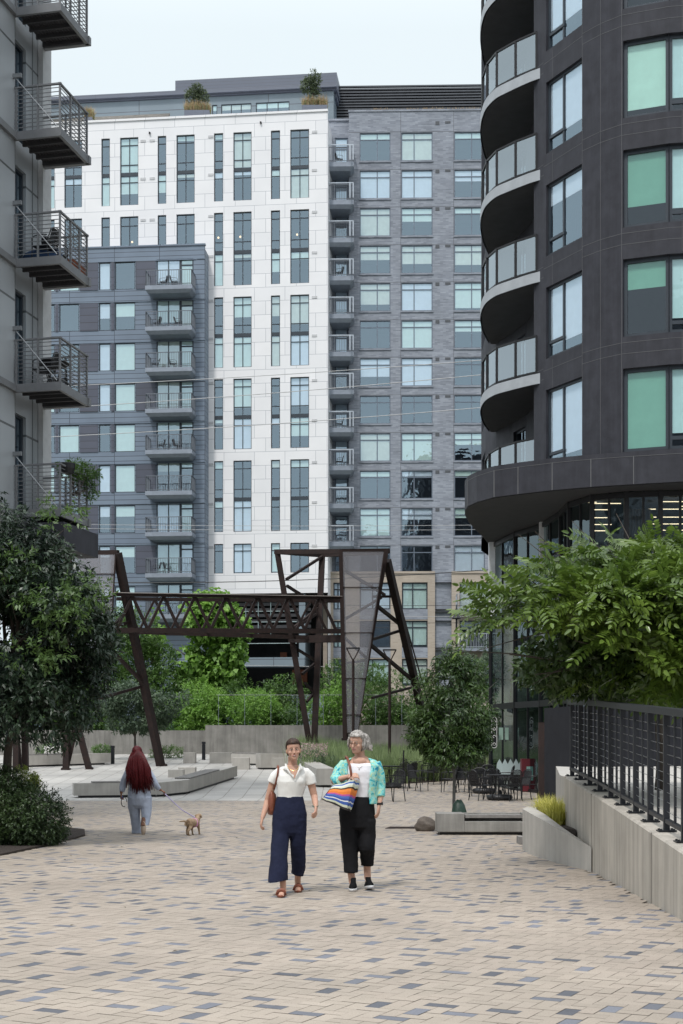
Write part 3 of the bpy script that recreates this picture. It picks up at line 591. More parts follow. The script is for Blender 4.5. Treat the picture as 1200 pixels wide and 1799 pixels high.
for k in range(7): mb.add([(p.x-BO.x+k*.18-.6, p.y-BO.y, p.z-.3), (p.x-BO.x+k*.18-.42, p.y-BO.y, p.z-.3), (p.x-BO.x+k*.18-.42, p.y-BO.y, p.z+.05), (p.x-BO.x+k*.18-.51, p.y-BO.y, p.z+.22), (p.x-BO.x+k*.18-.6, p.y-BO.y, p.z+.05)], [(0, 1, 2, 3, 4)])
mb.build('zigzag_decal', mat('decal_pale', (.45, .55, .55), .7), bd)
p = P(925, 1352, 45.6); mb = MB(); mb.box(p.x-BO.x-.15, p.x-BO.x+.25, p.y-BO.y, p.y-BO.y+.4, .1, 1.15); mb.box(p.x-BO.x+.0, p.x-BO.x+.22, p.y-BO.y-.02, p.y-BO.y, .45, .9, 1); mb.build('red_counter', [mat('red_paint', (.13, .012, .02), .6), mat('counter_panel', (.25, .42, .38), .5)], bd)
# dark wall end beside the ramp
mb = MB(); a, b = P(956, 1400, 32), P(1003, 1400, 30.5); mb.prism([(a.x, a.y), (b.x, b.y), (b.x+3, b.y+1), (a.x+3, a.y+1.6)], 0, EYE+68/F*31)
tag(mb.build('dark_end_wall', mat('near_black_panel', (.022, .023, .028), .8, spec=.15, var=.15, vs=3)), 'dark panelled blade wall beside the top of the ramp', 'wall')
# ------------------------------------------------------------------ gray metal-clad building on the left
bl = empty('gray_metal_building', (-7.94, 34.5, 0)); tag(bl, 'gray metal-clad apartment building with projecting grille balconies on the left', 'building')
al = 12.5; dl = Vector((math.sin(R(al)), math.cos(R(al)))); nl = Vector((dl.y, -dl.x))    # along the facade, outward
bl.rotation_euler = (0, 0, R(90-al))     # local x runs along the facade away from us, local y = inward, z up
LM = dict(panel=brickmat('metal_panels', (.40, .42, .44), (.38, .40, .42), (.12, .125, .13), 1.35, 3.1, .03, rough=.4, off=0, var=.05, metal=.3), steel=mat('galvanised_paint', (.20, .205, .215), .45, .3), deck=mat('corrugated_deck', (.05, .05, .055), .7))
FZ = [EYE+(HY-y)/F*34.11 for y in (892, 670, 448, 223, 3)]      # fascia tops
mb = MB(); LE = 2.95; top_ = 24
hl = []
for z in FZ[0:]+[FZ[-1]+3.1]: hl.append((.10, .85, z+.02, z+2.45))
hl2 = [(-14+k*2.8, -12.8+k*2.8, z+.6, z+2.3) for z in FZ for k in range(3)]
wall_holes(mb, -15, 0, 5.4, top_, hl2, reveal=.15); wall_holes(mb, -15, -7, 0, 5.4, hl2, n=.4); mb.quad((-15, 0, 5.4), (-15, 6, 5.4), (2.05, 6, 5.4), (2.05, 0, 5.4)); mb.quad((-7, .4, 0), (-7, 6, 0), (-7, 6, 5.4), (-7, .4, 5.4))
wall_holes(mb, 0, 2.05, 5.4, top_, hl, n=.12, reveal=.2); mb.quad((0, 0, 5.4), (0, .12, 5.4), (0, .12, top_), (0, 0, top_))
mb.quad((2.05, .12, 5.4), (2.05, 6, 5.4), (2.05, 6, top_), (2.05, .12, top_)); mb.quad((-15, 6, 5.4), (2.05, 6, 5.4), (2.05, 6, top_), (-15, 6, top_)); mb.quad((-15, 0, 0), (-15, 0, top_), (-15, 6, top_), (-15, 6, 0)); mb.quad((-15, 0, top_), (2.05, 0, top_), (2.05, 6, top_), (-15, 6, top_))
mb.build('wall', LM['panel'], bl)
mb = MB(); mb.box(1.55, 2.06, -.02, .11, 5.4, top_); mb.build('corner_panel', mat('pale_corner', (.50, .51, .52), .5), bl)
mb = MB()
for z in FZ: mb.box(-15, 0, -.09, -.002, z-.18, z-.02)
mb.build('floor_trim', LM['steel'], bl)
mb = MB()
for h in hl2: mb.quad((h[0], .14, h[2]), (h[1], .14, h[2]), (h[1], .14, h[3]), (h[0], .14, h[3]))
mb.build('window_pane', M['glass'], bl)
for h in hl: window(bl, h[0], h[1], h[2], h[3], n=.2, blind=0, name='balcony_door', fm=M['frame'])
def grille_balcony(z, w=1.22, L=1.75, x0=-.12, planted=False):
    o = MB()
    o.box(0, L, -w, -w+.08, -.2, 0); o.box(0, .08, -w+.08, 0, -.2, 0); o.box(L-.08, L+.06, -w-.03, 0, -.2, .0)
    o = o.build('balcony', LM['steel'], bl, loc=(x0, -.02, z))
    dk = MB(); dk.box(.08, L-.08, -w+.08, -.0, -.05, -.02)
    for k in range(5): dk.box(.08+k*(L-.2)/4, .14+k*(L-.2)/4, -w+.08, 0, -.16, -.05)
    for k in range(14): dk.box(.08, L-.08, -w+.12+k*.08, -w+.16+k*.08, -.075, -.05)
    dk.build('deck', LM['deck'], o)
    r = MB(); H = 1.07
    for (x, y) in ((.04, -w+.04), (.04, -.05), (L-.06, -w+.04), (L*.38, -w+.04), (L*.69, -w+.04), (.04, -w*.5), (L-.06, -w*.5)): r.box(x-.022, x+.022, y-.022, y+.022, 0, H)
    for k in range(10):
        z_ = .1+k*.098; r.bar((.04, -w+.04, z_), (L-.06, -w+.04, z_), .016, .016); r.bar((.04, -w+.04, z_), (.04, 0, z_), .016, .016); r.bar((L-.06, -w+.04, z_), (L-.06, 0, z_), .016, .016)
    r.bar((0, -w+.04, H), (L, -w+.04, H), .06, .04); r.bar((.04, -w, H), (.04, 0, H), .06, .04); r.bar((L-.06, -w, H), (L-.06, 0, H), .06, .04)
    r.build('railing', LM['steel'], o)
    t = MB(); t.tube([(.0, -.0, 1.35), (.0, -w+.1, .03)], .014, 6); t.box(-.03, .04, -.2, .02, 1.3, 1.4); t.build('tie_rod', mat('pale_steel', (.25, .26, .27), .35, .5), o)
    return o
for z in FZ: grille_balcony(z)
grille_balcony(FZ[-1]+3.1)
grilles = FZ
mb = MB(); p0 = Vector((.0, -.02)); mb.box(-.2, 1.95, -1.35, 0, FZ[0]-.95, FZ[0]-.35); mb.build('entrance_canopy', M['clad'], bl)
# unseen block added behind the camera so the lower windows mirror something dark
mb = MB(); wall_holes(mb, 0, 70, 0, 40, [(2+6*i, 6+6*i, 3+4*j, 6+4*j) for i in range(11) for j in range(9)], n=0, reveal=.3); mb.box(0, 70, .31, 14, 0, 40)
o = mb.build('unseen_brick_block', M['brick']); o.location = (35, -45, 0); o.rotation_euler = (0, 0, R(180)); tag(o, 'unseen gray brick block added behind the camera to darken the lower window reflections', 'building')
# ------------------------------------------------------------------ ground
nx, ny = 44, 90; xs = np.linspace(-40, 26, nx+1); ys = np.concatenate([np.linspace(-60, 6, 12), np.linspace(7, 66, ny-11)])
V = np.array([(x, y, gz(x, y)-.012) for y in ys for x in xs]); k = nx+1
Fq = np.array([(j*k+i, j*k+i+1, (j+1)*k+i+1, (j+1)*k+i) for j in range(len(ys)-1) for i in range(nx)])
struct(npmesh('ground', V, Fq, mat('joint_sand', (.17, .145, .12), .95, var=.2, vs=5), smooth=True))
mb = MB(); mb.box(-400, 400, -400, 1000, -2, -1.2); struct(mb.build('terrain', mat('far_ground', (.08, .085, .07), .95)))
mb = MB(); mb.prism([(-200, 65.4), (200, 65.4), (200, 300), (-200, 300)], -1, 1.75); struct(mb.build('rail_embankment', mat('ballast', (.07, .075, .05), .95, var=.4, vs=2)))
def pavers(x0, x1, y0, y1, L, W, ang, gap, keep, cols, dark, seed, zoff=0.0):
    "herringbone of real pavers L x W; returns V, F, colours"
    rg = np.random.default_rng(seed); ca, sa = math.cos(ang), math.sin(ang); n = int(max(x1-x0, y1-y0)*1.5/W)+4; cx, cy = (x0+x1)/2, (y0+y1)/2
    n = int(max(x1-x0, y1-y0)*.75/W)+4; i, j = np.meshgrid(np.arange(-n, n), np.arange(-n, n), indexing='ij'); i, j = i.ravel(), j.ravel(); md = (i-j) % 4
    hi, hj = i[md == 0], j[md == 0]; vi, vj = i[md == 3], j[md == 3]
    q = np.concatenate([np.stack([hi, hj, hi+2, hj+1], 1), np.stack([vi, vj, vi+1, vj+2], 1)]).astype(float)*W; g = gap/2
    q[:, :2] += g; q[:, 2:] -= g
    c4 = np.stack([q[:, [0, 1]], q[:, [2, 1]], q[:, [2, 3]], q[:, [0, 3]]], 1)
    X = c4[..., 0]*ca-c4[..., 1]*sa+cx; Y = c4[..., 0]*sa+c4[..., 1]*ca+cy
    mx, my = X.mean(1), Y.mean(1); ok = (mx > x0) & (mx < x1) & (my > y0) & (my < y1)
    ok[ok] = [keep(xx, yy) for xx, yy in zip(mx[ok], my[ok])]
    X, Y = X[ok], Y[ok]; m = len(X); Z = np.array([[gz(X[p_, q_], Y[p_, q_]) for q_ in range(4)] for p_ in range(m)])+rg.uniform(-.0012, .0012, (m, 1))+zoff
    Vv = np.stack([X.ravel(), Y.ravel(), Z.ravel()], 1); Ff = np.arange(4*m).reshape(m, 4)
    base = np.array(cols); c = base[rg.integers(0, len(cols), m)]*rg.uniform(.95, 1.05, (m, 1))
    dk = np.zeros(m, bool); cell = {}; mxx, myy = X.mean(1), Y.mean(1)
    for q_ in rg.permutation(m)[:int(m*dark*1.6)]:
        kx, ky = int(mxx[q_]/.2), int(myy[q_]/.2)
        if all((mxx[q_]-a_)**2+(myy[q_]-b_)**2 > .19**2 for ix in (-1, 0, 1) for iy in (-1, 0, 1) for a_, b_ in cell.get((kx+ix, ky+iy), ())): dk[q_] = True; cell.setdefault((kx, ky), []).append((mxx[q_], myy[q_]))
    c[dk] = np.array([.125, .13, .15])*rg.uniform(.7, 1.5, (dk.sum(), 1))
    cc = np.concatenate([np.repeat(c, 4, 0), np.ones((4*m, 1))], 1); return Vv, Ff, cc
def pavemat(name):
    m = bpy.data.materials.new(name); m.use_nodes = True; t = m.node_tree; b = t.nodes['Principled BSDF']; n = t.nodes.new; l = t.links.new
    a = n('ShaderNodeVertexColor'); a.layer_name = 'col'; g = n('ShaderNodeNewGeometry')
    o1 = n('ShaderNodeTexNoise'); o1.inputs['Scale'].default_value = .45; o1.inputs['Detail'].default_value = 7; l(g.outputs['Position'], o1.inputs[0])
    r1 = n('ShaderNodeMapRange'); r1.inputs[1].default_value = .3; r1.inputs[2].default_value = .7; r1.inputs[3].default_value = .84; r1.inputs[4].default_value = 1.1; l(o1.outputs[0], r1.inputs[0])
    o2 = n('ShaderNodeTexNoise'); o2.inputs['Scale'].default_value = 90; o2.inputs['Detail'].default_value = 3; l(g.outputs['Position'], o2.inputs[0])
    r2 = n('ShaderNodeMapRange'); r2.inputs[1].default_value = .3; r2.inputs[2].default_value = .7; r2.inputs[3].default_value = .88; r2.inputs[4].default_value = 1.12; l(o2.outputs[0], r2.inputs[0])
    x1 = n('ShaderNodeMixRGB'); x1.blend_type = 'MULTIPLY'; x1.inputs[0].default_value = 1; l(a.outputs[0], x1.inputs[1]); l(r1.outputs[0], x1.inputs[2])
    x2 = n('ShaderNodeMixRGB'); x2.blend_type = 'MULTIPLY'; x2.inputs[0].default_value = 1; l(x1.outputs[0], x2.inputs[1]); l(r2.outputs[0], x2.inputs[2]); 
    o3 = n('ShaderNodeTexNoise'); o3.inputs['Scale'].default_value = 3.2; o3.inputs['Detail'].default_value = 2; l(g.outputs['Position'], o3.inputs[0]); r3 = n('ShaderNodeMapRange'); r3.inputs[1].default_value = .66; r3.inputs[2].default_value = .74; r3.inputs[3].default_value = 1; r3.inputs[4].default_value = .80; l(o3.outputs[0], r3.inputs[0])
    x3 = n('ShaderNodeMixRGB'); x3.blend_type = 'MULTIPLY'; x3.inputs[0].default_value = 1; l(x2.outputs[0], x3.inputs[1]); l(r3.outputs[0], x3.inputs[2]); l(x3.outputs[0], b.inputs['Base Color'])
    b.inputs['Roughness'].default_value = .72; bp = n('ShaderNodeBump'); bp.inputs['Strength'].default_value = .25; bp.inputs['Distance'].default_value = .004; l(o2.outputs[0], bp.inputs['Height']); l(bp.outputs[0], b.inputs['Normal']); return m
bed = [(-12, 20.2), (-4.85, 20.2), (-4.6, 22.2), (-4.45, 24.6), (-4.75, 26.2), (-5.6, 27.4), (-12, 27.4)]      # mulch bed outline (ground x, y)
def inside(pt, poly):
    x, y = pt; c = False; j = len(poly)-1
    for i in range(len(poly)):
        if (poly[i][1] > y) != (poly[j][1] > y) and x < (poly[j][0]-poly[i][0])*(y-poly[i][1])/(poly[j][1]-poly[i][1])+poly[i][0]: c = not c
        j = i
    return c
def light_zone(x, y): return y > 40.5 and x < -.6+(y-40.5)*.16
def in_view(x, y): return abs(x) < .262*y+3.5
keep1 = lambda x, y: in_view(x, y) and not light_zone(x, y) and not (x > 3.1 and y < 33) and not (x < -4.4 and inside((x, y), bed))
tanc = [(.338, .288, .236), (.352, .30, .247), (.328, .28, .229), (.345, .292, .24)]
v, f, c = pavers(-14, 15, 6.5, 60, .2, .1, R(-27), .0036, keep1, tanc, .115, 3)
struct(npmesh('brick_paving', v, f, pavemat('brick_pavers'), col=c))
# pale plaza of square slabs
vv = []; ff = []; cc = []; rg = np.random.default_rng(5); y = 40.5
while y < 65:
    x = -21.0
    while x < 8:
        s = .6
        if light_zone(x+.3, y+.3) and in_view(x, y):
            k = len(vv)*1; g = .008; q = [(x+g, y+g), (x+s-g, y+g), (x+s-g, y+s-g), (x+g, y+s-g)]; vv += [(a, b, gz(a, b)+.0) for a, b in q]; ff.append((k, k+1, k+2, k+3)); t = rg.uniform(.9, 1.06); cc += [(.40*t, .385*t, .36*t, 1)]*4
        x += s
    y += .6
struct(npmesh('pale_paving', np.array(vv), np.array(ff), pavemat('pale_pavers'), col=np.array(cc)))
# ramp terrace on the right with its retaining wall
def ztop(y): return .63+(min(max(y, 8), 20)-12.9)*(.5/7.1)
ry = [6, 9, 12.9, 16, 20]
mb = MB(); wx = [3.02, 3.05, 3.06, 3.12, 3.16]
for i in range(4):
    y0, y1 = ry[i], ry[i+1]; x0, x1 = wx[i], wx[i+1]; z0, z1 = ztop(y0), ztop(y1); t = .30; c_ = .02
    a = [(x0, y0, -.05), (x0, y0, z0-c_), (x0+c_, y0, z0), (x0+t, y0, z0), (x0+t, y0, -.05)]; b = [(x1, y1, -.05), (x1, y1, z1-c_), (x1+c_, y1, z1), (x1+t, y1, z1), (x1+t, y1, -.05)]
    mb.rings([a, b], cap=(i == 0))
zt = ztop(20); mb.prism([(3.16, 20), (3.46, 20), (3.6, 21.5), (3.35, 20.9), (3.22, 20.5)], -.05, zt); 
rw = mb.build('retaining_wall', M['concrete']); tag(rw, 'long stained concrete retaining wall carrying the cable railing', 'retaining wall')
M['joint'] = mat('form_joint_dark', (.10, .09, .08), .9)
for y in (17.8, 14.1): mb = MB(); x = np.interp(y, ry, wx); mb.box(x-.003, x+.004, y-.005, y+.005, 0, ztop(y)-.01); mb.build('form_joint', M['joint'], rw)
mb = MB()
for i in range(4):
    y0, y1 = ry[i], ry[i+1]; mb.add([(wx[i]+.3, y0, ztop(y0)-.1), (14, y0, ztop(y0)-.1), (14, y1, ztop(y1)-.1), (wx[i+1]+.3, y1, ztop(y1)-.1)], [(0, 1, 2, 3)])
mb.add([(3.46, 20, zt-.1), (14, 20, zt-.1), (14, 36, zt+.02), (5.4, 36, zt+.02), (3.7, 24, zt-.06)], [(0, 1, 2, 3, 4)]); mb.quad((3.46, 20, zt-.1), (3.7, 24, zt-.06), (3.7, 24, 0), (3.46, 20, 0)); mb.quad((3.7, 24, zt-.06), (5.4, 36, zt+.02), (5.4, 36, 0), (3.7, 24, 0))
struct(mb.build('ramp', M['conclight']))
# low curved planter in front of it
o_ = [(3.12, 17.7), (2.88, 19.0), (2.74, 20.2), (2.72, 21.3), (2.9, 22.1)]; i_ = [(3.14, 18.9), (3.0, 19.4), (2.93, 20.3), (2.92, 21.3), (3.05, 22.0)]
mb = MB()
for k in range(4):
    a, b, c_, d = o_[k], o_[k+1], i_[k+1], i_[k]; z = [.30, .47, .58, .62, .62]; mb.prism([a, b, c_, d], -.05, [z[k], z[k+1], z[k+1], z[k]])
tag(mb.build('curved_planter', M['conclight']), 'low curved concrete planter holding yellow grass at the foot of the ramp wall', 'planter')
mb = MB(); mb.prism([(3.13, 18.9), (3.0, 19.4), (2.93, 20.3), (2.92, 21.3), (3.1, 22.2), (3.5, 22.3), (3.2, 20)], 0, .45); struct(mb.build('planter_soil', M['soil']))
# soil bed at the left edge
mb = MB(); mb.prism(bed, -.05, .03); struct(mb.build('mulch_bed', M['soil']))
# back retaining walls
def wallrun(pts, th, zt, m, label):
    mb = MB()
    for (x0, y0), (x1, y1), z in zip(pts[:-1], pts[1:], zt):
        d = (Vector((x1-x0, y1-y0))).normalized(); n = Vector((-d.y, d.x))*th; mb.prism([(x0, y0), (x1, y1), (x1+n.x, y1+n.y), (x0+n.x, y0+n.y)], -.2, z)
    return tag(mb.build('retaining_wall', m), label, 'retaining wall')
wl = P(362, 1283, 64.6); wallrun([(-24, 62.5), (wl.x, 64.6)], .35, [EYE+27/F*64], M['concgray'], 'long low board-marked concrete wall at the back left of the plaza')
wallrun([(wl.x, 64.3), (14, 64.3)], .35, [EYE+36/F*64.3], M['concgray'], 'taller back concrete wall behind the right-hand truss tower')
# planting bed kerb

rg = np.random.default_rng(33); q = []
for _ in range(90):
    x, y = rg.uniform(-5.5, 5), rg.uniform(9, 34)
    if keep1(x, y) and in_view(x, y): q.append((x, y, .006))
q = np.array(q); a_ = rg.uniform(0, 6.28, len(q)); me_ = None
# ------------------------------------------------------------------ foliage
q_litter, a_litter = q, a_
def pnoise(p, s, seed):
    rg = np.random.default_rng(seed); t = np.zeros(len(p))
    for k in range(6):
        d = rg.normal(size=3); d /= np.linalg.norm(d); t += np.sin(p @ d*s*rg.uniform(.7, 1.6)+rg.uniform(0, 6.28))
    return t/2.4
def unit(a): return a/np.maximum(np.linalg.norm(a, axis=1, keepdims=True), 1e-9)
def leaves(p, d, nrm, L, W, fold=.25):
    "folded leaf: 6 points, two quads"
    n = len(p); d = unit(d); s = unit(np.cross(d, nrm)); u = unit(np.cross(s, d)); L = np.broadcast_to(L, n)[:, None]; W = np.broadcast_to(W, n)[:, None]
    a = p; b = p+d*L; m1 = p+d*L*.38+s*W/2+u*W*fold; m2 = p+d*L*.38-s*W/2+u*W*fold
    V = np.stack([a, m1, b, m2], 1).reshape(-1, 3); Fq = np.arange(4*n).reshape(n, 4); return V, Fq
def leaves6(p, d, nrm, L, W, fold=.2):
    n = len(p); d = unit(d); s = unit(np.cross(d, nrm)); u = unit(np.cross(s, d)); L = np.broadcast_to(L, n)[:, None]; W = np.broadcast_to(W, n)[:, None]; c = lambda f, k, g: p+d*L*f+s*W*k/2+u*W*(abs(k)*fold-g)
    V = np.stack([p, c(.28, 1, 0), c(.72, .82, .05), c(1, 0, .12), c(.72, -.82, .05), c(.28, -1, 0)], 1).reshape(-1, 3); b = np.arange(n)*6; return V, np.concatenate([np.stack([b, b+1, b+2, b+3], 1), np.stack([b, b+3, b+4, b+5], 1)])
def crown_pts(blobs, n, seed, gap=.0, gs=2.2, shell=.55):
    rg = np.random.default_rng(seed); b = np.array(blobs, float); vol = (b[:, 3]*b[:, 4]*b[:, 5]); k = rg.choice(len(b), n*2, p=vol/vol.sum())
    v = unit(rg.normal(size=(n*2, 3))); r = np.where(rg.random(n*2) < shell, rg.uniform(.8, 1.08, n*2), rg.random(n*2)**.4); q = v*r[:, None]
    p = b[k, :3]+q*b[k, 3:]; ok = pnoise(p, gs, seed+1) > gap-.9; p, v = p[ok][:n], v[ok][:n]; return p, v
def crown(name, blobs, n, L, W, m, parent=None, seed=1, droop=.3, gap=.2, per=5, gs=2.2, spread=None, up=.6, shell=.55):
    "twigs each carrying a fan of leaves"
    rg = np.random.default_rng(seed); t, o = crown_pts(blobs, n//per, seed, gap, gs, shell); td = unit(o+rg.normal(size=o.shape)*.7+np.array([0, 0, .1-droop*.5]))
    P_, D_, Nn = [], [], []; sp_ = spread or L*1.8
    for k in range(per):
        f = (k+.5)/per; side = rg.normal(size=o.shape); side = unit(np.cross(td, side)); P_.append(t+td*sp_*f); D_.append(unit(td*.6+side*.8+np.array([0, 0, -droop]))); Nn.append(unit(np.array([0, 0, up])+o*.35+rg.normal(size=o.shape)*.35))
    P_, D_, Nn = np.concatenate(P_), np.concatenate(D_), np.concatenate(Nn); s = rg.uniform(.7, 1.25, len(P_))
    V, Fq = leaves(P_, D_, Nn, L*s, W*s); return npmesh(name, V, Fq, m, parent)
def fronds(name, blobs, n, L, W, pairs, m, parent=None, seed=1, droop=.5):
    "compound leaves: a stalk with paired leaflets"
    rg = np.random.default_rng(seed); t, o = crown_pts(blobs, n, seed, .15, 1.8, .7); td = unit(o*np.array([1, 1, .5])+rg.normal(size=o.shape)*.55); td[:, 2] = np.clip(td[:, 2], -.3, .5); td = unit(td)
    nn = unit(np.array([0, 0, .75])+o*.55+np.array([0, -.25, 0])+rg.normal(size=o.shape)*.35); s = unit(np.cross(td, nn)); u = np.cross(s, td); P_, D_, Nn, S = [], [], [], []; stp = W*1.25; sc = rg.uniform(.75, 1.2, n)[:len(t)]
    for k in range(pairs+1):
        f = k/pairs; c = t+td*(stp*k*sc)[:, None]; c = c+np.array([0, 0, -1])*(droop*(stp*k*sc)**1.0*f*.7)[:, None]
        for sg in ((-1, 1) if k < pairs else (0,)):
            P_.append(c); D_.append(unit(td*(.55 if sg else 1)+s*sg*.85+np.array([0, 0, -.25-droop*.3*f]))); Nn.append(unit(u+rg.normal(size=u.shape)*.18)); S.append(sc*(1-.25*abs(f-.5)))
    P_, D_, Nn, S = map(np.concatenate, (P_, D_, Nn, S)); V, Fq = leaves6(P_, D_, Nn, L*S, W*S, .15); return npmesh(name, V, Fq, m, parent)
def limbs(name, base, top, targets, r0, m, parent, seed=0, forks=2):
    rg = random.Random(seed); mb = MB(); base, top = Vector(base), Vector(top); pts = [base.lerp(top, k/6)+Vector((rg.uniform(-.03, .03), rg.uniform(-.03, .03), 0))*(k > 0)*r0*6 for k in range(7)]
    mb.tube(pts, [r0*1.35]+[r0*(1-.07*k) for k in range(1, 7)], 10)
    for tg in targets:
        tg = Vector(tg); s = pts[rg.choice([4, 5, 6])]; md = s.lerp(tg, .5)+Vector((rg.uniform(-.1, .1), rg.uniform(-.1, .1), .12*(tg-s).length)); mb.tube([s, s.lerp(md, .5), md, tg], [r0*.5, r0*.38, r0*.26, r0*.08], 6)
        for _ in range(forks):
            e = tg+Vector((rg.uniform(-1, 1), rg.uniform(-1, 1), rg.uniform(-.5, .8)))*(tg-s).length*.4; mb.tube([md, md.lerp(e, .5)+Vector((0, 0, .03)), e], [r0*.2, r0*.12, r0*.04], 5)
    return mb.build(name, m, parent, smooth=True)
def local(blobs, o): return [(b[0]-o[0], b[1]-o[1], b[2]-o[2], *b[3:]) for b in blobs]
def PB(px, py, Y, r, ry=None, rz=None): p = P(px, py, Y); return (p.x, p.y, p.z, r, ry or r, rz or r)
LF = dict(dark=leafmat('leaf_dark', (.010, .022, .015), (.038, .066, .032), .38, .12), mid=leafmat('leaf_mid', (.035, .08, .02), (.11, .20, .04), .45, .3), bright=leafmat('leaf_bright', (.10, .21, .035), (.22, .38, .07), .5, .3),
 glossy=leafmat('leaf_glossy', (.045, .085, .014), (.14, .21, .035), .32, .25), gray=leafmat('leaf_gray_green', (.05, .085, .05), (.11, .16, .09), .55, .2), yellow=leafmat('leaf_yellow_green', (.13, .17, .03), (.24, .28, .05), .5, .3),
 grass=leafmat('grass_green', (.12, .17, .07), (.28, .35, .16), .6, .3), ygrass=leafmat('grass_yellow', (.30, .30, .05), (.52, .48, .12), .55, .3), tan=leafmat('grass_tan', (.28, .20, .11), (.40, .30, .17), .7, .3), fir=leafmat('rooftop_leaf', (.05, .075, .035), (.10, .13, .06), .6, .2))
def tree(name, label, base, top, blobs, n, L, W, m, r0, seed, droop=.3, group=None, bark='bark', gap=.2, per=5, cat='tree', kind='crown', gs=2.2):
    o = empty(name, base); tag(o, label, cat, group); lb = local(blobs, base); crown('crown', lb, n, L, W, m, o, seed, droop, gap, per, gs)
    tt = Vector(top)-Vector(base); limbs('trunk', (0, 0, 0), tt, [b[:3] for b in lb], r0, M[bark], o, seed); return o
# big dark tree at the left
B = (-5.42, 22.6, .02)
bl_ = [PB(5, 975, 22.6, .9, 1.0, .95), PB(78, 1030, 22.3, .72, .7, .75), PB(55, 1110, 22.2, 1.15, 1.1, 1.0), PB(125, 1120, 22.4, .66, .7, .8), PB(-40, 1080, 22.8, 1.2, 1.2, 1.4), PB(135, 1215, 22.5, .42, .5, .55), PB(60, 1235, 22.2, .85, .8, .68), PB(-20, 1250, 22.6, .9, .9, .5), PB(0, 905, 22.9, .4, .5, .4), PB(60, 950, 22.5, .35, .4, .35), PB(155, 1075, 22.4, .28, .3, .3), PB(165, 1160, 22.4, .3, .4, .45)]
tL = tree('shade_tree', 'large dark-leaved tree filling the left side of the plaza', B, (-5.2, 22.6, 2.9), bl_, 60000, .105, .036, LF['dark'], .085, 11, .5, gap=.30, gs=3.4, per=7)
sb_ = local([PB(120, 925, 22.1, .4, .3, .22), PB(165, 945, 22.2, .25, .25, .2), PB(160, 985, 22.0, .28, .3, .15), PB(105, 895, 22.3, .3, .3, .15), PB(90, 1060, 21.2, .5, .3, .2), PB(150, 1040, 21.6, .35, .3, .2), PB(60, 1150, 21.1, .5, .3, .2), PB(110, 1100, 21.4, .3, .3, .2), PB(20, 990, 21.6, .4, .3, .2)], B)
crown('new_growth', sb_, 2300, .09, .034, leafmat('leaf_new', (.05, .09, .025), (.11, .19, .05), .45, .3), tL, 5, .3, .1, 7)
# dark shrubs in the bed below it
def shrub(label, blobs, n, L, W, m, seed, cat='shrub', group=None, name='shrub', gap=.1, droop=.15, per=6, gs=3):
    bx = min(b[2]-b[5] for b in blobs); b0 = (blobs[0][0], blobs[0][1], max(bx, 0) if blobs[0][1] < 63 else bx); o = empty(name, b0); tag(o, label, cat, group); lb = local(blobs, b0); crown('foliage', lb, n, L, W, m, o, seed, droop, gap, per, gs)
    mb = MB(); rg = random.Random(seed)
    for b in lb:
        for _ in range(3): mb.tube([(rg.uniform(-.15, .15), rg.uniform(-.15, .15), 0), (b[0]*.5+rg.uniform(-.1, .1), b[1]*.5, b[2]*.5), (b[0]+rg.uniform(-.3, .3)*b[3], b[1]+rg.uniform(-.3, .3)*b[4], b[2])], [.02, .014, .005], 5)
    mb.build('stem', M['bark'], o); return o
shrub('rounded dark green shrub in the mulch bed at the left edge', [PB(45, 1435, 22.3, .62, .6, .5), PB(85, 1440, 22.6, .30, .4, .42), PB(0, 1420, 22.4, .6, .6, .62), PB(70, 1410, 22.7, .35, .4, .35)], 30000, .05, .02, leafmat('leaf_shrub', (.016, .034, .014), (.06, .10, .03), .45, .15), 21)
shrub('yellow-tipped shrub behind the rounded dark one beside the handrail', [PB(28, 1378, 23.6, .34, .4, .26), PB(0, 1385, 23.6, .35, .4, .3)], 9000, .045, .018, LF['yellow'], 22)
# small tree with a watering bag
B = (2.085, 26.3, 0)
tree('young_tree', 'small dark green tree with slim trunk behind the concrete seat block', B, (2.1, 26.3, 1.6), [PB(792, 1215, 26.3, .34, .38, .6), PB(800, 1262, 26.2, .55, .55, .42), PB(768, 1285, 26.3, .42, .45, .30), PB(822, 1290, 26.3, .36, .42, .34), PB(788, 1165, 26.4, .15, .2, .35), PB(798, 1318, 26.2, .46, .5, .22), PB(745, 1262, 26.4, .26, .3, .12), PB(842, 1248, 26.4, .2, .25, .15), PB(838, 1190, 26.4, .1, .2, .25), PB(752, 1205, 26.4, .14, .2, .18), PB(735, 1297, 26.3, .2, .2, .1), PB(815, 1180, 26.3, .15, .2, .2)], 21000, .095, .030, leafmat('leaf_young', (.02, .045, .014), (.075, .13, .03), .42, .2), .035, 31, .55, gap=.42, bark='barkgray', gs=5.5, per=7)
mb = MB(); rs = []
for z, r in ((0, .13), (.1, .16), (.3, .15), (.48, .11), (.56, .05)): rs.append([(math.cos(t)*r*(1+.1*math.sin(3*t+z*9))+.05, math.sin(t)*r, z+.02*math.sin(2*t)) for t in [2*math.pi*k/16 for k in range(16)]])
mb.rings(rs); o = mb.build('watering_bag', mat('green_tarp', (.010, .035, .022), .5, var=.3, vs=6, bump=.4, bs=12), smooth=True, loc=(2.12, 26.15, 0)); tag(o, 'dark green watering bag wrapped round the young tree trunk', 'watering bag')
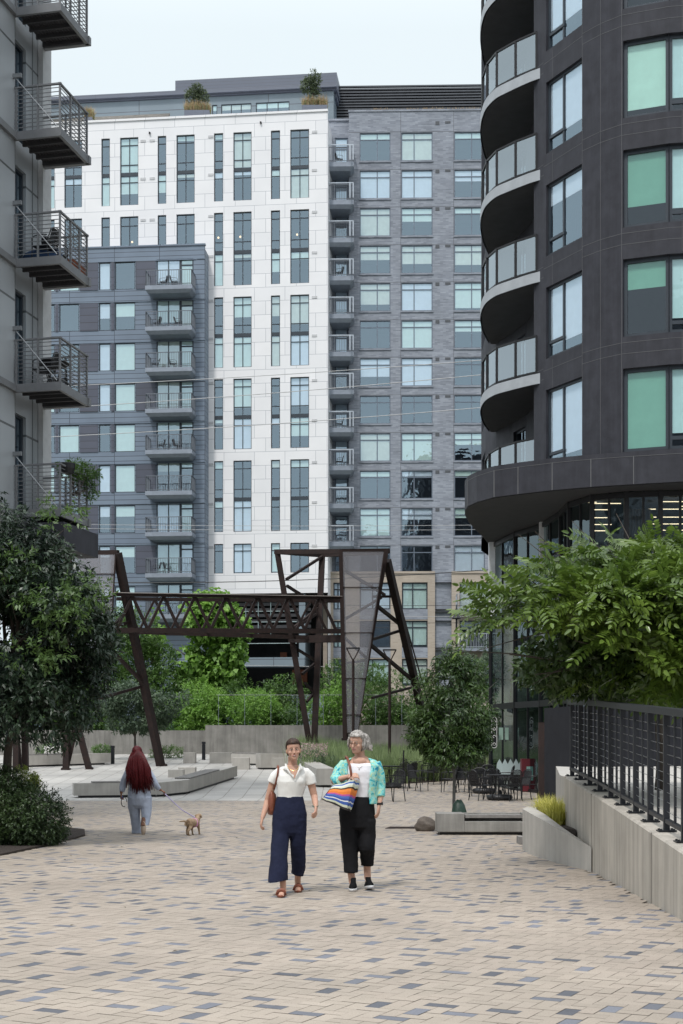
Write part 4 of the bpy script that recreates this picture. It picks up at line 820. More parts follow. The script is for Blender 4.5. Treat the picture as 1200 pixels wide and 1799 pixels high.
# glossy tree at the right, behind the railing
B = (4.2, 18.6, 1.0)
rb = [PB(1085, 1005, 17.8, .5, .6, .2), PB(960, 1060, 17.2, .42, .6, .2), PB(1050, 1060, 17.0, .6, .7, .25), PB(1150, 1060, 17.2, .7, .8, .4), PB(1010, 1125, 17.4, .6, .7, .28), PB(1120, 1130, 17.2, .8, .8, .35), PB(895, 1052, 17.6, .32, .4, .09), PB(880, 1090, 17.5, .28, .4, .10), PB(895, 1150, 17.7, .28, .4, .12), PB(940, 1185, 17.7, .3, .4, .12), PB(1060, 1172, 17.8, .6, .6, .16), PB(1190, 1130, 17.4, .7, .8, .55), PB(1210, 1010, 18.0, .5, .6, .3), PB(975, 1005, 17.6, .3, .4, .1), PB(1165, 962, 17.9, .32, .4, .08), PB(1065, 958, 18.0, .22, .4, .09), PB(1020, 985, 17.7, .25, .4, .12)]
tR = empty('glossy_leaved_tree', B); tag(tR, 'tree with bright glossy compound leaves hanging behind the cable railing', 'tree')
fronds('crown', local(rb, B), 2000, .122, .048, 7, LF['glossy'], tR, 41, .3)
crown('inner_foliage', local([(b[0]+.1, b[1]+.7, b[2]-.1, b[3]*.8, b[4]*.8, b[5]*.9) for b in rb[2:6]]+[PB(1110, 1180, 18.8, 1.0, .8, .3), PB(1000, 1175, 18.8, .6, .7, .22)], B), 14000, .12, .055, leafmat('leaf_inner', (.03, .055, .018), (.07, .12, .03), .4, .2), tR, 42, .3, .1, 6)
limbs('trunk', (0, 0, 0), (-.1, -.3, 1.5), [b[:3] for b in local(rb, B)], .07, M['bark'], tR, 3)
# ---- plants behind the back wall and in the middle bed
TZ = 1.75
def btree(name, label, px, Y, z0, blobs, n, L, W, m, r0, seed, droop=.3, ttop=1200, **kw): b0 = P(px, 1300, Y); b0 = (b0.x, b0.y, z0); t = P(px, ttop, Y); return tree(name, label, b0, (t.x, t.y, t.z), blobs, n, L, W, m, r0, seed, droop, **kw)
btree('broad_leaved_tree', 'bright tree with big heart-shaped leaves rising behind the rusty truss', 385, 70, TZ, [PB(370, 1085, 70, 1.1, 1.2, 1.0), PB(315, 1095, 70, 1.0, 1, .9), PB(400, 1140, 70, .6, .8, .7), PB(320, 1165, 70, 1.1, 1, .7), PB(385, 1180, 70, .9, .8, .5), PB(300, 1080, 70.5, .6, .7, .5), PB(345, 1200, 70, .9, .8, .5), PB(285, 1130, 70.5, .8, .8, .6), PB(412, 1105, 70, .5, .6, .5)], 9500, .28, .24, LF['bright'], .10, 51, .6, 1210, group=None, gap=.25, per=4, gs=1.3)
btree('feathery_tree', 'fine-leaved green tree left of the broad-leaved one behind the truss', 250, 69, TZ, [PB(240, 1110, 69, 1.0, 1, 1.0), PB(210, 1150, 69, .8, 1, .9), PB(275, 1160, 69, .9, 1, .8), PB(240, 1200, 69, 1.2, 1, .7), PB(225, 1075, 69, .5, .6, .5)], 15000, .16, .05, LF['mid'], .08, 52, .3, 1180, gap=.15, gs=1.6)
btree('gray_green_tree', 'gray-green small tree in front of the back wall above the red-haired walker', 237, 60, 1.0, [PB(230, 1225, 60, .9, .9, .55), PB(280, 1240, 60, .8, .8, .5), PB(200, 1235, 60, .6, .7, .4), PB(255, 1265, 60, .9, .8, .4), PB(215, 1270, 60, .5, .6, .3), PB(310, 1225, 60.5, .5, .6, .4)], 12000, .15, .06, LF['gray'], .06, 53, .4, 1275, gap=.15, gs=2)
k_ = 0
for (px, y, Y, r, rz, m, n, L, lab) in (
 (60, 1240, 68, 2.2, 1.3, 'mid', 9000, .17, 'green shrub behind the back wall hidden partly by the dark tree'),
 (-60, 1210, 67, 2.6, 2.0, 'mid', 8000, .19, 'large bush behind the back wall at the far left end'),
 (-190, 1200, 66, 2.8, 2.2, 'mid', 8000, .2, 'bush beyond the left building corner behind the back wall'),
 (150, 1250, 67, 1.6, 1.1, 'mid', 8000, .17, 'mid green bush on the bank left of the gray-green tree'),
 (300, 1215, 69, 1.5, 1.0, 'mid', 8000, .16, 'leafy bush between the feathery tree and the broad-leaved tree'),
 (340, 1232, 67.5, 1.6, .8, 'bright', 8000, .15, 'wide light green bush below the broad-leaved tree'),
 (100, 1200, 70, 1.8, 1.5, 'mid', 7000, .17, 'tall bush behind the left truss legs'),
 (330, 1262, 66.6, 1.3, .95, 'bright', 9000, .15, 'bright bush spilling over the low left back wall'),
 (175, 1190, 70, 1.3, 1.4, 'mid', 7000, .16, 'tall green bush beside the left truss tower'),
 (395, 1270, 68, 1.0, .8, 'mid', 5000, .15, 'low bush at the step of the back wall'),
 (447, 1248, 66.8, 1.15, .95, 'bright', 9500, .13, 'rounded light green bush directly above the taller back wall'),
 (435, 1222, 69, 1.5, .7, 'mid', 7000, .15, 'darker leafy bush behind the rounded light green one'),
 (500, 1225, 69, 1.0, 1.0, 'mid', 5500, .15, 'bushy shrub left of the forked rusty pylon'),
 (500, 1265, 67, .9, .6, 'mid', 5000, .14, 'low shrub at the foot of the forked rusty pylon'),
 (578, 1235, 68, .9, 1.4, 'bright', 6500, .14, 'upright light green shrub between the two rusty pylons'),
 (600, 1195, 69.5, .9, .9, 'mid', 5000, .15, 'small leafy tree top behind the perforated panel'),
 (655, 1245, 68, 1.2, 1.2, 'mid', 7500, .14, 'green shrub between the two forked street lamps'),
 (710, 1232, 69, 1.4, 1.4, 'mid', 8500, .15, 'wide green shrub right of the second forked lamp'),
 (770, 1250, 67, 1.2, 1.2, 'mid', 7000, .14, 'leafy shrub behind the young tree'),
 (830, 1230, 62, 1.1, 1.7, 'mid', 9000, .13, 'tall green shrub against the glass podium corner'),
 (845, 1170, 66, .9, 1.2, 'gray', 6000, .14, 'gray-green tree top beside the glass podium'),
 (640, 1195, 71, 1.2, .8, 'mid', 5000, .15, 'far shrub seen under the right leaning truss leg')):
    k_ += 1; p = P(px, y, Y); bb_ = [(p.x, p.y, p.z, r, r*.8, rz), (p.x-r*.55, p.y, p.z-rz*.35, r*.6, r*.6, rz*.7), (p.x+r*.5, p.y-.2, p.z-rz*.3, r*.6, r*.6, rz*.75), (p.x, p.y, p.z-rz*.8, r*.9, r*.7, rz*.6)]
    shrub(lab, bb_, n, L, L*.38, LF[m], 60+k_, name='bush' if Y > 60 else 'shrub', gap=.12, gs=1.7+r*.2)
# far tree masses closing the view behind the truss
def blades(name, roots, h, w_, m, parent=None, seed=1, lean=.35, kind=None):
    rg = np.random.default_rng(seed); n = len(roots); a = rg.uniform(0, 6.283, n); le = rg.uniform(.1, 1, n)*lean; H = h*rg.uniform(.55, 1.1, n); d = np.stack([np.cos(a), np.sin(a), np.zeros(n)], 1); s = np.stack([-np.sin(a), np.cos(a), np.zeros(n)], 1)*w_
    up = np.array([0, 0, 1.]); r0 = roots; r1 = roots+up*(H*.55)[:, None]+d*(H*le*.35)[:, None]; r2 = roots+up*(H*(1-le*.35))[:, None]+d*(H*le)[:, None]
    V = np.stack([r0-s/2, r0+s/2, r1+s/2.4, r1-s/2.4, r2], 1).reshape(-1, 3); b = np.arange(n)*5; Fq = np.concatenate([np.stack([b, b+1, b+2, b+3], 1), np.stack([b+3, b+2, b+4, b+4], 1)])
    me = bpy.data.meshes.new(name); fs = [tuple(x) for x in Fq[:n]]+[tuple(x[:3]) for x in Fq[n:]]; me.from_pydata([tuple(v) for v in V], [], fs); me.materials.append(m); o = bpy.data.objects.new(name, me); C.objects.link(o)
    if parent is not None: o.parent = parent
    return o
rg = np.random.default_rng(9); pts = []
GBED = [(-1.4, 50), (.2, 49.5), (2.5, 50.5), (4.8, 53), (6.2, 60), (3, 63.6), (-1.8, 63.6), (-2.0, 56)]
mb = MB(); mb.prism(GBED, -.2, [gz(*q)+.03 for q in GBED]); struct(mb.build('planting_bed', M['soil']))
tuft = [(rg.uniform(-2, 6), rg.uniform(49.5, 63)) for _ in range(620)]
for x, y in tuft:
    if inside((x, y), GBED):
        zz = gz(x, y)-.02; h_ = 42; q = rg.normal(size=(h_, 2))*.16; pts += [(x+a, y+b, zz) for a, b in q]
o = blades('ornamental_grass', np.array(pts), 1.3, .022, LF['grass'], seed=3, lean=.6); tag(o, 'mass of feathery green ornamental grass in the middle bed behind the two women', 'grass'); o['kind'] = 'stuff'
rg = np.random.default_rng(10); q = []
for _ in range(700):
    px, py = rg.uniform(522, 575), rg.uniform(1305, 1330); p = P(px, py, rg.uniform(50, 53)); q.append(tuple(p))
q = np.array(q); V, Fq = leaves(q, rg.normal(size=q.shape), rg.normal(size=q.shape), .05, .045); o = npmesh('pink_flowers', V, Fq, leafmat('petal_pink', (.35, .22, .22), (.55, .42, .40), .6, .3)); tag(o, 'pale pink flower heads on the left end of the grass bed', 'flowers'); o['kind'] = 'stuff'
shrub('low flowering shrub at the left end of the grass bed', [PB(548, 1345, 51, .5, .5, .55), PB(530, 1325, 52.5, .4, .4, .35), PB(575, 1350, 50.5, .5, .5, .5)], 7000, .07, .02, LF['gray'], 91)
# yellow grass in the curved planter
rg = np.random.default_rng(12); pts = []
for k in range(26):
    t = rg.random(); x = 3.0+rg.uniform(0, .18)+.05*t; y = 19.6+2.3*t; pts += [(x+a*.05, y+b*.06, .45) for a, b in rg.normal(size=(34, 2))]
o = blades('yellow_grass', np.array(pts), .42, .014, LF['ygrass'], seed=4, lean=.95); tag(o, 'tufts of bright yellow-green grass in the curved concrete planter', 'grass'); o['kind'] = 'stuff'
# flowers and weeds at the foot of the back wall
shrub('low white-flowered plant behind the far left concrete bench', [PB(95, 1318, 61, .7, .4, .22)], 2500, .08, .03, LF['mid'], 93)
rg = np.random.default_rng(14); q = np.array([tuple(P(rg.uniform(78, 112), rg.uniform(1311, 1326), 60.4)) for _ in range(120)]); V, Fq = leaves(q, rg.normal(size=q.shape), np.array([[0, -1, .4]]*120)+rg.normal(size=q.shape)*.3, .09, .09); o = npmesh('white_flowers', V, Fq, leafmat('petal_white', (.5, .48, .46), (.7, .68, .66), .6, .2)); tag(o, 'white daisy heads in front of the low back wall at the left', 'flowers'); o['kind'] = 'stuff'
shrub('low weeds at the foot of the low back wall', [PB(300, 1325, 61.5, .5, .3, .3), PB(275, 1328, 61.5, .3, .3, .22)], 2200, .09, .03, LF['mid'], 94)
shrub('small dark weed beside the gray bollard of the far left bench', [PB(180, 1318, 61, .4, .3, .18)], 1500, .08, .03, LF['mid'], 95)
LT = np.array(q_litter); d_ = unit(np.stack([np.cos(a_litter), np.sin(a_litter), np.full(len(LT), .12)], 1)); V, Fq = leaves(LT, d_, np.tile([0, 0, 1.], (len(LT), 1)), .045, .022); o = npmesh('leaf_litter', V, Fq, leafmat('dry_leaf', (.05, .035, .02), (.12, .10, .04), .8, 0)); tag(o, 'few scattered dry leaves lying on the brick paving', 'leaves'); o['kind'] = 'stuff'
# ---- rooftop planting
def roofplant(px, yb, label, tan_, Y=108.2, w=22):
    b = P(px, yb+8, Y); o = empty('rooftop_planter', b); tag(o, label, 'planter'); mb = MB(); mb.box(-w/F*Y, w/F*Y, -.5, .5, -.3, .25); mb.build('planter_box', M['slate'], o); rg = np.random.default_rng(int(px)); q = np.stack([rg.uniform(-w/F*Y, w/F*Y, 900), rg.uniform(-.5, .5, 900), np.full(900, .2)], 1)
    g = blades('grass', q, .95, .03, LF['tan'], o, 3, .5); q2 = q[:350]; blades('green_grass', q2, .75, .03, LF['grass'], o, 6, .5)
    return o
roofplant(347, 196, 'rooftop planter of tan grass left on the white block parapet', 1); roofplant(553, 187, 'rooftop planter of tan grass near the right corner of the white block', 1)
for px, py, lab, w_ in ((345, 168, 'small rooftop tree above the left tan grass planter', 1.0), (550, 152, 'small rooftop tree above the right tan grass planter', 1.1)):
    b0 = P(px, 200 if px < 400 else 188, 109); tree('rooftop_tree', lab, tuple(b0), tuple(P(px, py+12, 109)), [PB(px-8, py, 109, .5*w_, .5, .4), PB(px+9, py+2, 109, .5*w_, .5, .4), PB(px, py-9, 109, .5*w_, .5, .35), PB(px+2, py-20 if px > 400 else py-10, 109, .35, .3, .3), PB(px-2, py+12, 109, .45, .4, .3)], 2600, .13, .07, LF['fir'], .04, 70+px, gap=.35, gs=3, group='rooftop trees')
o = roofplant(157, 208, 'tuft of tan grass on the parapet at the left end of the white block', 1, 108.2, 7)
rg = np.random.default_rng(3); q = np.array([(fg.u(rg.uniform(655, 860)), rg.uniform(.2, .8), 0) for _ in range(900)]); o = blades('parapet_grass', q, .32, .05, LF['tan'], seed=8, lean=1.0); o.location = (fg.O.x, fg.O.y, gt+.1); o.rotation_euler = (0, 0, -R(1.5)); tag(o, 'dry brown sedum along the gray brick parapet', 'grass'); o['kind'] = 'stuff'
# plants on the lowest grille balcony
Mx = bl.matrix_basis
p = lambda x, y, z: tuple(Matrix.Translation((-7.94, 34.5, 0)) @ Matrix.Rotation(R(90-al), 4, 'Z') @ Vector((x, y, z)))
z0 = FZ[0]
shrub('leafy balcony plants spilling over the lowest grille railing', [(*p(.9, -1.15, z0+1.12), .35, .2, .13), (*p(1.4, -1.2, z0+1.08), .3, .2, .16), (*p(1.6, -1.28, z0+.8), .12, .12, .3)], 1500, .10, .035, LF['mid'], 96)
mb = MB(); mb.rings([[(math.cos(t)*r, math.sin(t)*r*.8, z) for t in [2*math.pi*k/14 for k in range(14)]] for z, r in ((0, .15), (.12, .19), (.24, .2), (.25, .17))]); o = mb.build('plant_pot', M['black'], loc=p(.35, -1.2, z0+.92)); tag(o, 'black plant pot hung on the lowest grille balcony rail', 'plant pot')
# ------------------------------------------------------------------ rusty truss gateway
def Gh(px, py, h):
    "point at height h above the plaza seen at a pixel"
    a = (px-HX)/F; lo, hi = 5., 66.
    for _ in range(50):
        m_ = (lo+hi)/2
        if EYE-(py-HY)/F*m_ > gz(a*m_, m_)+h: lo = m_
        else: hi = m_
    return Vector((a*lo, lo, gz(a*lo, lo)+h))
def perforated(name):
    m = bpy.data.materials.new(name); m.use_nodes = True; t = m.node_tree; b = t.nodes['Principled BSDF']; n = t.nodes.new; l = t.links.new
    b.inputs['Base Color'].default_value = (.30, .295, .32, 1); b.inputs['Roughness'].default_value = .6
    tr = n('ShaderNodeBsdfTransparent'); mx = n('ShaderNodeMixShader'); mx.inputs[0].default_value = .46; l(tr.outputs[0], mx.inputs[1]); l(b.outputs[0], mx.inputs[2]); l(mx.outputs[0], t.nodes['Material Output'].inputs[0]); return m
M['perf'] = perforated('perforated_sheet')
def tower(name, label, members, panels, rails=()):
    o0 = P(*members[0][0]); base = Vector((o0.x, o0.y, gz(o0.x, min(o0.y, 66)))); e = empty(name, base); tag(e, label, 'steel tower', 'rusted truss towers')
    for nm, grp in (('leg', 'L'), ('top_beam', 'T')):
        for mb_ in members:
            if mb_[3] != grp: continue
            a, b = P(*mb_[0])-base, P(*mb_[1])-base; m = MB(); m.bar(a, b, mb_[2], mb_[2]*1.15); 
            if grp == 'L' and nm == 'leg': m.bar(a-(b-a).normalized()*.02, a+(b-a).normalized()*.08, mb_[2]*1.5)
            m.build(nm, M['rust'], e)
    for mb_ in members:
        if mb_[3] == 'B': a, b = P(*mb_[0])-base, P(*mb_[1])-base; m = MB(); m.bar(a, b, mb_[2]); m.build('brace', M['rust'], e)
    for pn in panels:
        q = [P(*c)-base for c in pn]; n = (q[1]-q[0]).cross(q[2]-q[0]).normalized()*.01; m = MB(); m.add([v+n for v in q]+[v-n for v in q], [(0, 1, 2, 3), (7, 6, 5, 4), (0, 4, 5, 1), (1, 5, 6, 2), (2, 6, 7, 3), (3, 7, 4, 0)]); pl = m.build('perforated_panel', M['perf'], e)
        f = MB()
        for i in range(4): f.bar(q[i]+n, q[(i+1) % 4]+n, .05)
        for t in (.2, .45, .7, .9): f.bar(q[0].lerp(q[3], t)-n*3, q[1].lerp(q[2], t)-n*3, .035)
        f.build('panel_frame', M['rust'], pl)
    return e
L_, B_, T_ = 'L', 'B', 'T'
rt_ = [((544, 1308, 60), (487, 969, 60.5), .24, L_), ((552, 1306, 60), (566, 976, 62.5), .24, L_), ((607, 1300, 58), (600, 967, 58), .22, L_), ((622, 1296, 58.4), (680, 966, 58.6), .16, L_), ((744, 1262, 63), (680, 985, 58.9), .27, L_), ((760, 1262, 66), (700, 1050, 62.0), .05, B_),
 ((484, 969.5, 60.5), (600, 969, 58), .17, T_), ((600, 969, 58), (684, 968, 58.7), .17, T_), ((487, 970, 60.5), (566, 976, 62.5), .14, T_), ((566, 976, 62.5), (680, 971, 58.7), .12, T_),
 ((503, 1018, 60.4), (566, 978, 62.3), .11, B_), ((504, 1029, 60.4), (562, 1066, 61.8), .11, B_), ((516, 1103, 60.3), (562, 1066, 61.8), .11, B_), ((518, 1104, 60.3), (557, 1078, 61.5), .1, B_), ((523, 1141, 60.2), (553, 1160, 61.1), .1, B_), ((531, 1184, 60.2), (553, 1166, 61), .1, B_), ((535, 1200, 60.1), (551, 1215, 60.7), .1, B_), ((539, 1233, 60.1), (550, 1220, 60.6), .1, B_),
 ((663, 1065, 58.6), (702, 1096, 60.6), .13, B_), ((703, 1108, 60.8), (652, 1124, 58.5), .11, B_), ((650, 1132, 58.5), (724, 1194, 61.8), .13, B_), ((654, 1226, 58.5), (730, 1206, 62), .10, B_), ((602, 1000, 58), (676, 1045, 61), .1, B_), ((602, 1090, 58), (670, 1050, 61), .09, B_), ((605, 1120, 58), (648, 1160, 60), .09, B_), ((606, 1165, 58), (648, 1160, 60), .09, B_), ((606, 1190, 58), (636, 1225, 59), .08, B_), ((607, 1250, 58), (636, 1225, 59), .08, B_), ((657, 1048, 58.6), (690, 1048, 60), .1, B_)]
tower('truss_tower', 'right rusted steel truss tower with forked legs and a gray perforated panel', rt_, [[(601, 968, 57.8), (675, 968, 58.2), (629, 1288, 58), (609, 1288, 57.8)]])
lt_ = [((283, 1348, 56.5), (206, 972, 54), .25, L_), ((116, 1353, 54.5), (118, 972, 55), .22, L_), ((157, 1353, 54.8), (133, 1262, 54.8), .2, L_), ((115, 1353, 54.7), (136, 1262, 54.8), .2, L_), ((28, 1356, 54), (30, 1100, 54), .2, L_), ((45, 1356, 54.5), (40, 1100, 54.5), .22, L_), ((36, 1352, 54.2), (30, 1285, 54.2), .14, B_),
 ((118, 971.5, 55), (208, 970.5, 54), .15, T_), ((118, 972, 55), (30, 975, 54.5), .15, T_), ((195, 1142, 54), (250, 1198, 55.4), .12, B_), ((170, 1228, 54), (250, 1206, 55.5), .11, B_), ((199, 1100, 54), (226, 1094, 54.7), .12, B_), ((199, 1100, 54), (222, 1075, 54.6), .1, B_), ((193, 1160, 54), (199, 985, 54), .12, L_), ((120, 1150, 55), (195, 1060, 54), .1, B_)]
tower('truss_tower', 'left rusted steel truss tower half hidden behind the dark tree', lt_, [[(123, 973, 54.1), (203, 973, 53.9), (193, 1152, 53.9), (150, 1152, 54)]])
e = empty('truss_bridge', P(400, 1108, 56.5)); tag(e, 'long horizontal rusted truss spanning between the two steel towers', 'truss bridge'); eb = P(400, 1108, 56.5)
def Yb(px): return 54+(px-200)/400*4
for nm, y0, y1, w_, dY in (('top_chord', 1044, 1050, .16, 0), ('bottom_chord', 1107, 1109, .2, 0), ('rear_top_chord', 1052, 1056, .15, 2.2), ('rear_bottom_chord', 1109, 1122, .18, 2.0)):
    m = MB(); x0 = 200 if dY == 0 else 205; m.bar(P(x0, y0, Yb(x0)+dY)-eb, P(602, y1, Yb(602)+dY)-eb, w_, w_*.9); m.build(nm.replace('rear_', 'rear_'), M['rust'], e)
m = MB(); m.bar(P(200, 1041, Yb(200)-.12)-eb, P(602, 1047.5, Yb(602)-.12)-eb, .05, .03); m.build('edge_strip', mat('pale_edge', (.30, .27, .25), .7), e)
for k in range(15):
    a = 205+k*27.5; 
    if k < 14: m = MB(); q = (a, a+27.5); y = (1047, 1106) if k % 2 else (1106, 1047); m.bar(P(q[0], y[0], Yb(q[0]))-eb, P(q[1], y[1], Yb(q[1]))-eb, .10); m.build('web_member', M['rust'], e)
    if k < 13: m = MB(); q = (a+12, a+39); y = (1108, 1054) if k % 2 else (1054, 1108); m.bar(P(q[0], y[0], Yb(q[0])+2.1)-eb, P(q[1], y[1], Yb(q[1])+2.1)-eb, .08); m.build('web_member', M['rust'], e)
m = MB()
for k in range(6): a = 215+k*75; m.bar(P(a, 1108, Yb(a))-eb, P(a, 1109, Yb(a)+2.1)-eb, .08)
m.build('cross_tie', M['rust'], e); m = MB(); m.bar(P(511, 1123, 60.3)-eb, P(604, 1122, 58)-eb, .26, .3); m.bar(P(511, 1110, 60.3)-eb, P(604, 1108, 58)-eb, .16); m.build('hanger_beam', M['rust'], e)
# ------------------------------------------------------------------ overhead wires
WP = mat('pale_wire', (.42, .42, .42), .5); WD = mat('dark_wire', (.03, .03, .03), .6)
def wire(a, b, r, m, label, sag=.15, group='overhead wires'):
    a, b = P(*a), P(*b); mb = MB(); mb.tube([a.lerp(b, t/12)+Vector((0, 0, -sag*4*(t/12)*(1-t/12))) for t in range(13)], r, 5); tag(mb.build('overhead_wire', m), label, 'wire', group)
for a, b, r, m, lab, sg in (((40, 681, 84), (1010, 619, 78), .021, WP, 'top pale wire crossing the apartment facades', .2), ((40, 720, 84), (1010, 642, 78), .021, WP, 'middle pale wire crossing the apartment facades', .2), ((40, 770, 84), (1010, 701, 78), .021, WP, 'third pale wire crossing the facades', .2),
 ((60, 920, 84), (880, 922, 84), .012, WP, 'thin pale wire above the truss', .1), ((60, 927, 84), (880, 930, 84), .012, WP, 'lower of the paired thin wires above the truss', .1), ((190, 1024, 72), (870, 1000, 72), .022, WD, 'dark twisted cable just above the truss bridge', .2), ((600, 1063, 78), (900, 1062, 78), .014, WD, 'thin dark wire across the tan brick base, upper one', .05), ((600, 1081, 78), (900, 1082, 78), .012, WP, 'thin pale wire across the upper tan windows', .05), ((600, 1094, 78), (900, 1092, 78), .012, WD, 'thin dark wire across the tan brick base, lower one', .05), ((380, 1168, 78), (860, 1172, 78), .012, WP, 'thin pale wire just above the shrubs', .05)):
    wire(a, b, r, m, lab, sg)
# light fence on the bank
e = empty('bank_fence', P(570, 1285, 65.6)); tag(e, 'thin metal fence along the railway bank above the back wall', 'fence'); eb = P(570, 1285, 65.6); m = MB(); m.tube([P(380, 1221, 65.6)-eb, P(760, 1221, 65.6)-eb], .013, 6); m.build('top_rail', mat('fence_gray', (.12, .125, .13), .5, .4), e)
for k in range(9): q = P(384+k*46, 1221, 65.6)-eb; m = MB(); m.tube([q, (q.x, q.y, -1.2)], .010, 6); m.build('post', M['slab'], e)
# ------------------------------------------------------------------ street lamps
def forklamp(px, ytop, Y, label):
    t = P(px, ytop, Y); b = Vector((t.x, t.y, .35)); o = empty('street_lamp', b); tag(o, label, 'street lamp', 'forked street lamps'); H = t.z-b.z; m = MB(); m.tube([(0, 0, 0), (0, 0, H-.42)], [.06, .05], 10); m.build('pole', M['rust'], o); m = MB(); m.box(-.13, .13, -.13, .13, 0, .05); m.build('base_plate', M['rust'], o)
    m = MB()
    for s in (-1, 1): m.tube([(0, 0, H-.45), (s*.07, 0, H-.33), (s*.24, 0, H)], .022, 8)
    m.build('fork', M['rust'], o); m = MB(); m.box(-.25, .25, -.05, .05, H-.02, H+.03); m.build('light_bar', M['black'], o)
forklamp(620.5, 1139, 52, 'forked street lamp in front of the perforated panel'); forklamp(684.5, 1142, 53, 'forked street lamp right of the perforated panel')
t = P(802, 1064, 74); o = empty('street_lamp', (t.x, t.y, 1.75)); tag(o, 'old-style dark street lamp with a conical shade in front of the brick pier', 'street lamp'); m = MB(); H = t.z-1.75; m.tube([(0, 0, 0), (0, 0, .8), (0, 0, .85), (0, 0, H-.7)], [.12, .12, .06, .05], 10); m.build('pole', M['black'], o)
m = MB(); m.rings([[(math.cos(a)*r, math.sin(a)*r, H-.7+z) for a in [2*math.pi*k/12 for k in range(12)]] for z, r in ((0, .24), (.05, .25), (.3, .08), (.5, .06), (.6, .03), (.75, .02))]); m.build('lamp_shade', M['black'], o)
# ------------------------------------------------------------------ bollards, blocks, benches
for px, yb, yt, lab in ((198, 1342, 1310, 'dark bollard at the end of the far left concrete bench'), (358, 1335, 1303, 'dark bollard between two concrete cubes'), (488, 1323, 1301, 'dark bollard behind the woman in white')):
    g = G(px, yb); H = (yb-yt)/F*g.y; o = empty('bollard', g); tag(o, lab, 'bollard', 'dark bollards'); m = MB(); m.box(-.07, .07, -.07, .07, 0, H-.12); m.build('post', M['charcoal'], o); m = MB(); m.box(-.08, .08, -.08, .08, H-.1, H); m.box(-.05, .05, -.05, .05, H-.12, H-.1); m.build('cap', M['charcoal'], o)
def bevel(o, w=.012):
    b = o.modifiers.new('bevel', 'BEVEL'); b.width = w; b.segments = 2; b.limit_method = 'ANGLE'; return o
def block(px0, px1, yb, yt, label, dp=.5, name='concrete_block', cat='concrete block', group='pale concrete blocks', m='conclight'):
    a, b = G(px0, yb), G(px1, yb); b = Vector((((px1-HX)/F)*a.y, a.y, a.z)); H = (yb-yt)/F*a.y; mb = MB(); mb.box(0, b.x-a.x, 0, dp, -.05, H-.0)
    return tag(bevel(mb.build(name, M[m], loc=a)), label, cat, group)
block(322, 343, 1341, 1322, 'single concrete cube seat left of the middle bollard'); block(313, 343, 1361, 1348, 'low concrete block behind the small cube near the long bench'); block(295, 322, 1366, 1352, 'small concrete cube touching the long angled bench'); block(368, 406, 1341, 1322, 'wide concrete block right of the middle bollard', .6); block(408, 438, 1352, 1331, 'concrete cube in front of the slatted back bench', .45)
def bench(pts, H, W, label, seat=None, group='long concrete benches', cap=None):
    "pts: ground polyline of the near edge (world xy); seat: list of (segment, t0, t1) wooden slats"
    b0 = Vector((pts[0][0], pts[0][1], gz(*pts[0]))); o = empty('concrete_bench', b0); tag(o, label, 'bench', group); mb = MB(); pl = MB(); n = len(pts); off = []
    for i in range(n):
        d = (Vector(pts[min(i+1, n-1)])-Vector(pts[max(i-1, 0)])).normalized(); off.append(Vector((-d.y, d.x))*W)
    loc = [Vector(p)-b0.xy for p in pts]; hz = [gz(*p)-b0.z for p in pts]
    for i in range(n-1):
        a, b = loc[i], loc[i+1]; c, d = b+off[i+1], a+off[i]; mb.prism([a, b, c, d], [hz[i]+.07, hz[i+1]+.07]*1+[hz[i+1]+.07, hz[i]+.07], [hz[i]+H, hz[i+1]+H, hz[i+1]+H, hz[i]+H])
        ai, bi, ci, di = a.lerp(c, .06), b.lerp(d, .06), c.lerp(a, .06), d.lerp(b, .06); pl.prism([ai, bi, ci, di], [hz[i]-.03, hz[i+1]-.03, hz[i+1]-.03, hz[i]-.03], [hz[i]+.069, hz[i+1]+.069, hz[i+1]+.069, hz[i]+.069])
    mb.build('concrete_body', M['conclight'], o); pl.build('plinth', M['black'], o)
    for (i, t0, t1) in seat or []:
        sm = MB(); a, b = loc[i], loc[i+1]
        for k in range(7):
            f0, f1 = .03+k*.125, .03+k*.125+.105; q0, q1 = a.lerp(b, t0), a.lerp(b, t1); w0 = off[i].lerp(off[i+1], t0); w1 = off[i].lerp(off[i+1], t1); z0, z1 = hz[i]*(1-t0)+hz[i+1]*t0+H, hz[i]*(1-t1)+hz[i+1]*t1+H
            sm.add([(*(q0+w0*f0), z0+.005), (*(q1+w1*f0), z1+.005), (*(q1+w1*f1), z1+.005), (*(q0+w0*f1), z0+.005), (*(q0+w0*f0), z0+.045), (*(q1+w1*f0), z1+.045), (*(q1+w1*f1), z1+.045), (*(q0+w0*f1), z0+.045)], [(3, 2, 1, 0), (4, 5, 6, 7), (0, 1, 5, 4), (1, 2, 6, 5), (2, 3, 7, 6), (3, 0, 4, 7)])
        sm.build('wooden_seat', M['wood'], o)
    return o
g = lambda px, py: tuple(G(px, py).xy)
bench([g(130, 1402), g(283, 1400), g(330, 1395), g(417, 1367)], .44, .6, 'long angled concrete bench with wooden seats in the middle of the plaza', [(0, .22, .62), (2, .05, .62)])
bench([g(12, 1349), g(195, 1343)], .46, .6, 'straight concrete bench with dark seat strip at the far left', [(0, 0, .62)])
bench([g(406, 1343), g(458, 1345), g(478, 1352)], .44, .6, 'slatted bench between concrete blocks left of the woman in white', [(0, .05, .9)])
bench([g(458, 1352), g(500, 1352), g(556, 1383)], .62, .6, 'taller faceted concrete bench behind the woman in white', [])
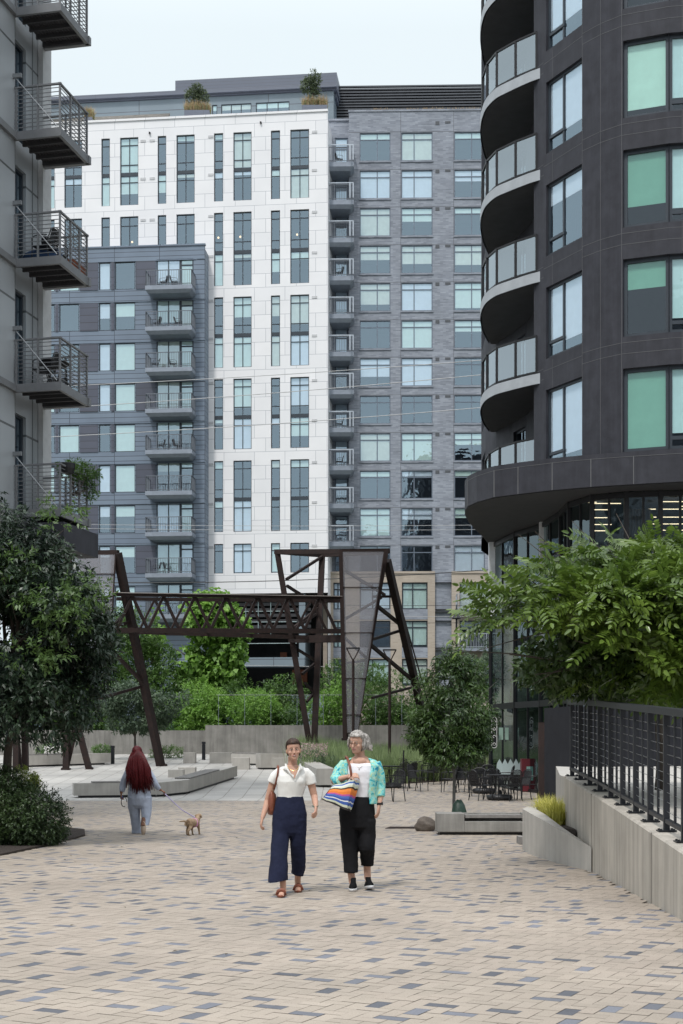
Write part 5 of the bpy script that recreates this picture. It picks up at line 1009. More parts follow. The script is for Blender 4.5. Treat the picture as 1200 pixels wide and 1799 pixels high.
# seat block at right with the slot
a = G(768, 1467); L = (933-768)/F*a.y+.25; o = empty('seat_block', a); tag(o, 'stained concrete seat block with a wooden inset below the young tree', 'bench'); mb = MB(); mb.box(0, .48, 0, .55, .05, .38); mb.box(.48, 1.52, 0, .55, .05, .24); mb.box(1.52, L, 0, .55, .05, .38); mb.box(.48, 1.52, .42, .55, .24, .37); bevel(mb.build('concrete_body', M['concgray'], o)); mb = MB(); mb.box(.05, L-.05, .05, .5, -.02, .049); mb.build('plinth', M['black'], o)
mb = MB()
for k in range(3): mb.box(.5, 1.5, .01+k*.135, .125+k*.135, .30, .35)
mb.build('wooden_seat', M['wood'], o)
mb = MB(); rg = random.Random(4); me = None
bm = bmesh.new(); bmesh.ops.create_icosphere(bm, subdivisions=4, radius=1)
for v in bm.verts:
    n_ = sum(math.sin(v.co.dot(Vector((math.cos(k*2.1), math.sin(k*1.3), math.cos(k*.7))))*(2.2+k)+k)/(2+k) for k in range(6)); v.co = Vector((v.co.x*.21, v.co.y*.16, v.co.z*.15+.10))*(1+.13*n_); v.co.z = max(v.co.z, -.01)
me = bpy.data.meshes.new('boulder'); bm.to_mesh(me); bm.free(); me.materials.append(mat('rock_brown', (.12, .10, .085), .9, var=.3, vs=9, bump=.6, bs=25)); me.polygons.foreach_set('use_smooth', [True]*len(me.polygons)); o = bpy.data.objects.new('boulder', me); C.objects.link(o); o.location = G(747, 1460); tag(o, 'small brown boulder beside the concrete seat block', 'rock')
a = G(913, 1484); mb = MB(); mb.box(0, .5, 0, .4, -.02, .12); tag(mb.build('granite_step', M['wood'], loc=a), 'small dark step block tucked against the curved planter', 'step')
o = empty('tree_grate', G(700, 1456)); mb = MB()
for k in range(6): mb.box(-.25+k*.02, .45, k*.09, k*.09+.05, .004, .012)
mb.build('grate_bars', M['rust'], o); tag(o, 'rusty flat tree grate left of the boulder', 'grate')
# rust post behind the planter, low light on the wall end
mb = MB(); mb.box(-.045, .045, -.045, .045, 0, 1.95); o = mb.build('rust_post', M['rust'], loc=(3.27, 23.2, 0)); tag(o, 'slim rust-brown steel post behind the curved planter', 'post')
# handrail at the far left
o = empty('handrail', G(30, 1420)); tag(o, 'bent galvanised handrail behind the left shrubs', 'handrail'); ob = G(30, 1420); Y = ob.y; q = lambda px, py, d=0: P(px, py, Y+d)-ob
m = MB(); m.tube([q(8, 1345), q(16, 1350), q(30, 1356), q(50, 1358), q(55, 1360), q(56.5, 1366), q(56.5, 1420)], .022, 8); m.build('rail', mat('galvanised_rail', (.45, .46, .47), .35, .7), o); m = MB(); m.tube([q(14, 1350), q(14, 1420)], .02, 8); m.tube([q(30, 1366), q(48, 1367), q(54, 1374)], .018, 8); m.build('post', bpy.data.materials['galvanised_rail'], o)
# ------------------------------------------------------------------ cable railing on the ramp wall
o = empty('cable_railing', (3.26, 12, 0)); tag(o, 'dark steel cable railing along the top of the concrete ramp wall', 'railing'); H = 1.1; m = MB(); ends = [(3.30, 20.6), (3.28, 16.5), (3.22, 12.9), (3.2, 7)]
def zc(y): return ztop(min(y, 20))
def Hc(y): return 1.07+(20.4-max(y, 7.4))*.0205
def xc(y): return 3.2+(.02/5.9)*(y-7) if y < 12.9 else 3.22+(y-12.9)*.0125
ys_ = [20.35-.78*k for k in range(17)]
m = MB(); st = [20.45, 18, 15, 12, 9, 7.4]
for a, b in zip(st[:-1], st[1:]): m.bar((xc(a)-3.26, a-12, zc(a)+Hc(a)), (xc(b)-3.26, b-12, zc(b)+Hc(b)), .11, .07)
m.build('top_rail', M['charcoal'], o); m = MB()
for a, b in zip(st[:-1], st[1:]): m.bar((xc(a)-3.26, a-12, zc(a)+.11), (xc(b)-3.26, b-12, zc(b)+.11), .05, .04)
m.build('bottom_rail', M['charcoal'], o)
for y in ys_:
    x = xc(y)-3.26; z = zc(y); m = MB(); m.box(x-.03, x+.03, y-12-.02, y-12+.02, z+.015, z+Hc(y)-.03); p_ = m.build('post', M['charcoal'], o); m = MB(); m.box(x-.09, x+.09, y-12-.07, y-12+.07, z+.001, z+.016)
    for sx in (-.065, .065):
        for sy in (-.045, .045): m.box(x+sx-.01, x+sx+.01, y-12+sy-.01, y-12+sy+.01, z+.016, z+.03)
    m.build('base_plate', M['charcoal'], p_)
for y in ys_[:-1]: m = MB(); x = xc(y-.39)-3.26; z = zc(y-.39); m.box(x-.012, x+.012, y-.39-12-.012, y-.39-12+.012, z+.12, z+Hc(y-.39)-.03); m.build('baluster', M['charcoal'], o)
m = MB()
for k in range(10):
    for a, b in zip(st[:-1], st[1:]): m.tube([(xc(a)-3.26, a-12, zc(a)+.2+k*(Hc(a)-.25)/10), (xc(b)-3.26, b-12, zc(b)+.2+k*(Hc(b)-.25)/10)], .0035, 5)
m.build('cable', mat('stainless_cable', (.5, .5, .5), .3, .9), o)
# ------------------------------------------------------------------ café tables and chairs
def cafe_chair():
    e = empty('cafe_chair'); r = .0135; m = MB()
    def L(name, pts, rr=r): q = MB(); q.tube(pts, rr, 7); return q.build(name, M['black'], e)
    for s in (-1, 1): L('leg', [(s*.22, .23, 0), (s*.235, .215, .42), (s*.265, .20, .62), (s*.275, .12, .655), (s*.275, -.12, .665), (s*.24, -.215, .66)]); L('leg', [(s*.235, -.27, 0), (s*.225, -.2, .43)])
    bk = [(-.225, -.2, .42), (-.23, -.25, .62), (-.19, -.30, .82), (-.10, -.325, .87), (0, -.33, .885), (.10, -.325, .87), (.19, -.30, .82), (.23, -.25, .62), (.225, -.2, .42)]; L('back_frame', bk)
    m = MB(); n = 22
    for i in range(n):
        f = -.19+.38*i/(n-1); h = .86-.35*(f*f)*3; m.tube([(f, -.205, .44), (f*.98, -.27, .62), (f*.9, -.32, h)], .006, 4)
    for z in (.5, .58, .66, .74): m.tube([(-.215, -.215-(z-.44)*.25, z), (0, -.23-(z-.44)*.25, z), (.215, -.215-(z-.44)*.25, z)], .006, 4)
    m.build('backrest', M['black'], e); m = MB(); m.tube([(-.22, .22, .435), (.22, .22, .435), (.225, -.2, .42), (-.225, -.2, .42), (-.22, .22, .435)], r, 7)
    for i in range(17): y = -.19+.40*i/16; m.box(-.215, .215, y-.008, y+.008, .422, .428)
    for i in range(13): x = -.2+.4*i/12; m.box(x-.005, x+.005, -.19, .21, .428, .431)
    m.build('seat', M['black'], e); return e
def cafe_table():
    e = empty('cafe_table'); m = MB(); m.rings([[(math.cos(a)*q, math.sin(a)*q, z) for a in [2*math.pi*k/28 for k in range(28)]] for z, q in ((.70, .38), (.715, .40), (.735, .40), (.74, .385))]); m.build('table_top', M['black'], e)
    for k in range(4): a = math.pi/4+k*math.pi/2; m = MB(); m.tube([(math.cos(a)*.28, math.sin(a)*.28, 0), (math.cos(a)*.17, math.sin(a)*.17, .35), (math.cos(a)*.27, math.sin(a)*.27, .70)], .014, 7); m.build('leg', M['black'], e)
    return e
def weight_bag():
    m = MB(); m.rings([[(math.cos(a)*q*(1+.03*math.sin(5*a)), math.sin(a)*q, z) for a in [2*math.pi*k/22 for k in range(22)]] for z, q in ((0, .30), (.03, .36), (.09, .38), (.15, .35), (.17, .25), (.175, .06), (.3, .045))]); return m.build('umbrella_weight', mat('black_vinyl', (.014, .014, .016), .45, bump=.3, bs=14), smooth=True)
c0 = tree_of(cafe_chair()); t0 = tree_of(cafe_table()); w0 = weight_bag(); first = [1, 1, 1]
def place(tr, k, loc, rz, label, cat, group):
    o = tr[0] if first[k] else copy_tree(tr); first[k] = 0; o.location = loc; o.rotation_euler = (0, 0, rz); tag(o, label, cat, group); return o
tabs = [(878, 1361, 'nearest café table in front of the glass podium', [(-2.7, 'empty chair left of the nearest café table'), (-1.2, 'empty chair on the near side of the nearest café table'), (.35, 'empty chair right of the nearest café table'), (1.7, 'empty chair behind the nearest café table')], 1),
 (851, 1353, 'second café table just behind the nearest one', [(2.6, 'chair left of the second café table'), (1.3, 'chair behind the second café table'), (-.2, 'chair between the second table and the glass')], 1),
 (828, 1342, 'café table behind the young tree', [(3.0, 'chair left of the table behind the young tree'), (-1.4, 'chair in front of the table behind the young tree'), (.5, 'chair right of the table behind the young tree')], 0),
 (686, 1345.5, 'café table beside the older woman', [(-2.3, 'chair nearest the older woman at the left table'), (-.5, 'near right chair of the left café table')], 1),
 (722, 1337.5, 'café table in the middle of the left group', [(-1.9, 'chair in front of the middle left table'), (-.3, 'chair right of the middle left table'), (2.4, 'chair behind left of the middle left table')], 0),
 (748, 1331, 'farthest café table next to the grass bed', [(-1.2, 'chair in front of the farthest café table'), (.2, 'chair right of the farthest café table'), (2.2, 'chair behind the farthest café table')], 1)]
for px, py, lab, chs, wt in tabs:
    p = Gh(px, py, .735); p.z -= .735; place(t0, 1, p, rnd.uniform(0, 1), lab, 'table', 'black café tables')
    if wt:
        if first[2]: w_ = w0; first[2] = 0
        else: w_ = w0.copy(); C.objects.link(w_)
        w_.location = p; tag(w_, 'black umbrella weight bag under the '+lab, 'umbrella base', 'umbrella weight bags')
    for a, cl in chs:
        q = p+Vector((math.cos(a)*.62, math.sin(a)*.62, 0)); q.z = gz(q.x, q.y); place(c0, 0, q, a+math.pi/2+rnd.uniform(-.25, .25), cl, 'chair', 'black café chairs')
for px, py, rz, cl in ((930, 1403, 1.4, 'chair standing alone at the right end of the café'), (905, 1383, 2.0, 'dark chair close to the red counter'), (790, 1392, 1.3, 'chair seen left of the young tree trunk'), (690, 1408, 2.4, 'chair partly hidden by the older woman'), (775, 1372, -.8, 'far chair behind the young tree'), (702, 1385, .6, 'chair between the older woman and the middle left table'), (735, 1390, -2.2, 'chair facing away at the front of the left group'), (757, 1378, 2.6, 'chair with its back to the grass bed right of the left group'), (815, 1388, -.3, 'chair just right of the young tree trunk'), (840, 1400, 2.9, 'chair in front of the second café table'), (865, 1378, .2, 'chair behind the nearest café table close to the glass'), (893, 1404, -1.9, 'chair at the front edge of the café between two tables')):
    q = G(px, py); place(c0, 0, q, rz, cl, 'chair', 'black café chairs')
for px, y0, y1, lab in ((709, 1318, 1345, 'closed umbrella pole in the middle left table'), (852, 1318, 1350, 'slim umbrella pole beside the second café table')):
    p = Gh(px, y1, .735); m = MB(); m.tube([(0, 0, -.6), (0, 0, (y1-y0)/F*p.y)], .025, 8); tag(m.build('umbrella_pole', M['black'], loc=p), lab, 'pole')

# furniture on the far and near balconies
def bworld(e, x, y, z): return e.matrix_basis_w @ Vector((x, y, z)) if False else Matrix.Translation(e.location) @ Matrix.Rotation(e.rotation_euler.z, 4, 'Z') @ Vector((x, y, z))
for i, xs_, lab in ((0, (1.2, 2.0), 'top'), (1, (.7, 2.3), 'second'), (2, (.6, 1.9), 'third'), (4, (1.0, 2.2), 'fifth'), (7, (.7, 1.5), 'eighth')):
    for k, x in enumerate(xs_):
        q = bworld(bb, fb.u(263)+x, -.75, zb(rows[i]+52)+.01); place(c0, 0, q, (1.5, -1.4)[k]+rnd.uniform(-.4, .4), '%s chair on the %s metal balcony of the blue clad block' % (('left', 'right')[k], lab), 'chair', 'chairs on far balconies')
for i, lab in ((0, 'top'), (3, 'fourth'), (7, 'eighth'), (8, 'ninth')):
    q = bworld(bg, fg.u(596, -1), -.6, zg(263+66.4*i+26, 600, -.8)+.01); place(c0, 0, q, rnd.uniform(0, 6), 'chair on the %s balcony from the top of the gray brick block' % lab, 'chair', 'chairs on far balconies')
for z, lab, it in ((FZ[2], 'middle', ((.5, 1.2), (1.15, -1.0))), (FZ[1], 'second lowest', ((.45, 1.5), (1.3, -1.4)))):
    for k, (x, r_) in enumerate(it): q = bworld(bl, x, -.55, z+.0); place(c0, 0, q, r_, '%s chair on the %s grille balcony of the gray metal building' % (('near', 'far')[k], lab), 'chair', 'chairs on the grille balconies')
q = bworld(bl, .88, -.6, FZ[1]); place(t0, 1, q, .3, 'round black table on the second lowest grille balcony', 'table', 'black café tables')
m = MB(); m.box(-.35, .35, -.1, .1, 0, .3); o = m.build('planter_box', mat('terracotta', (.22, .07, .035), .8, bump=.2)); o.location = bworld(bl, 1.35, -1.02, FZ[2]); o.rotation_euler = (0, 0, R(90-al)); tag(bevel(o, .02), 'terracotta planter box on the middle grille balcony', 'planter')
m = MB(); m.ell((0, 0, 0), (.5, .35, .22)); m.ell((.25, .1, .12), (.25, .25, .18)); o = remesh_simple = m.build('cushion', mat('blue_canvas', (.02, .05, .12), .85, bump=.4, bs=6), smooth=True); o.location = bworld(bl, .75, -.35, FZ[2]+.25); tag(o, 'dark blue cushion heaped on the middle grille balcony', 'cushion')
# ------------------------------------------------------------------ people
def clothmat(name, col, rough=.85, bump=.35, bs=22, var=.06, sheen=0):
    m = mat(name, col, rough, var=var, vs=6); t = m.node_tree; b = t.nodes['Principled BSDF']; n = t.nodes.new; l = t.links.new
    tcn = n('ShaderNodeTexCoord'); mp = n('ShaderNodeMapping'); mp.inputs['Scale'].default_value = (1, 1, .35); l(tcn.outputs['Object'], mp.inputs[0]); no = n('ShaderNodeTexNoise'); no.inputs['Scale'].default_value = bs; no.inputs['Detail'].default_value = 5; l(mp.outputs[0], no.inputs[0])
    bp = n('ShaderNodeBump'); bp.inputs['Strength'].default_value = bump; bp.inputs['Distance'].default_value = .02; l(no.outputs[0], bp.inputs['Height']); l(bp.outputs[0], b.inputs['Normal']); b.inputs['Specular IOR Level'].default_value = .25; return m
def skinmat(name, col):
    m = mat(name, col, .5, var=.08, vs=14); b = m.node_tree.nodes['Principled BSDF']; b.inputs['Specular IOR Level'].default_value = .25; b.inputs['Roughness'].default_value = .6; b.inputs['Subsurface Weight'].default_value = .12; b.inputs['Subsurface Radius'].default_value = (.01, .004, .002); b.inputs['Subsurface Scale'].default_value = 1; return m
def hairmat(name, c1, c2, zs=.12, sc=60, rough=.45):
    m = bpy.data.materials.new(name); m.use_nodes = True; t = m.node_tree; b = t.nodes['Principled BSDF']; n = t.nodes.new; l = t.links.new; b.inputs['Roughness'].default_value = rough; b.inputs['Specular IOR Level'].default_value = .2
    tcn = n('ShaderNodeTexCoord'); mp = n('ShaderNodeMapping'); mp.inputs['Scale'].default_value = (1, 1, zs); l(tcn.outputs['Object'], mp.inputs[0]); no = n('ShaderNodeTexNoise'); no.inputs['Scale'].default_value = sc; no.inputs['Detail'].default_value = 3; l(mp.outputs[0], no.inputs[0])
    mr = n('ShaderNodeMapRange'); mr.inputs[1].default_value = .35; mr.inputs[2].default_value = .65; l(no.outputs[0], mr.inputs[0]); mx = n('ShaderNodeMixRGB'); mx.inputs[1].default_value = (*c1, 1); mx.inputs[2].default_value = (*c2, 1); l(mr.outputs[0], mx.inputs[0]); l(mx.outputs[0], b.inputs['Base Color'])
    bp = n('ShaderNodeBump'); bp.inputs['Strength'].default_value = .6; bp.inputs['Distance'].default_value = .006; l(no.outputs[0], bp.inputs['Height']); l(bp.outputs[0], b.inputs['Normal']); return m
def remesh(o, vox=.006, sm=3, disp=0, dsize=.12):
    r = o.modifiers.new('union', 'REMESH'); r.mode = 'VOXEL'; r.voxel_size = vox; r.use_smooth_shade = True
    if sm: s = o.modifiers.new('smooth', 'SMOOTH'); s.factor = .5; s.iterations = sm
    if disp:
        t = bpy.data.textures.new('folds', 'CLOUDS'); t.noise_scale = dsize; t.noise_depth = 3; d = o.modifiers.new('folds', 'DISPLACE'); d.texture = t; d.strength = disp; d.mid_level = .5; d.texture_coords = 'LOCAL'
    return o
def ering(c, rx, ry, n=20, tilt=0, ang=0): c = Vector(c); return [c+Vector((math.cos(t)*rx*math.cos(ang)-math.sin(t)*ry*math.sin(ang), math.cos(t)*rx*math.sin(ang)+math.sin(t)*ry*math.cos(ang), math.cos(t)*tilt)) for t in [2*math.pi*k/n for k in range(n)]]
def head(mb, M4, s=1.0):
    prof = [(-.118, .016, -.076, -.045), (-.108, .034, -.089, -.02), (-.088, .046, -.091, 0), (-.062, .055, -.088, .03), (-.03, .064, -.084, .06), (-.005, .069, -.080, .08), (.012, .072, -.085, .088), (.04, .073, -.088, .094), (.07, .067, -.079, .09), (.092, .053, -.060, .075), (.108, .033, -.034, .05), (.115, .01, -.008, .02)]
    rs = []
    for z, hw, yf, yb in prof:
        r = []
        for k in range(20):
            t = 2*math.pi*k/20; x = math.cos(t)*hw; y = math.sin(t); y = (yf if y < 0 else yb)*abs(y)**(.9)
            r.append(M4 @ Vector((x, y, z))*1)
        rs.append(r)
    mb.rings(rs)
    mb.tube([M4 @ Vector(p) for p in ((0, -.082, .012), (0, -.098, -.015), (0, -.110, -.034), (0, -.092, -.043))], [.008, .009, .013, .010], 8)
    for sx in (-1, 1):
        mb.ell(M4 @ Vector((sx*.075, .008, -.012)), (.010, .017, .031), M4.to_3x3(), 8, 6); mb.ell(M4 @ Vector((sx*.038, -.060, -.032)), (.026, .022, .022), M4.to_3x3(), 8, 6)
    mb.ell(M4 @ Vector((0, -.078, -.095)), (.022, .016, .015), M4.to_3x3(), 8, 6)
def hairshell(mb, M4, line, k=1.1, low=-1):
    "cap of hair over the skull; below the hairline it keeps to the sides and back"
    prof = [(-.09, .050, .03, .055), (-.06, .060, .03, .078), (-.03, .067, .02, .09), (.0, .072, .0, .095), (.03, .074, -.03, .098), (line-.012, .072, -.052, .098), (line, .070, -.083, .096), (.085, .062, -.074, .088), (.102, .046, -.054, .070), (.116, .026, -.03, .042), (.122, .008, -.006, .014)]; rs = []
    for z, hw, yf, yb in prof:
        if z < low: continue
        rs.append([M4 @ Vector((math.cos(t)*hw*k, (yf if math.sin(t) < 0 else yb)*abs(math.sin(t))**(.6 if z < line-.001 and math.sin(t) < 0 else .9)*(k if math.sin(t) > 0 or z >= line else 1), z*(1+(k-1)*.6))) for t in [2*math.pi*i/24 for i in range(24)]])
    mb.rings(rs)
def face(par, M4, brow, lip, teeth=False):
    m = MB()
    for sx in (-1, 1): m.ell(M4 @ Vector((sx*.030, -.0775, .001)), (.0115, .008, .0045), M4.to_3x3(), 10, 6)
    for sx in (-1, 1): m.ell(M4 @ Vector((sx*.030, -.0845, .001)), (.006, .004, .0065), M4.to_3x3(), 8, 6, 1)
    m.build('eyes', [mat_eye, mat_iris], par, True)
    m = MB()
    for sx in (-1, 1): m.tube([M4 @ Vector((sx*a, y, z)) for a, y, z in ((.012, -.088, .017), (.03, -.0875, .022), (.048, -.074, .017))], [.003, .0035, .002], 6)
    m.build('eyebrows', brow, par, True)
    m = MB(); m.tube([M4 @ Vector(p) for p in ((-.026, -.083, -.061), (-.012, -.093, -.065), (0, -.095, -.064), (.012, -.093, -.065), (.026, -.083, -.061))], [.003, .006, .0065, .006, .003], 8)
    if teeth: m.tube([M4 @ Vector(p) for p in ((-.017, -.092, -.0645), (0, -.1005, -.067), (.017, -.092, -.0645))], [.002, .0035, .002], 6, 1)
    m.build('mouth', [lip, mat_eye], par, True)
mat_eye = mat('eye_white', (.7, .68, .66), .3, var=.02); mat_iris = mat('eye_iris', (.03, .02, .015), .2)
def hand(mb, w, d, back, thumb, curl=.35, s=1.0, spread=.08):
    "wrist point, finger direction, back-of-hand normal, thumb side (+1/-1 along back x d)"
    w = Vector(w); d = Vector(d).normalized(); bk = Vector(back); bk = (bk-d*bk.dot(d)).normalized(); sd = bk.cross(d)*thumb
    rs = []
    for t, hw, th in ((-.01, .022, .018), (.015, .028, .017), (.05, .038, .015), (.08, .040, .013), (.092, .036, .010)):
        c = w+d*t*s; rs.append([c+sd*math.cos(a)*hw*s+bk*math.sin(a)*th*s for a in [2*math.pi*k/14 for k in range(14)]])
    mb.rings(rs)
    for i, (o, L) in enumerate(((.029, .070), (.010, .078), (-.010, .072), (-.028, .056))):
        p = w+d*.084*s+sd*o*s; dr = (d+sd*(o*spread*30)*.1).normalized(); pts = [p-d*.02*s, p]; a = curl*(.9+.12*i)
        for k, f in enumerate((.42, .32, .26)):
            rm = Matrix.Rotation(a*(1 if k else .8), 3, bk.cross(dr)); dr = (rm @ dr).normalized(); dr_ = dr
            if dr.dot(bk) > 0 and k == 0: pass
            pts.append(pts[-1]+dr*L*f*s)
        mb.tube(pts, [.0095*s, .0092*s, .0085*s, .0078*s, .0062*s], 8)
    p = w+d*.022*s+sd*.026*s; td = (d*.75+sd*.65-bk*.25).normalized(); t2 = (td*.8+d*.5-sd*.15-bk*.2).normalized(); mb.tube([p-td*.01, p+td*.034*s, p+td*.034*s+t2*.030*s, p+td*.034*s+t2*.052*s], [.013*s, .011*s, .0095*s, .007*s], 8)
def person(name_label, px, D):
    y0 = EYE*F/D+HY; b = P(px, y0, D); b.z = 0; o = empty('person', b); tag(o, name_label, 'person'); return o, b
# ---- woman in white
skin1 = skinmat('skin_tanned', (.47, .275, .20)); skin2 = skinmat('skin_fair', (.52, .315, .235)); skin3 = skinmat('skin_brown', (.20, .10, .065))
w1, o1 = person('smiling young woman in white short-sleeved top and wide navy trousers', 512, 15.05)
J = lambda px, py, dy=0: P(px, py, 15.05+dy)-o1
m = MB(); HM = Matrix.Translation(J(515.5, 1317, -.06)) @ Matrix.Rotation(R(6), 4, 'Z') @ Matrix.Rotation(R(-4), 4, 'Y') @ Matrix.Scale(.96, 4); head(m, HM)
m.tube([J(514, 1329, .02), J(514, 1340, .02), J(513, 1352, .03)], [.050, .048, .062], 14)
m.rings([ering(J(510, 1436), .13, .09), ering(J(510, 1405), .115, .085), ering(J(511, 1385), .115, .088), ering(J(512, 1365), .135, .092), ering(J(513, 1352, .01), .155, .075), ering(J(514, 1345, .02), .07, .05)])
# chest skin in the open collar
m.add([J(500, 1345, -.055), J(529, 1345, -.055), J(517.5, 1369, -.122), J(501, 1345, .01), J(528, 1345, .01), J(517, 1369, -.0)], [(0, 2, 1), (3, 4, 5), (0, 1, 4, 3), (1, 2, 5, 4), (2, 0, 3, 5)])
m.tube([J(490, 1358, .01), J(480, 1374, .03), J(470.5, 1406, .06), J(465.5, 1424, .0), J(461, 1437, -.06)], [.050, .044, .036, .031, .023], 12)
m.tube([J(539, 1358, .01), J(546, 1374, .02), J(552, 1398, .03), J(554, 1410, -.05), J(555, 1418, -.12)], [.050, .044, .037, .032, .023], 12)
hand(m, J(461, 1437, -.06), (-.10, -.12, -.5), (-1, -.2, .1), -1, .55, .92); hand(m, J(555, 1418, -.12), (.0, -.35, -.42), (1, -.2, .2), 1, .6, .92)
for a, b, c, d, e_ in (((499, 1440, 0), (491, 1494, -.12), (497, 1550, -.22), (498, 1566, -.22), (494, 1573, -.40)), ((523, 1440, 0), (525, 1495, .02), (523, 1546, .25), (524, 1560, .28), (524, 1566, .10))):
    m.tube([J(*a), J(*b), J(*c), J(*d)], [.075, .042, .034, .031], 12)
    h_ = J(*d); t_ = J(*e_); h_.z = .045; t_.z = .030; m.tube([h_+Vector((0, .03, .0)), h_, h_.lerp(t_, .5)+Vector((0, 0, .01)), t_, t_+(t_-h_).normalized()*.03], [.026, .034, .034, .030, .014], 10, sq=.7)
    for k in range(5): q = t_+Vector((-.024+k*.012, -.018, -.008)); m.ell(q, (.0075, .014, .008), None, 8, 5)
remesh(m.build('body', skin1, w1), .0055, 2)
face(w1, HM, mat('brow_brown', (.14, .08, .055), .8), mat('lip_rose', (.42, .18, .15), .5), True)
hb = hairmat('hair_brown', (.018, .010, .008), (.06, .033, .022)); m = MB(); hairshell(m, HM, .062, 1.16, -.062); m.ell(HM @ Vector((0, .105, -.04)), (.045, .04, .05), HM.to_3x3(), 12, 8)
remesh(m.build('hair', hb, w1), .006, 2)
wt = clothmat('white_knit', (.70, .69, .66), .85, .3, 30, .03); m = MB()
m.rings([ering(J(509.5, 1406, .0), .135, .100, 24), ering(J(510, 1398), .132, .100, 24), ering(J(511, 1386, -.005), .142, .108, 24), ering(J(511.5, 1373, -.01), .158, .118, 24), ering(J(512, 1362, 0), .168, .108, 24), ering(J(513, 1354.5, .01), .165, .085, 24), ering(J(513.5, 1350, .015), .145, .074, 24), ering(J(514, 1346.5, .03), .115, .062, 24)])
m.ell(J(502, 1373, -.062), (.066, .05, .062)); m.ell(J(523.5, 1373, -.062), (.066, .05, .062))
m.tube([J(501, 1358, .01), J(490, 1358.5, .01), J(484, 1365, .02), J(479, 1375, .03)], [.05, .060, .064, .062], 14); m.tube([J(527, 1357, .01), J(537, 1358, .01), J(543.5, 1365, .02), J(547, 1378, .02)], [.05, .060, .064, .060], 14)
remesh(m.build('blouse', wt, w1), .0065, 5, .006, .09)
m = MB()
m.tube([J(501, 1342, -.05), J(505, 1352, -.1), J(517, 1369, -.135)], [.006, .012, .005], 8); m.tube([J(528, 1342, -.05), J(526, 1352, -.1), J(518, 1369, -.135)], [.006, .012, .005], 8)
m.rings([[J(503, 1341, -.02+.02*k), J(497.5, 1350, -.078+.02*k), J(504.5, 1355, -.118+.02*k), J(506, 1348, -.09+.02*k)] for k in (0, 1)])
m.rings([[J(526, 1341, -.02+.02*k), J(533.5, 1349, -.075+.02*k), J(526.5, 1355, -.118+.02*k), J(524, 1348, -.09+.02*k)] for k in (0, 1)])
m.build('collar', wt, w1, True)
nv = clothmat('navy_cloth', (.010, .013, .034), .9, .9, 11, .15); m = MB()
m.rings([ering(J(509.5, 1399), .138, .104, 24), ering(J(509.5, 1412), .158, .116, 24), ering(J(509, 1430), .182, .128, 24), ering(J(508.5, 1448), .186, .13, 24), ering(J(508, 1462), .178, .115, 24), ering(J(508, 1468), .16, .09, 24)])
m.rings([ering(J(495, 1440, 0), .10, .11), ering(J(493.5, 1462, -.03), .097, .10), ering(J(491.5, 1485, -.08), .092, .095), ering(J(490, 1505, -.13), .092, .10), ering(J(489.5, 1525, -.17), .100, .115), ering(J(488.5, 1548, -.2), .106, .13, 20, .012)])
m.rings([ering(J(523, 1440, 0), .10, .11), ering(J(523, 1462, 0), .092, .10), ering(J(523.5, 1485, .02), .082, .09), ering(J(524, 1505, .08), .080, .095), ering(J(525, 1522, .15), .078, .11), ering(J(522, 1537, .22), .066, .12, 20, -.02)])
remesh(m.build('trousers', nv, w1), .0075, 3, .018, .12)
lt = mat('tan_leather', (.19, .055, .028), .45, var=.25, vs=12, bump=.2)
for (px, py, dy) in ((494, 1574, -.32), (524, 1566, .19)):
    q = J(px, py, dy); q.z = 0; e_ = MB(); rs = []
    for z, k in ((.002, .95), (.022, 1), (.028, .97)): rs.append([q+Vector((math.cos(t)*.043*k*(1.08 if math.sin(t) < 0 else .85), math.sin(t)*.125*k, z)) for t in [2*math.pi*i/20 for i in range(20)]])
    e_.rings(rs); s_ = e_.build('sandal', lt, w1, True); st = MB(); st.tube([q+Vector((-.046, -.045, .02)), q+Vector((-.03, -.05, .062)), q+Vector((0, -.05, .074)), q+Vector((.03, -.05, .062)), q+Vector((.046, -.045, .02))], .017, 8, sq=.5); st.tube([q+Vector((-.046, -.02, .02)), q+Vector((-.03, -.01, .066)), q+Vector((0, -.005, .080)), q+Vector((.03, -.01, .066)), q+Vector((.046, -.02, .02))], .014, 8, sq=.5); st.build('strap', lt, s_, True)
m = MB(); m.tube([J(505, 1346, -.085), J(510, 1352, -.12), J(516, 1354.5, -.135), J(522, 1352, -.12), J(526, 1346, -.085)], .0022, 5); m.build('necklace', mat('gold', (.7, .5, .2), .3, .9), w1)
m = MB(); m.tube([J(548.5+a, 1416+b, -.11+c) for a, b, c in ((0, 0, 0), (3, 1.5, -.03), (6.5, 1.5, -.03), (11, 0, -.01), (6.5, -1, .025), (0, 0, 0))], .004, 6); m.build('bracelet', mat('bead_green', (.05, .12, .09), .4), w1)
# brown shoulder bag
c = o1+J(478.5, 1409, .10); m = MB(); rs = []
for z, wx_, wy in ((-.135, .045, .10), (-.12, .055, .125), (-.02, .055, .135), (.08, .04, .12), (.125, .012, .10)): rs.append([(math.cos(t)*wx_*(1+.05*math.sin(4*t))-z*.04, math.sin(t)*wy, z) for t in [2*math.pi*k/20 for k in range(20)]])
m.rings(rs); o = empty('shoulder_bag', c); tag(o, 'soft brown leather bag hanging from the young woman\'s shoulder', 'bag'); m.build('bag_body', lt, o, True); m = MB(); q = lambda *a: o1+J(*a)-c
m.tube([q(479, 1393, .05), q(484, 1378, -.03), q(488, 1360, -.075), q(489, 1347, -.03), q(488.5, 1345, .03), q(487, 1352, .1), q(481, 1385, .15)], .011, 8, sq=.45); m.build('strap', lt, o, True)
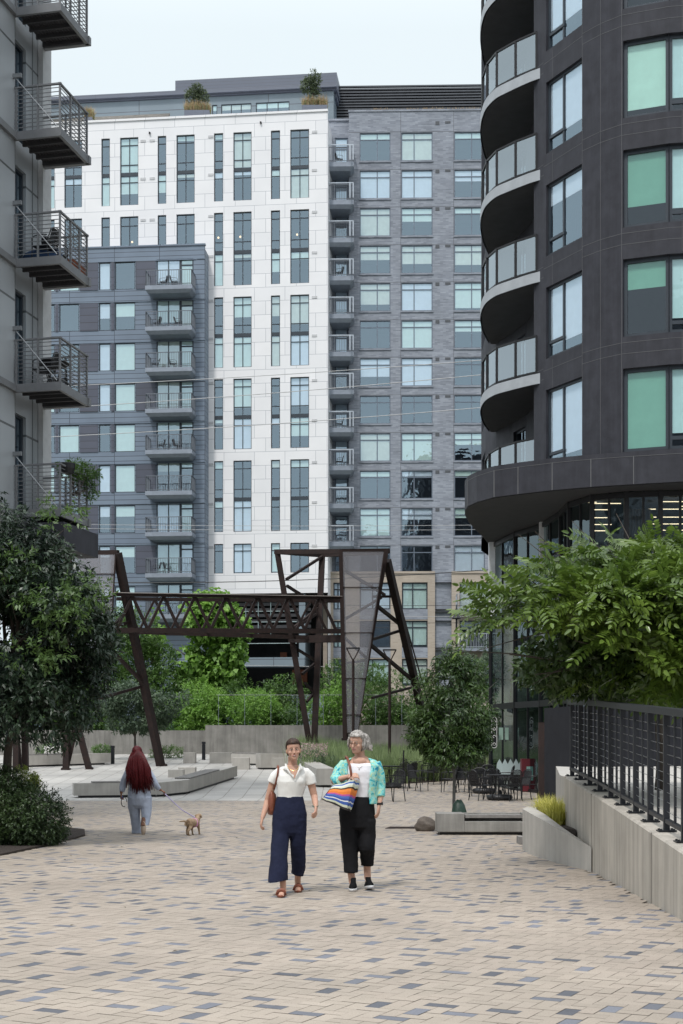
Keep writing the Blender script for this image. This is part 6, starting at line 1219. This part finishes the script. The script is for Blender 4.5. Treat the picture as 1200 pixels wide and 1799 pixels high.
# ---- older woman with the striped tote
w2, o2 = person('older gray-haired woman in turquoise patterned cardigan and black trousers looking to her right', 632, 15.45)
J = lambda px, py, dy=0: P(px, py, 15.45+dy)-o2
m = MB(); HM = Matrix.Translation(J(627.5, 1304, -.05)) @ Matrix.Rotation(R(-28), 4, 'Z') @ Matrix.Rotation(R(8), 4, 'X') @ Matrix.Rotation(R(3), 4, 'Y') @ Matrix.Scale(.99, 4); head(m, HM)
m.tube([J(631, 1316, .02), J(632, 1326, .03), J(633, 1338, .04)], [.056, .056, .075], 14)
m.rings([ering(J(627, 1430), .15, .11), ering(J(630, 1400), .15, .12), ering(J(632, 1370), .16, .12), ering(J(633, 1345, .01), .165, .095), ering(J(633, 1336, .03), .13, .065), ering(J(633, 1329, .03), .07, .055)])
m.ell(J(632, 1338, -.05), (.075, .045, .05))
m.tube([J(608, 1347, .02), J(595, 1359, -.01), J(588, 1372, -.06), J(600, 1368, -.14), J(613, 1364, -.20)], [.055, .050, .044, .034, .025], 12)
m.tube([J(657, 1347, .03), J(666, 1365, .05), J(669, 1385, .05), J(668, 1402, .01), J(666, 1415, -.02)], [.055, .048, .041, .033, .024], 12)
hand(m, J(612, 1364.5, -.19), (.5, -.10, .10), (-.05, -.7, .6), -1, .75, .95); hand(m, J(666, 1415, -.02), (-.06, -.10, -.5), (1, -.35, 0), 1, .35, .98)
for a, b, c, d, e_ in (((617, 1440, 0), (616, 1490, .0), (617, 1535, -.02), (619, 1551, .0), (621, 1561, -.17)), ((643, 1440, 0), (644, 1490, -.02), (645, 1526, .12), (646, 1543, .12), (649, 1556, -.05))):
    m.tube([J(*a), J(*b), J(*c), J(*d)], [.075, .048, .040, .037], 12); h_ = J(*d); t_ = J(*e_); m.tube([h_, t_], [.034, .028], 10)
remesh(m.build('body', skin2, w2), .0055, 2)
face(w2, HM, mat('brow_gray', (.25, .21, .18), .7), mat('lip_pale', (.36, .15, .14), .5))
m = MB()
for sx in (-1, 1):
    m.tube([HM @ Vector((sx*.032+math.cos(t)*.023, -.100+abs(math.cos(t))*.002, -.004+math.sin(t)*.017)) for t in [2*math.pi*k/18 for k in range(19)]], .0022, 5); m.tube([HM @ Vector((sx*.055, -.098, 0)), HM @ Vector((sx*.076, -.05, .002)), HM @ Vector((sx*.078, .01, 0))], .0018, 5)
m.tube([HM @ Vector((-.010, -.100, 0)), HM @ Vector((0, -.104, .003)), HM @ Vector((.010, -.100, 0))], .0018, 5); m.build('glasses', mat('spectacle_wire', (.18, .12, .08), .3, .8), w2)
hg = hairmat('hair_gray', (.16, .145, .13), (.46, .43, .40)); m = MB(); hairshell(m, HM, .068, 1.17); m.ell(HM @ Vector((0, .09, -.04)), (.07, .05, .08), HM.to_3x3(), 12, 8); m.ell(HM @ Vector((.074, .03, -.02)), (.026, .05, .07), HM.to_3x3(), 12, 8); m.ell(HM @ Vector((-.072, .03, 0)), (.022, .045, .06), HM.to_3x3(), 12, 8)
m.ell(J(644, 1305, .02), (.05, .06, .075)); m.ell(J(649, 1312, .03), (.035, .05, .045)); m.ell(J(640, 1296, 0), (.05, .06, .05)); m.tube([J(644, 1310, .02), J(651, 1315, .0), J(654, 1319, -.01)], [.03, .022, .006], 8)
m.tube([J(613.5, 1295, -.04), J(612.5, 1308, -.03), J(614, 1320, .0)], [.016, .016, .006], 8)
remesh(m.build('hair', hg, w2), .006, 2, .016, .03)
m = MB(); m.ell(HM @ Vector((.083, -.002, -.047)), (.006, .006, .010)); m.build('earring', mat('pearl', (.75, .73, .7), .2), w2)
wk = clothmat('white_cotton', (.72, .71, .74), .85, .25, 20, .02); m = MB()
m.rings([ering(J(630, 1408), .165, .125, 24), ering(J(631, 1395), .162, .130, 24), ering(J(632, 1375, -.01), .165, .135, 24), ering(J(633, 1356, -.01), .165, .13, 24), ering(J(633, 1345, -.01), .15, .112, 24), ering(J(633, 1341, 0), .13, .09, 24)])
m.ell(J(624, 1366, -.08), (.06, .055, .065)); m.ell(J(641, 1366, -.08), (.06, .055, .065)); remesh(m.build('vest_top', wk, w2), .0075, 3, .012, .1)
m = MB(); m.tube([J(623, 1343, -.1), J(629, 1348, -.125), J(631, 1350, -.13), J(634, 1348, -.13), J(642, 1343, -.1)], .0018, 5); m.ell(J(631, 1352, -.135), (.004, .003, .010)); m.build('necklace', bpy.data.materials['spectacle_wire'], w2)
def pattern():
    m = clothmat('floral_print', (.3, .6, .6), .8, .2, 18); t = m.node_tree; b = t.nodes['Principled BSDF']; n = t.nodes.new; l = t.links.new; tcn = n('ShaderNodeTexCoord'); no = n('ShaderNodeTexNoise'); no.inputs['Scale'].default_value = 15; no.inputs['Detail'].default_value = 4; no.inputs['Distortion'].default_value = 1.6; l(tcn.outputs['Object'], no.inputs[0]); r = n('ShaderNodeValToRGB'); l(no.outputs[0], r.inputs[0]); e = r.color_ramp.elements
    e[0].position = .30; e[0].color = (.02, .13, .30, 1); e[1].position = .80; e[1].color = (.10, .50, .45, 1)
    for p, c in ((.37, (.03, .33, .42)), (.42, (.08, .45, .46)), (.48, (.28, .62, .58)), (.55, (.22, .55, .50)), (.585, (.55, .52, .16)), (.61, (.25, .58, .54)), (.70, (.55, .70, .66))): q = e.new(p); q.color = (*c, 1)
    l(r.outputs[0], b.inputs['Base Color']); return m
def arc(c, rx, ry, g0, g1, th=.012, n=26):
    "closed thick arc that leaves the front open between angles g0 and g1 (0 = straight ahead, towards -y)"
    c = Vector(c); A0 = -math.pi/2+g1; A1 = -math.pi/2+2*math.pi+g0; out = [c+Vector((math.cos(A0+(A1-A0)*k/n)*rx, math.sin(A0+(A1-A0)*k/n)*ry, 0)) for k in range(n+1)]; inn = [c+Vector((math.cos(A0+(A1-A0)*k/n)*(rx-th), math.sin(A0+(A1-A0)*k/n)*(ry-th), 0)) for k in range(n+1)][::-1]; return out+inn
fp_ = pattern(); m = MB()
m.rings([arc(J(630.5, 1412, 0), .205, .165, -1.0, .62, .02), arc(J(631, 1396), .195, .16, -.95, .60, .022), arc(J(632, 1376), .195, .165, -.85, .60, .024), arc(J(632.5, 1358), .205, .155, -.80, .62, .026), arc(J(633, 1344, .01), .215, .13, -.8, .65, .03), arc(J(633, 1336, .025), .175, .098, -.9, .75, .03), arc(J(633, 1331, .035), .10, .075, -1.1, 1.0, .025)])
m.tube([J(608, 1342, .02), J(598, 1354, 0), J(591, 1369, -.05), J(594, 1373, -.10), J(598, 1371, -.14)], [.072, .072, .070, .062, .055], 14); m.tube([J(658, 1341, .03), J(665, 1358, .045), J(668, 1380, .05), J(667.5, 1400, .02)], [.07, .070, .062, .056], 14)
remesh(m.build('cardigan', fp_, w2), .0075, 3, .016, .1)
bk = clothmat('black_cloth', (.006, .006, .0075), .85, .9, 10, .15); m = MB()
m.rings([ering(J(628, 1399), .168, .135, 24), ering(J(627.5, 1412), .188, .15, 24), ering(J(627, 1430), .198, .15, 24), ering(J(628, 1444), .19, .14, 24), ering(J(629, 1453), .19, .13, 24), ering(J(630, 1457), .15, .08, 24)])
m.rings([ering(J(612.5, 1440), .10, .12), ering(J(614, 1465), .097, .11), ering(J(615, 1490, 0), .090, .095), ering(J(616, 1512, 0), .083, .09), ering(J(617, 1533, -.02), .076, .085)])
m.rings([ering(J(644, 1440), .10, .12), ering(J(645, 1465), .095, .11), ering(J(644.5, 1486, -.03), .092, .105), ering(J(645, 1493, -.03), .086, .10), ering(J(645, 1505, .05), .077, .088), ering(J(645, 1521, .11), .068, .08)])
remesh(m.build('trousers', bk, w2), .0075, 3, .018, .11)
sk = mat('black_mesh_shoe', (.009, .009, .010), .9, spec=.1, bump=.3, bs=90); sw = mat('white_sole', (.65, .65, .66), .5)
for (px, dy, rz) in ((621, -.10, -.12), (647.5, .03, .22)):
    q = J(px, 1560, dy); q.z = 0; rm = Matrix.Translation(q) @ Matrix.Rotation(rz, 4, 'Z') @ (Matrix.Rotation(R(-9), 4, 'X') if px > 640 else Matrix.Identity(4)); m = MB()
    def sh(z, k, w_=.046, f=-.155, bk_=.115): return [rm @ Vector((math.cos(t)*w_*k*(1 if math.sin(t) < 0 else .8), (f if math.sin(t) < 0 else bk_)*-abs(math.sin(t))**.8*(-1 if 1 else 1)*k, z)) for t in [2*math.pi*i/20 for i in range(20)]]
    m.rings([sh(.004, .97), sh(.028, 1.02), sh(.034, 1)]); s_ = m.build('shoe', sw, w2, True); u = MB()
    u.rings([sh(.030, .98), sh(.055, .95), sh(.080, .78, .044, -.115, .11), sh(.105, .62, .050, -.06, .13), sh(.135, .56, .055, -.03, .14)]); u.build('upper', sk, s_, True)
m = MB(); wp = J(667, 1412, -.015); m.rings([ering(wp+Vector((0, 0, z)), .032, .032, 14) for z in (-.011, .011)]); m.box(wp.x+.022, wp.x+.036, wp.y-.016, wp.y+.012, wp.z-.017, wp.z+.017); m.build('wrist_watch', M['black'], w2)
# striped tote
o = empty('tote_bag', o2+J(600, 1400, -.26)); tag(o, 'multicoloured striped canvas tote held against the older woman\'s hip', 'bag'); ob = J(600, 1400, -.26)
T = lambda px, py, dy: J(px, py, dy)-ob
cols_ = [(.035, .03, .03), (.50, .52, .40), (.05, .10, .32), (.62, .62, .60), (.04, .08, .30), (.07, .13, .38), (.40, .08, .25), (.62, .17, .04), (.70, .22, .05), (.05, .035, .03), (.55, .56, .42), (.60, .63, .62), (.05, .11, .33), (.52, .55, .45)]
ms = [clothmat('canvas_stripe', c, .9, .2, 40, .05) for c in cols_]; hts = [0, .07, .15, .25, .29, .36, .44, .50, .60, .70, .76, .83, .89, .95, 1.0]
A0_, B0_, C0_, D0_ = T(565.5, 1404, -.28), T(608.5, 1423, -.32), T(622, 1370, -.26), T(585, 1380, -.22); A1_, B1_, C1_, D1_ = T(572, 1402, -.16), T(616.5, 1426, -.19), T(632.5, 1374, -.16), T(590, 1380, -.15)
m = MB()
for i in range(len(cols_)):
    u, v = hts[i], hts[i+1]; NS = 6
    def row(P0, P1, Q0, Q1, f, bulge):
        out = []
        for k in range(NS+1): t = k/NS; p = P0.lerp(P1, t).lerp(Q0.lerp(Q1, t), f); out.append(p+Vector((0, -1, 0))*bulge*math.sin(math.pi*t)*math.sin(math.pi*min(1, f*.8+.15))+Vector((0, 0, -.006*math.sin(t*9+f*4))))
        return out
    for (P0, P1, Q0, Q1, bl2) in ((A0_, B0_, D0_, C0_, .035), (B0_, B1_, C0_, C1_, .0), (B1_, A1_, C1_, D1_, -.03), (A1_, A0_, D1_, D0_, 0)):
        a, b = row(P0, P1, Q0, Q1, u, bl2), row(P0, P1, Q0, Q1, v, bl2)
        for k in range(NS): m.quad(a[k], a[k+1], b[k+1], b[k], i)
m.quad(A0_, A1_, B1_, B0_, 0); m.build('canvas_body', ms, o, True)
for a, b in (((609, 1373, -.24), 0), ((617, 1371, -.18), 1)):
    m = MB(); x = 2.2*b; m.tube([T(*a), T(616+x, 1364, -.245+.03*b), T(613+x, 1345, -.175+.02*b), T(608.5+x, 1331, -.115+.03*b), T(606.5+x, 1328.5, .0), T(607+x, 1340, .10)], [.010]*6, 8, sq=.4); m.build('strap', lt, o, True)
# ---- woman with red braids seen from behind
w3, o3 = person('woman seen from behind with long dark red braids in a pale blue tracksuit', 245, 25.3)
J = lambda px, py, dy=0: P(px, py, 25.3+dy)-o3
m = MB(); HM = Matrix.Translation(J(241, 1322.5, .02)) @ Matrix.Rotation(R(172), 4, 'Z'); head(m, HM); m.tube([J(241, 1330), J(242, 1345)], [.055, .06], 12)
m.rings([ering(J(244, 1400), .15, .12), ering(J(243, 1375), .14, .11), ering(J(242, 1355), .17, .11), ering(J(242, 1345), .12, .07)])
m.tube([J(226, 1350), J(219, 1368), J(214, 1383), J(213, 1394, -.03)], [.05, .045, .036, .024], 10); m.tube([J(260, 1350), J(267, 1368), J(274, 1380, .03), J(282, 1388, .10)], [.05, .045, .036, .024], 10)
hand(m, J(213, 1394, -.03), (0, .02, -.5), (-1, 0, .2), 1, .9, .95); hand(m, J(282, 1388, .1), (.5, .2, -.25), (.2, 0, 1), -1, 1.0, .95)
m.tube([J(236, 1400), J(238, 1430), J(241, 1455, .1)], [.09, .06, .045], 10); m.tube([J(256, 1400), J(256, 1430, -.05), J(251, 1452, -.25)], [.09, .06, .045], 10); m.tube([J(241, 1455, .1), J(241, 1461, .2)], .035, 8)
remesh(m.build('body', skin3, w3), .007, 2)
rb_ = hairmat('hair_red', (.022, .003, .004), (.12, .012, .015), 1, 90, .4); rg = random.Random(6); m = MB(); m.ell(HM @ Vector((0, .015, .025)), (.095, .108, .105), HM.to_3x3(), 18, 12); m.ell(J(243, 1345, -.06), (.12, .07, .13)); m.ell(J(244, 1362, -.09), (.13, .07, .2))
for k in range(210):
    a = rg.uniform(-1, 1); x0 = 241+a*9; xe = 244+a*rg.uniform(14, 25)+rg.uniform(-2, 2); L = rg.uniform(1372, 1398)-abs(a)*6; d0 = rg.uniform(-.16, -.02)
    m.tube([J(x0, 1316+abs(a)*5, -.09*(1-a*a)-.01), J(x0+a*5, 1330, -.11), J((x0+a*6+xe)/2+a*3, 1350, -.12+d0*.5), J(xe-a*1.5+rg.uniform(-1, 1), (1350+L)/2, -.12+d0*.6), J(xe+(4 if a > .2 else 0), L, -.10+d0*.6)], [.010, .010, .009, .008, .004], 5)
m.build('braids', rb_, w3, True)
tk = clothmat('pale_blue_fleece', (.36, .40, .49), .9, .4, 14, .06); m = MB()
m.rings([ering(J(245, 1402), .175, .14, 22), ering(J(244, 1385), .17, .135, 22), ering(J(243, 1368), .18, .13, 22), ering(J(243, 1353), .20, .115, 22), ering(J(242, 1345), .15, .08, 22), ering(J(242, 1340), .07, .06, 22)])
m.tube([J(229, 1350), J(221, 1366), J(216, 1380), J(214, 1391, -.02)], [.068, .070, .062, .045], 12); m.tube([J(257, 1350), J(266, 1366), J(273, 1378, .03), J(280, 1386, .09)], [.068, .070, .062, .045], 12)
remesh(m.build('jacket', tk, w3), .009, 3, .02, .12)
m = MB(); m.rings([ering(J(245, 1376), .165, .13, 22), ering(J(245, 1392), .205, .16, 22), ering(J(245, 1403), .215, .165, 22), ering(J(245.5, 1414), .20, .14, 22), ering(J(246, 1420), .18, .10, 22)])
m.rings([ering(J(235.5, 1400), .12, .14), ering(J(236, 1420, .02), .105, .12), ering(J(238, 1440, .06), .085, .10), ering(J(240, 1458, .10), .085, .11), ering(J(240.5, 1464, .10), .09, .12)])
m.rings([ering(J(255.5, 1400), .12, .14), ering(J(257, 1420, -.02), .105, .12), ering(J(256.5, 1436, -.08), .085, .10), ering(J(254, 1450, -.18), .075, .085)])
remesh(m.build('trousers', tk, w3), .009, 3, .022, .12)
m = MB(); q = J(241, 1462, .16); q.z = 0; m.rings([[q+Vector((math.cos(t)*.045*k, math.sin(t)*.12*k, z)) for t in [2*math.pi*i/16 for i in range(16)]] for z, k in ((.004, 1), (.03, 1.02), (.07, .8))]); m.build('shoe', mat('shoe_white', (.55, .55, .56), .6), w3, True)
q = J(252, 1455, -.27); rm = Matrix.Translation(q) @ Matrix.Rotation(R(68), 4, 'X'); m = MB(); m.rings([[rm @ Vector((math.cos(t)*.043*k, math.sin(t)*.125*k, -z)) for t in [2*math.pi*i/16 for i in range(16)]] for z, k in ((.0, 1), (.025, 1.02), (.07, .7))]); s_ = m.build('shoe', sk, w3, True)
m = MB(); m.rings([[rm @ Vector((math.cos(t)*.044*k, math.sin(t)*.126*k, z)) for t in [2*math.pi*i/16 for i in range(16)]] for z, k in ((-.006, 1.03), (.010, 1.0))]); m.build('sole', mat('tan_sole', (.42, .32, .24), .7), s_, True)
# lead handle, leash
m = MB(); c = J(217, 1409, -.02); m.tube([c+Vector((math.cos(t)*.05+.01, 0, math.sin(t)*.085)) for t in [2*math.pi*k/16 for k in range(14)]], .007, 6); m.box(c.x-.055, c.x-.015, -.03, .0, c.z+.05, c.z+.11, 1); o = m.build('lead_handle', [M['black'], mat('blue_plastic', (.03, .08, .35), .4)]); o.location = o3; tag(o, 'dark looped lead with a blue clip in the red-haired woman\'s left hand', 'lead')
# dog
D3 = P(338, EYE*F/24.9+HY, 24.9); D3.z = 0; dg = empty('dog', D3); tag(dg, 'small tan dog in a pink harness trotting away on a leash', 'dog'); hd = math.atan2(.42, .9)
DM = Matrix.Rotation(-hd, 4, 'Z'); Q = lambda x, y, z: DM @ Vector((x, y, z))*.93      # x right, y forward, z up
m = MB(); m.tube([Q(0, -.16, .235), Q(0, -.10, .245), Q(0, 0, .235), Q(0, .10, .235), Q(0, .17, .255)], [.055, .072, .068, .082, .06], 14); m.tube([Q(0, .15, .26), Q(0, .20, .31), Q(0, .225, .335)], [.06, .048, .045], 12); m.ell(Q(0, .245, .345), (.048, .058, .048), DM.to_3x3()); m.tube([Q(0, .27, .335), Q(0, .33, .325)], [.030, .020], 10)
for s in (-1, 1):
    m.tube([Q(s*.03, .215, .375), Q(s*.052, .21, .36), Q(s*.062, .215, .325)], [.012, .018, .006], 8)
    f = s*.05; m.tube([Q(s*.045, -.13, .22), Q(s*.052, -.10-f, .155), Q(s*.05, -.175-f, .09), Q(s*.05, -.165-f, .03), Q(s*.05, -.145-f, .012)], [.050, .033, .018, .015, .017], 10); m.ell(Q(s*.05, -.14-f, .012), (.017, .026, .012), DM.to_3x3())
    m.tube([Q(s*.042, .12, .20), Q(s*.045, .11+f, .12), Q(s*.045, .125+f, .05), Q(s*.045, .13+f, .014)], [.038, .021, .015, .016], 10); m.ell(Q(s*.045, .14+f, .012), (.017, .026, .012), DM.to_3x3())
m.tube([Q(0, -.20, .255), Q(-.03, -.26, .275), Q(-.06, -.31, .27), Q(-.09, -.34, .265)], [.024, .017, .012, .006], 8)
remesh(m.build('body', mat('tan_fur', (.25, .17, .105), .95, var=.3, vs=12, bump=1, bs=60, spec=.1, col2=(.42, .31, .21)), dg), .0055, 2)
m = MB(); m.rings([[Q(math.cos(t)*.083, y, .232+math.sin(t)*.088) for t in [2*math.pi*k/18 for k in range(18)]] for y in (.045, .125)]); m.build('harness', mat('pink_harness', (.55, .25, .42), .7), dg, True)
m = MB(); a = o3+J(285, 1390, .13); b = D3+Q(0, .1, .325); m.tube([a+Vector((-.02, 0, .02)), a.lerp(b, .3)+Vector((0, 0, -.03)), a.lerp(b, .6)+Vector((0, 0, -.05)), b], .010, 6); o = m.build('leash', mat('lilac_leash', (.30, .26, .40), .6)); tag(o, 'thin lilac leash from the woman\'s hand to the dog harness', 'leash')
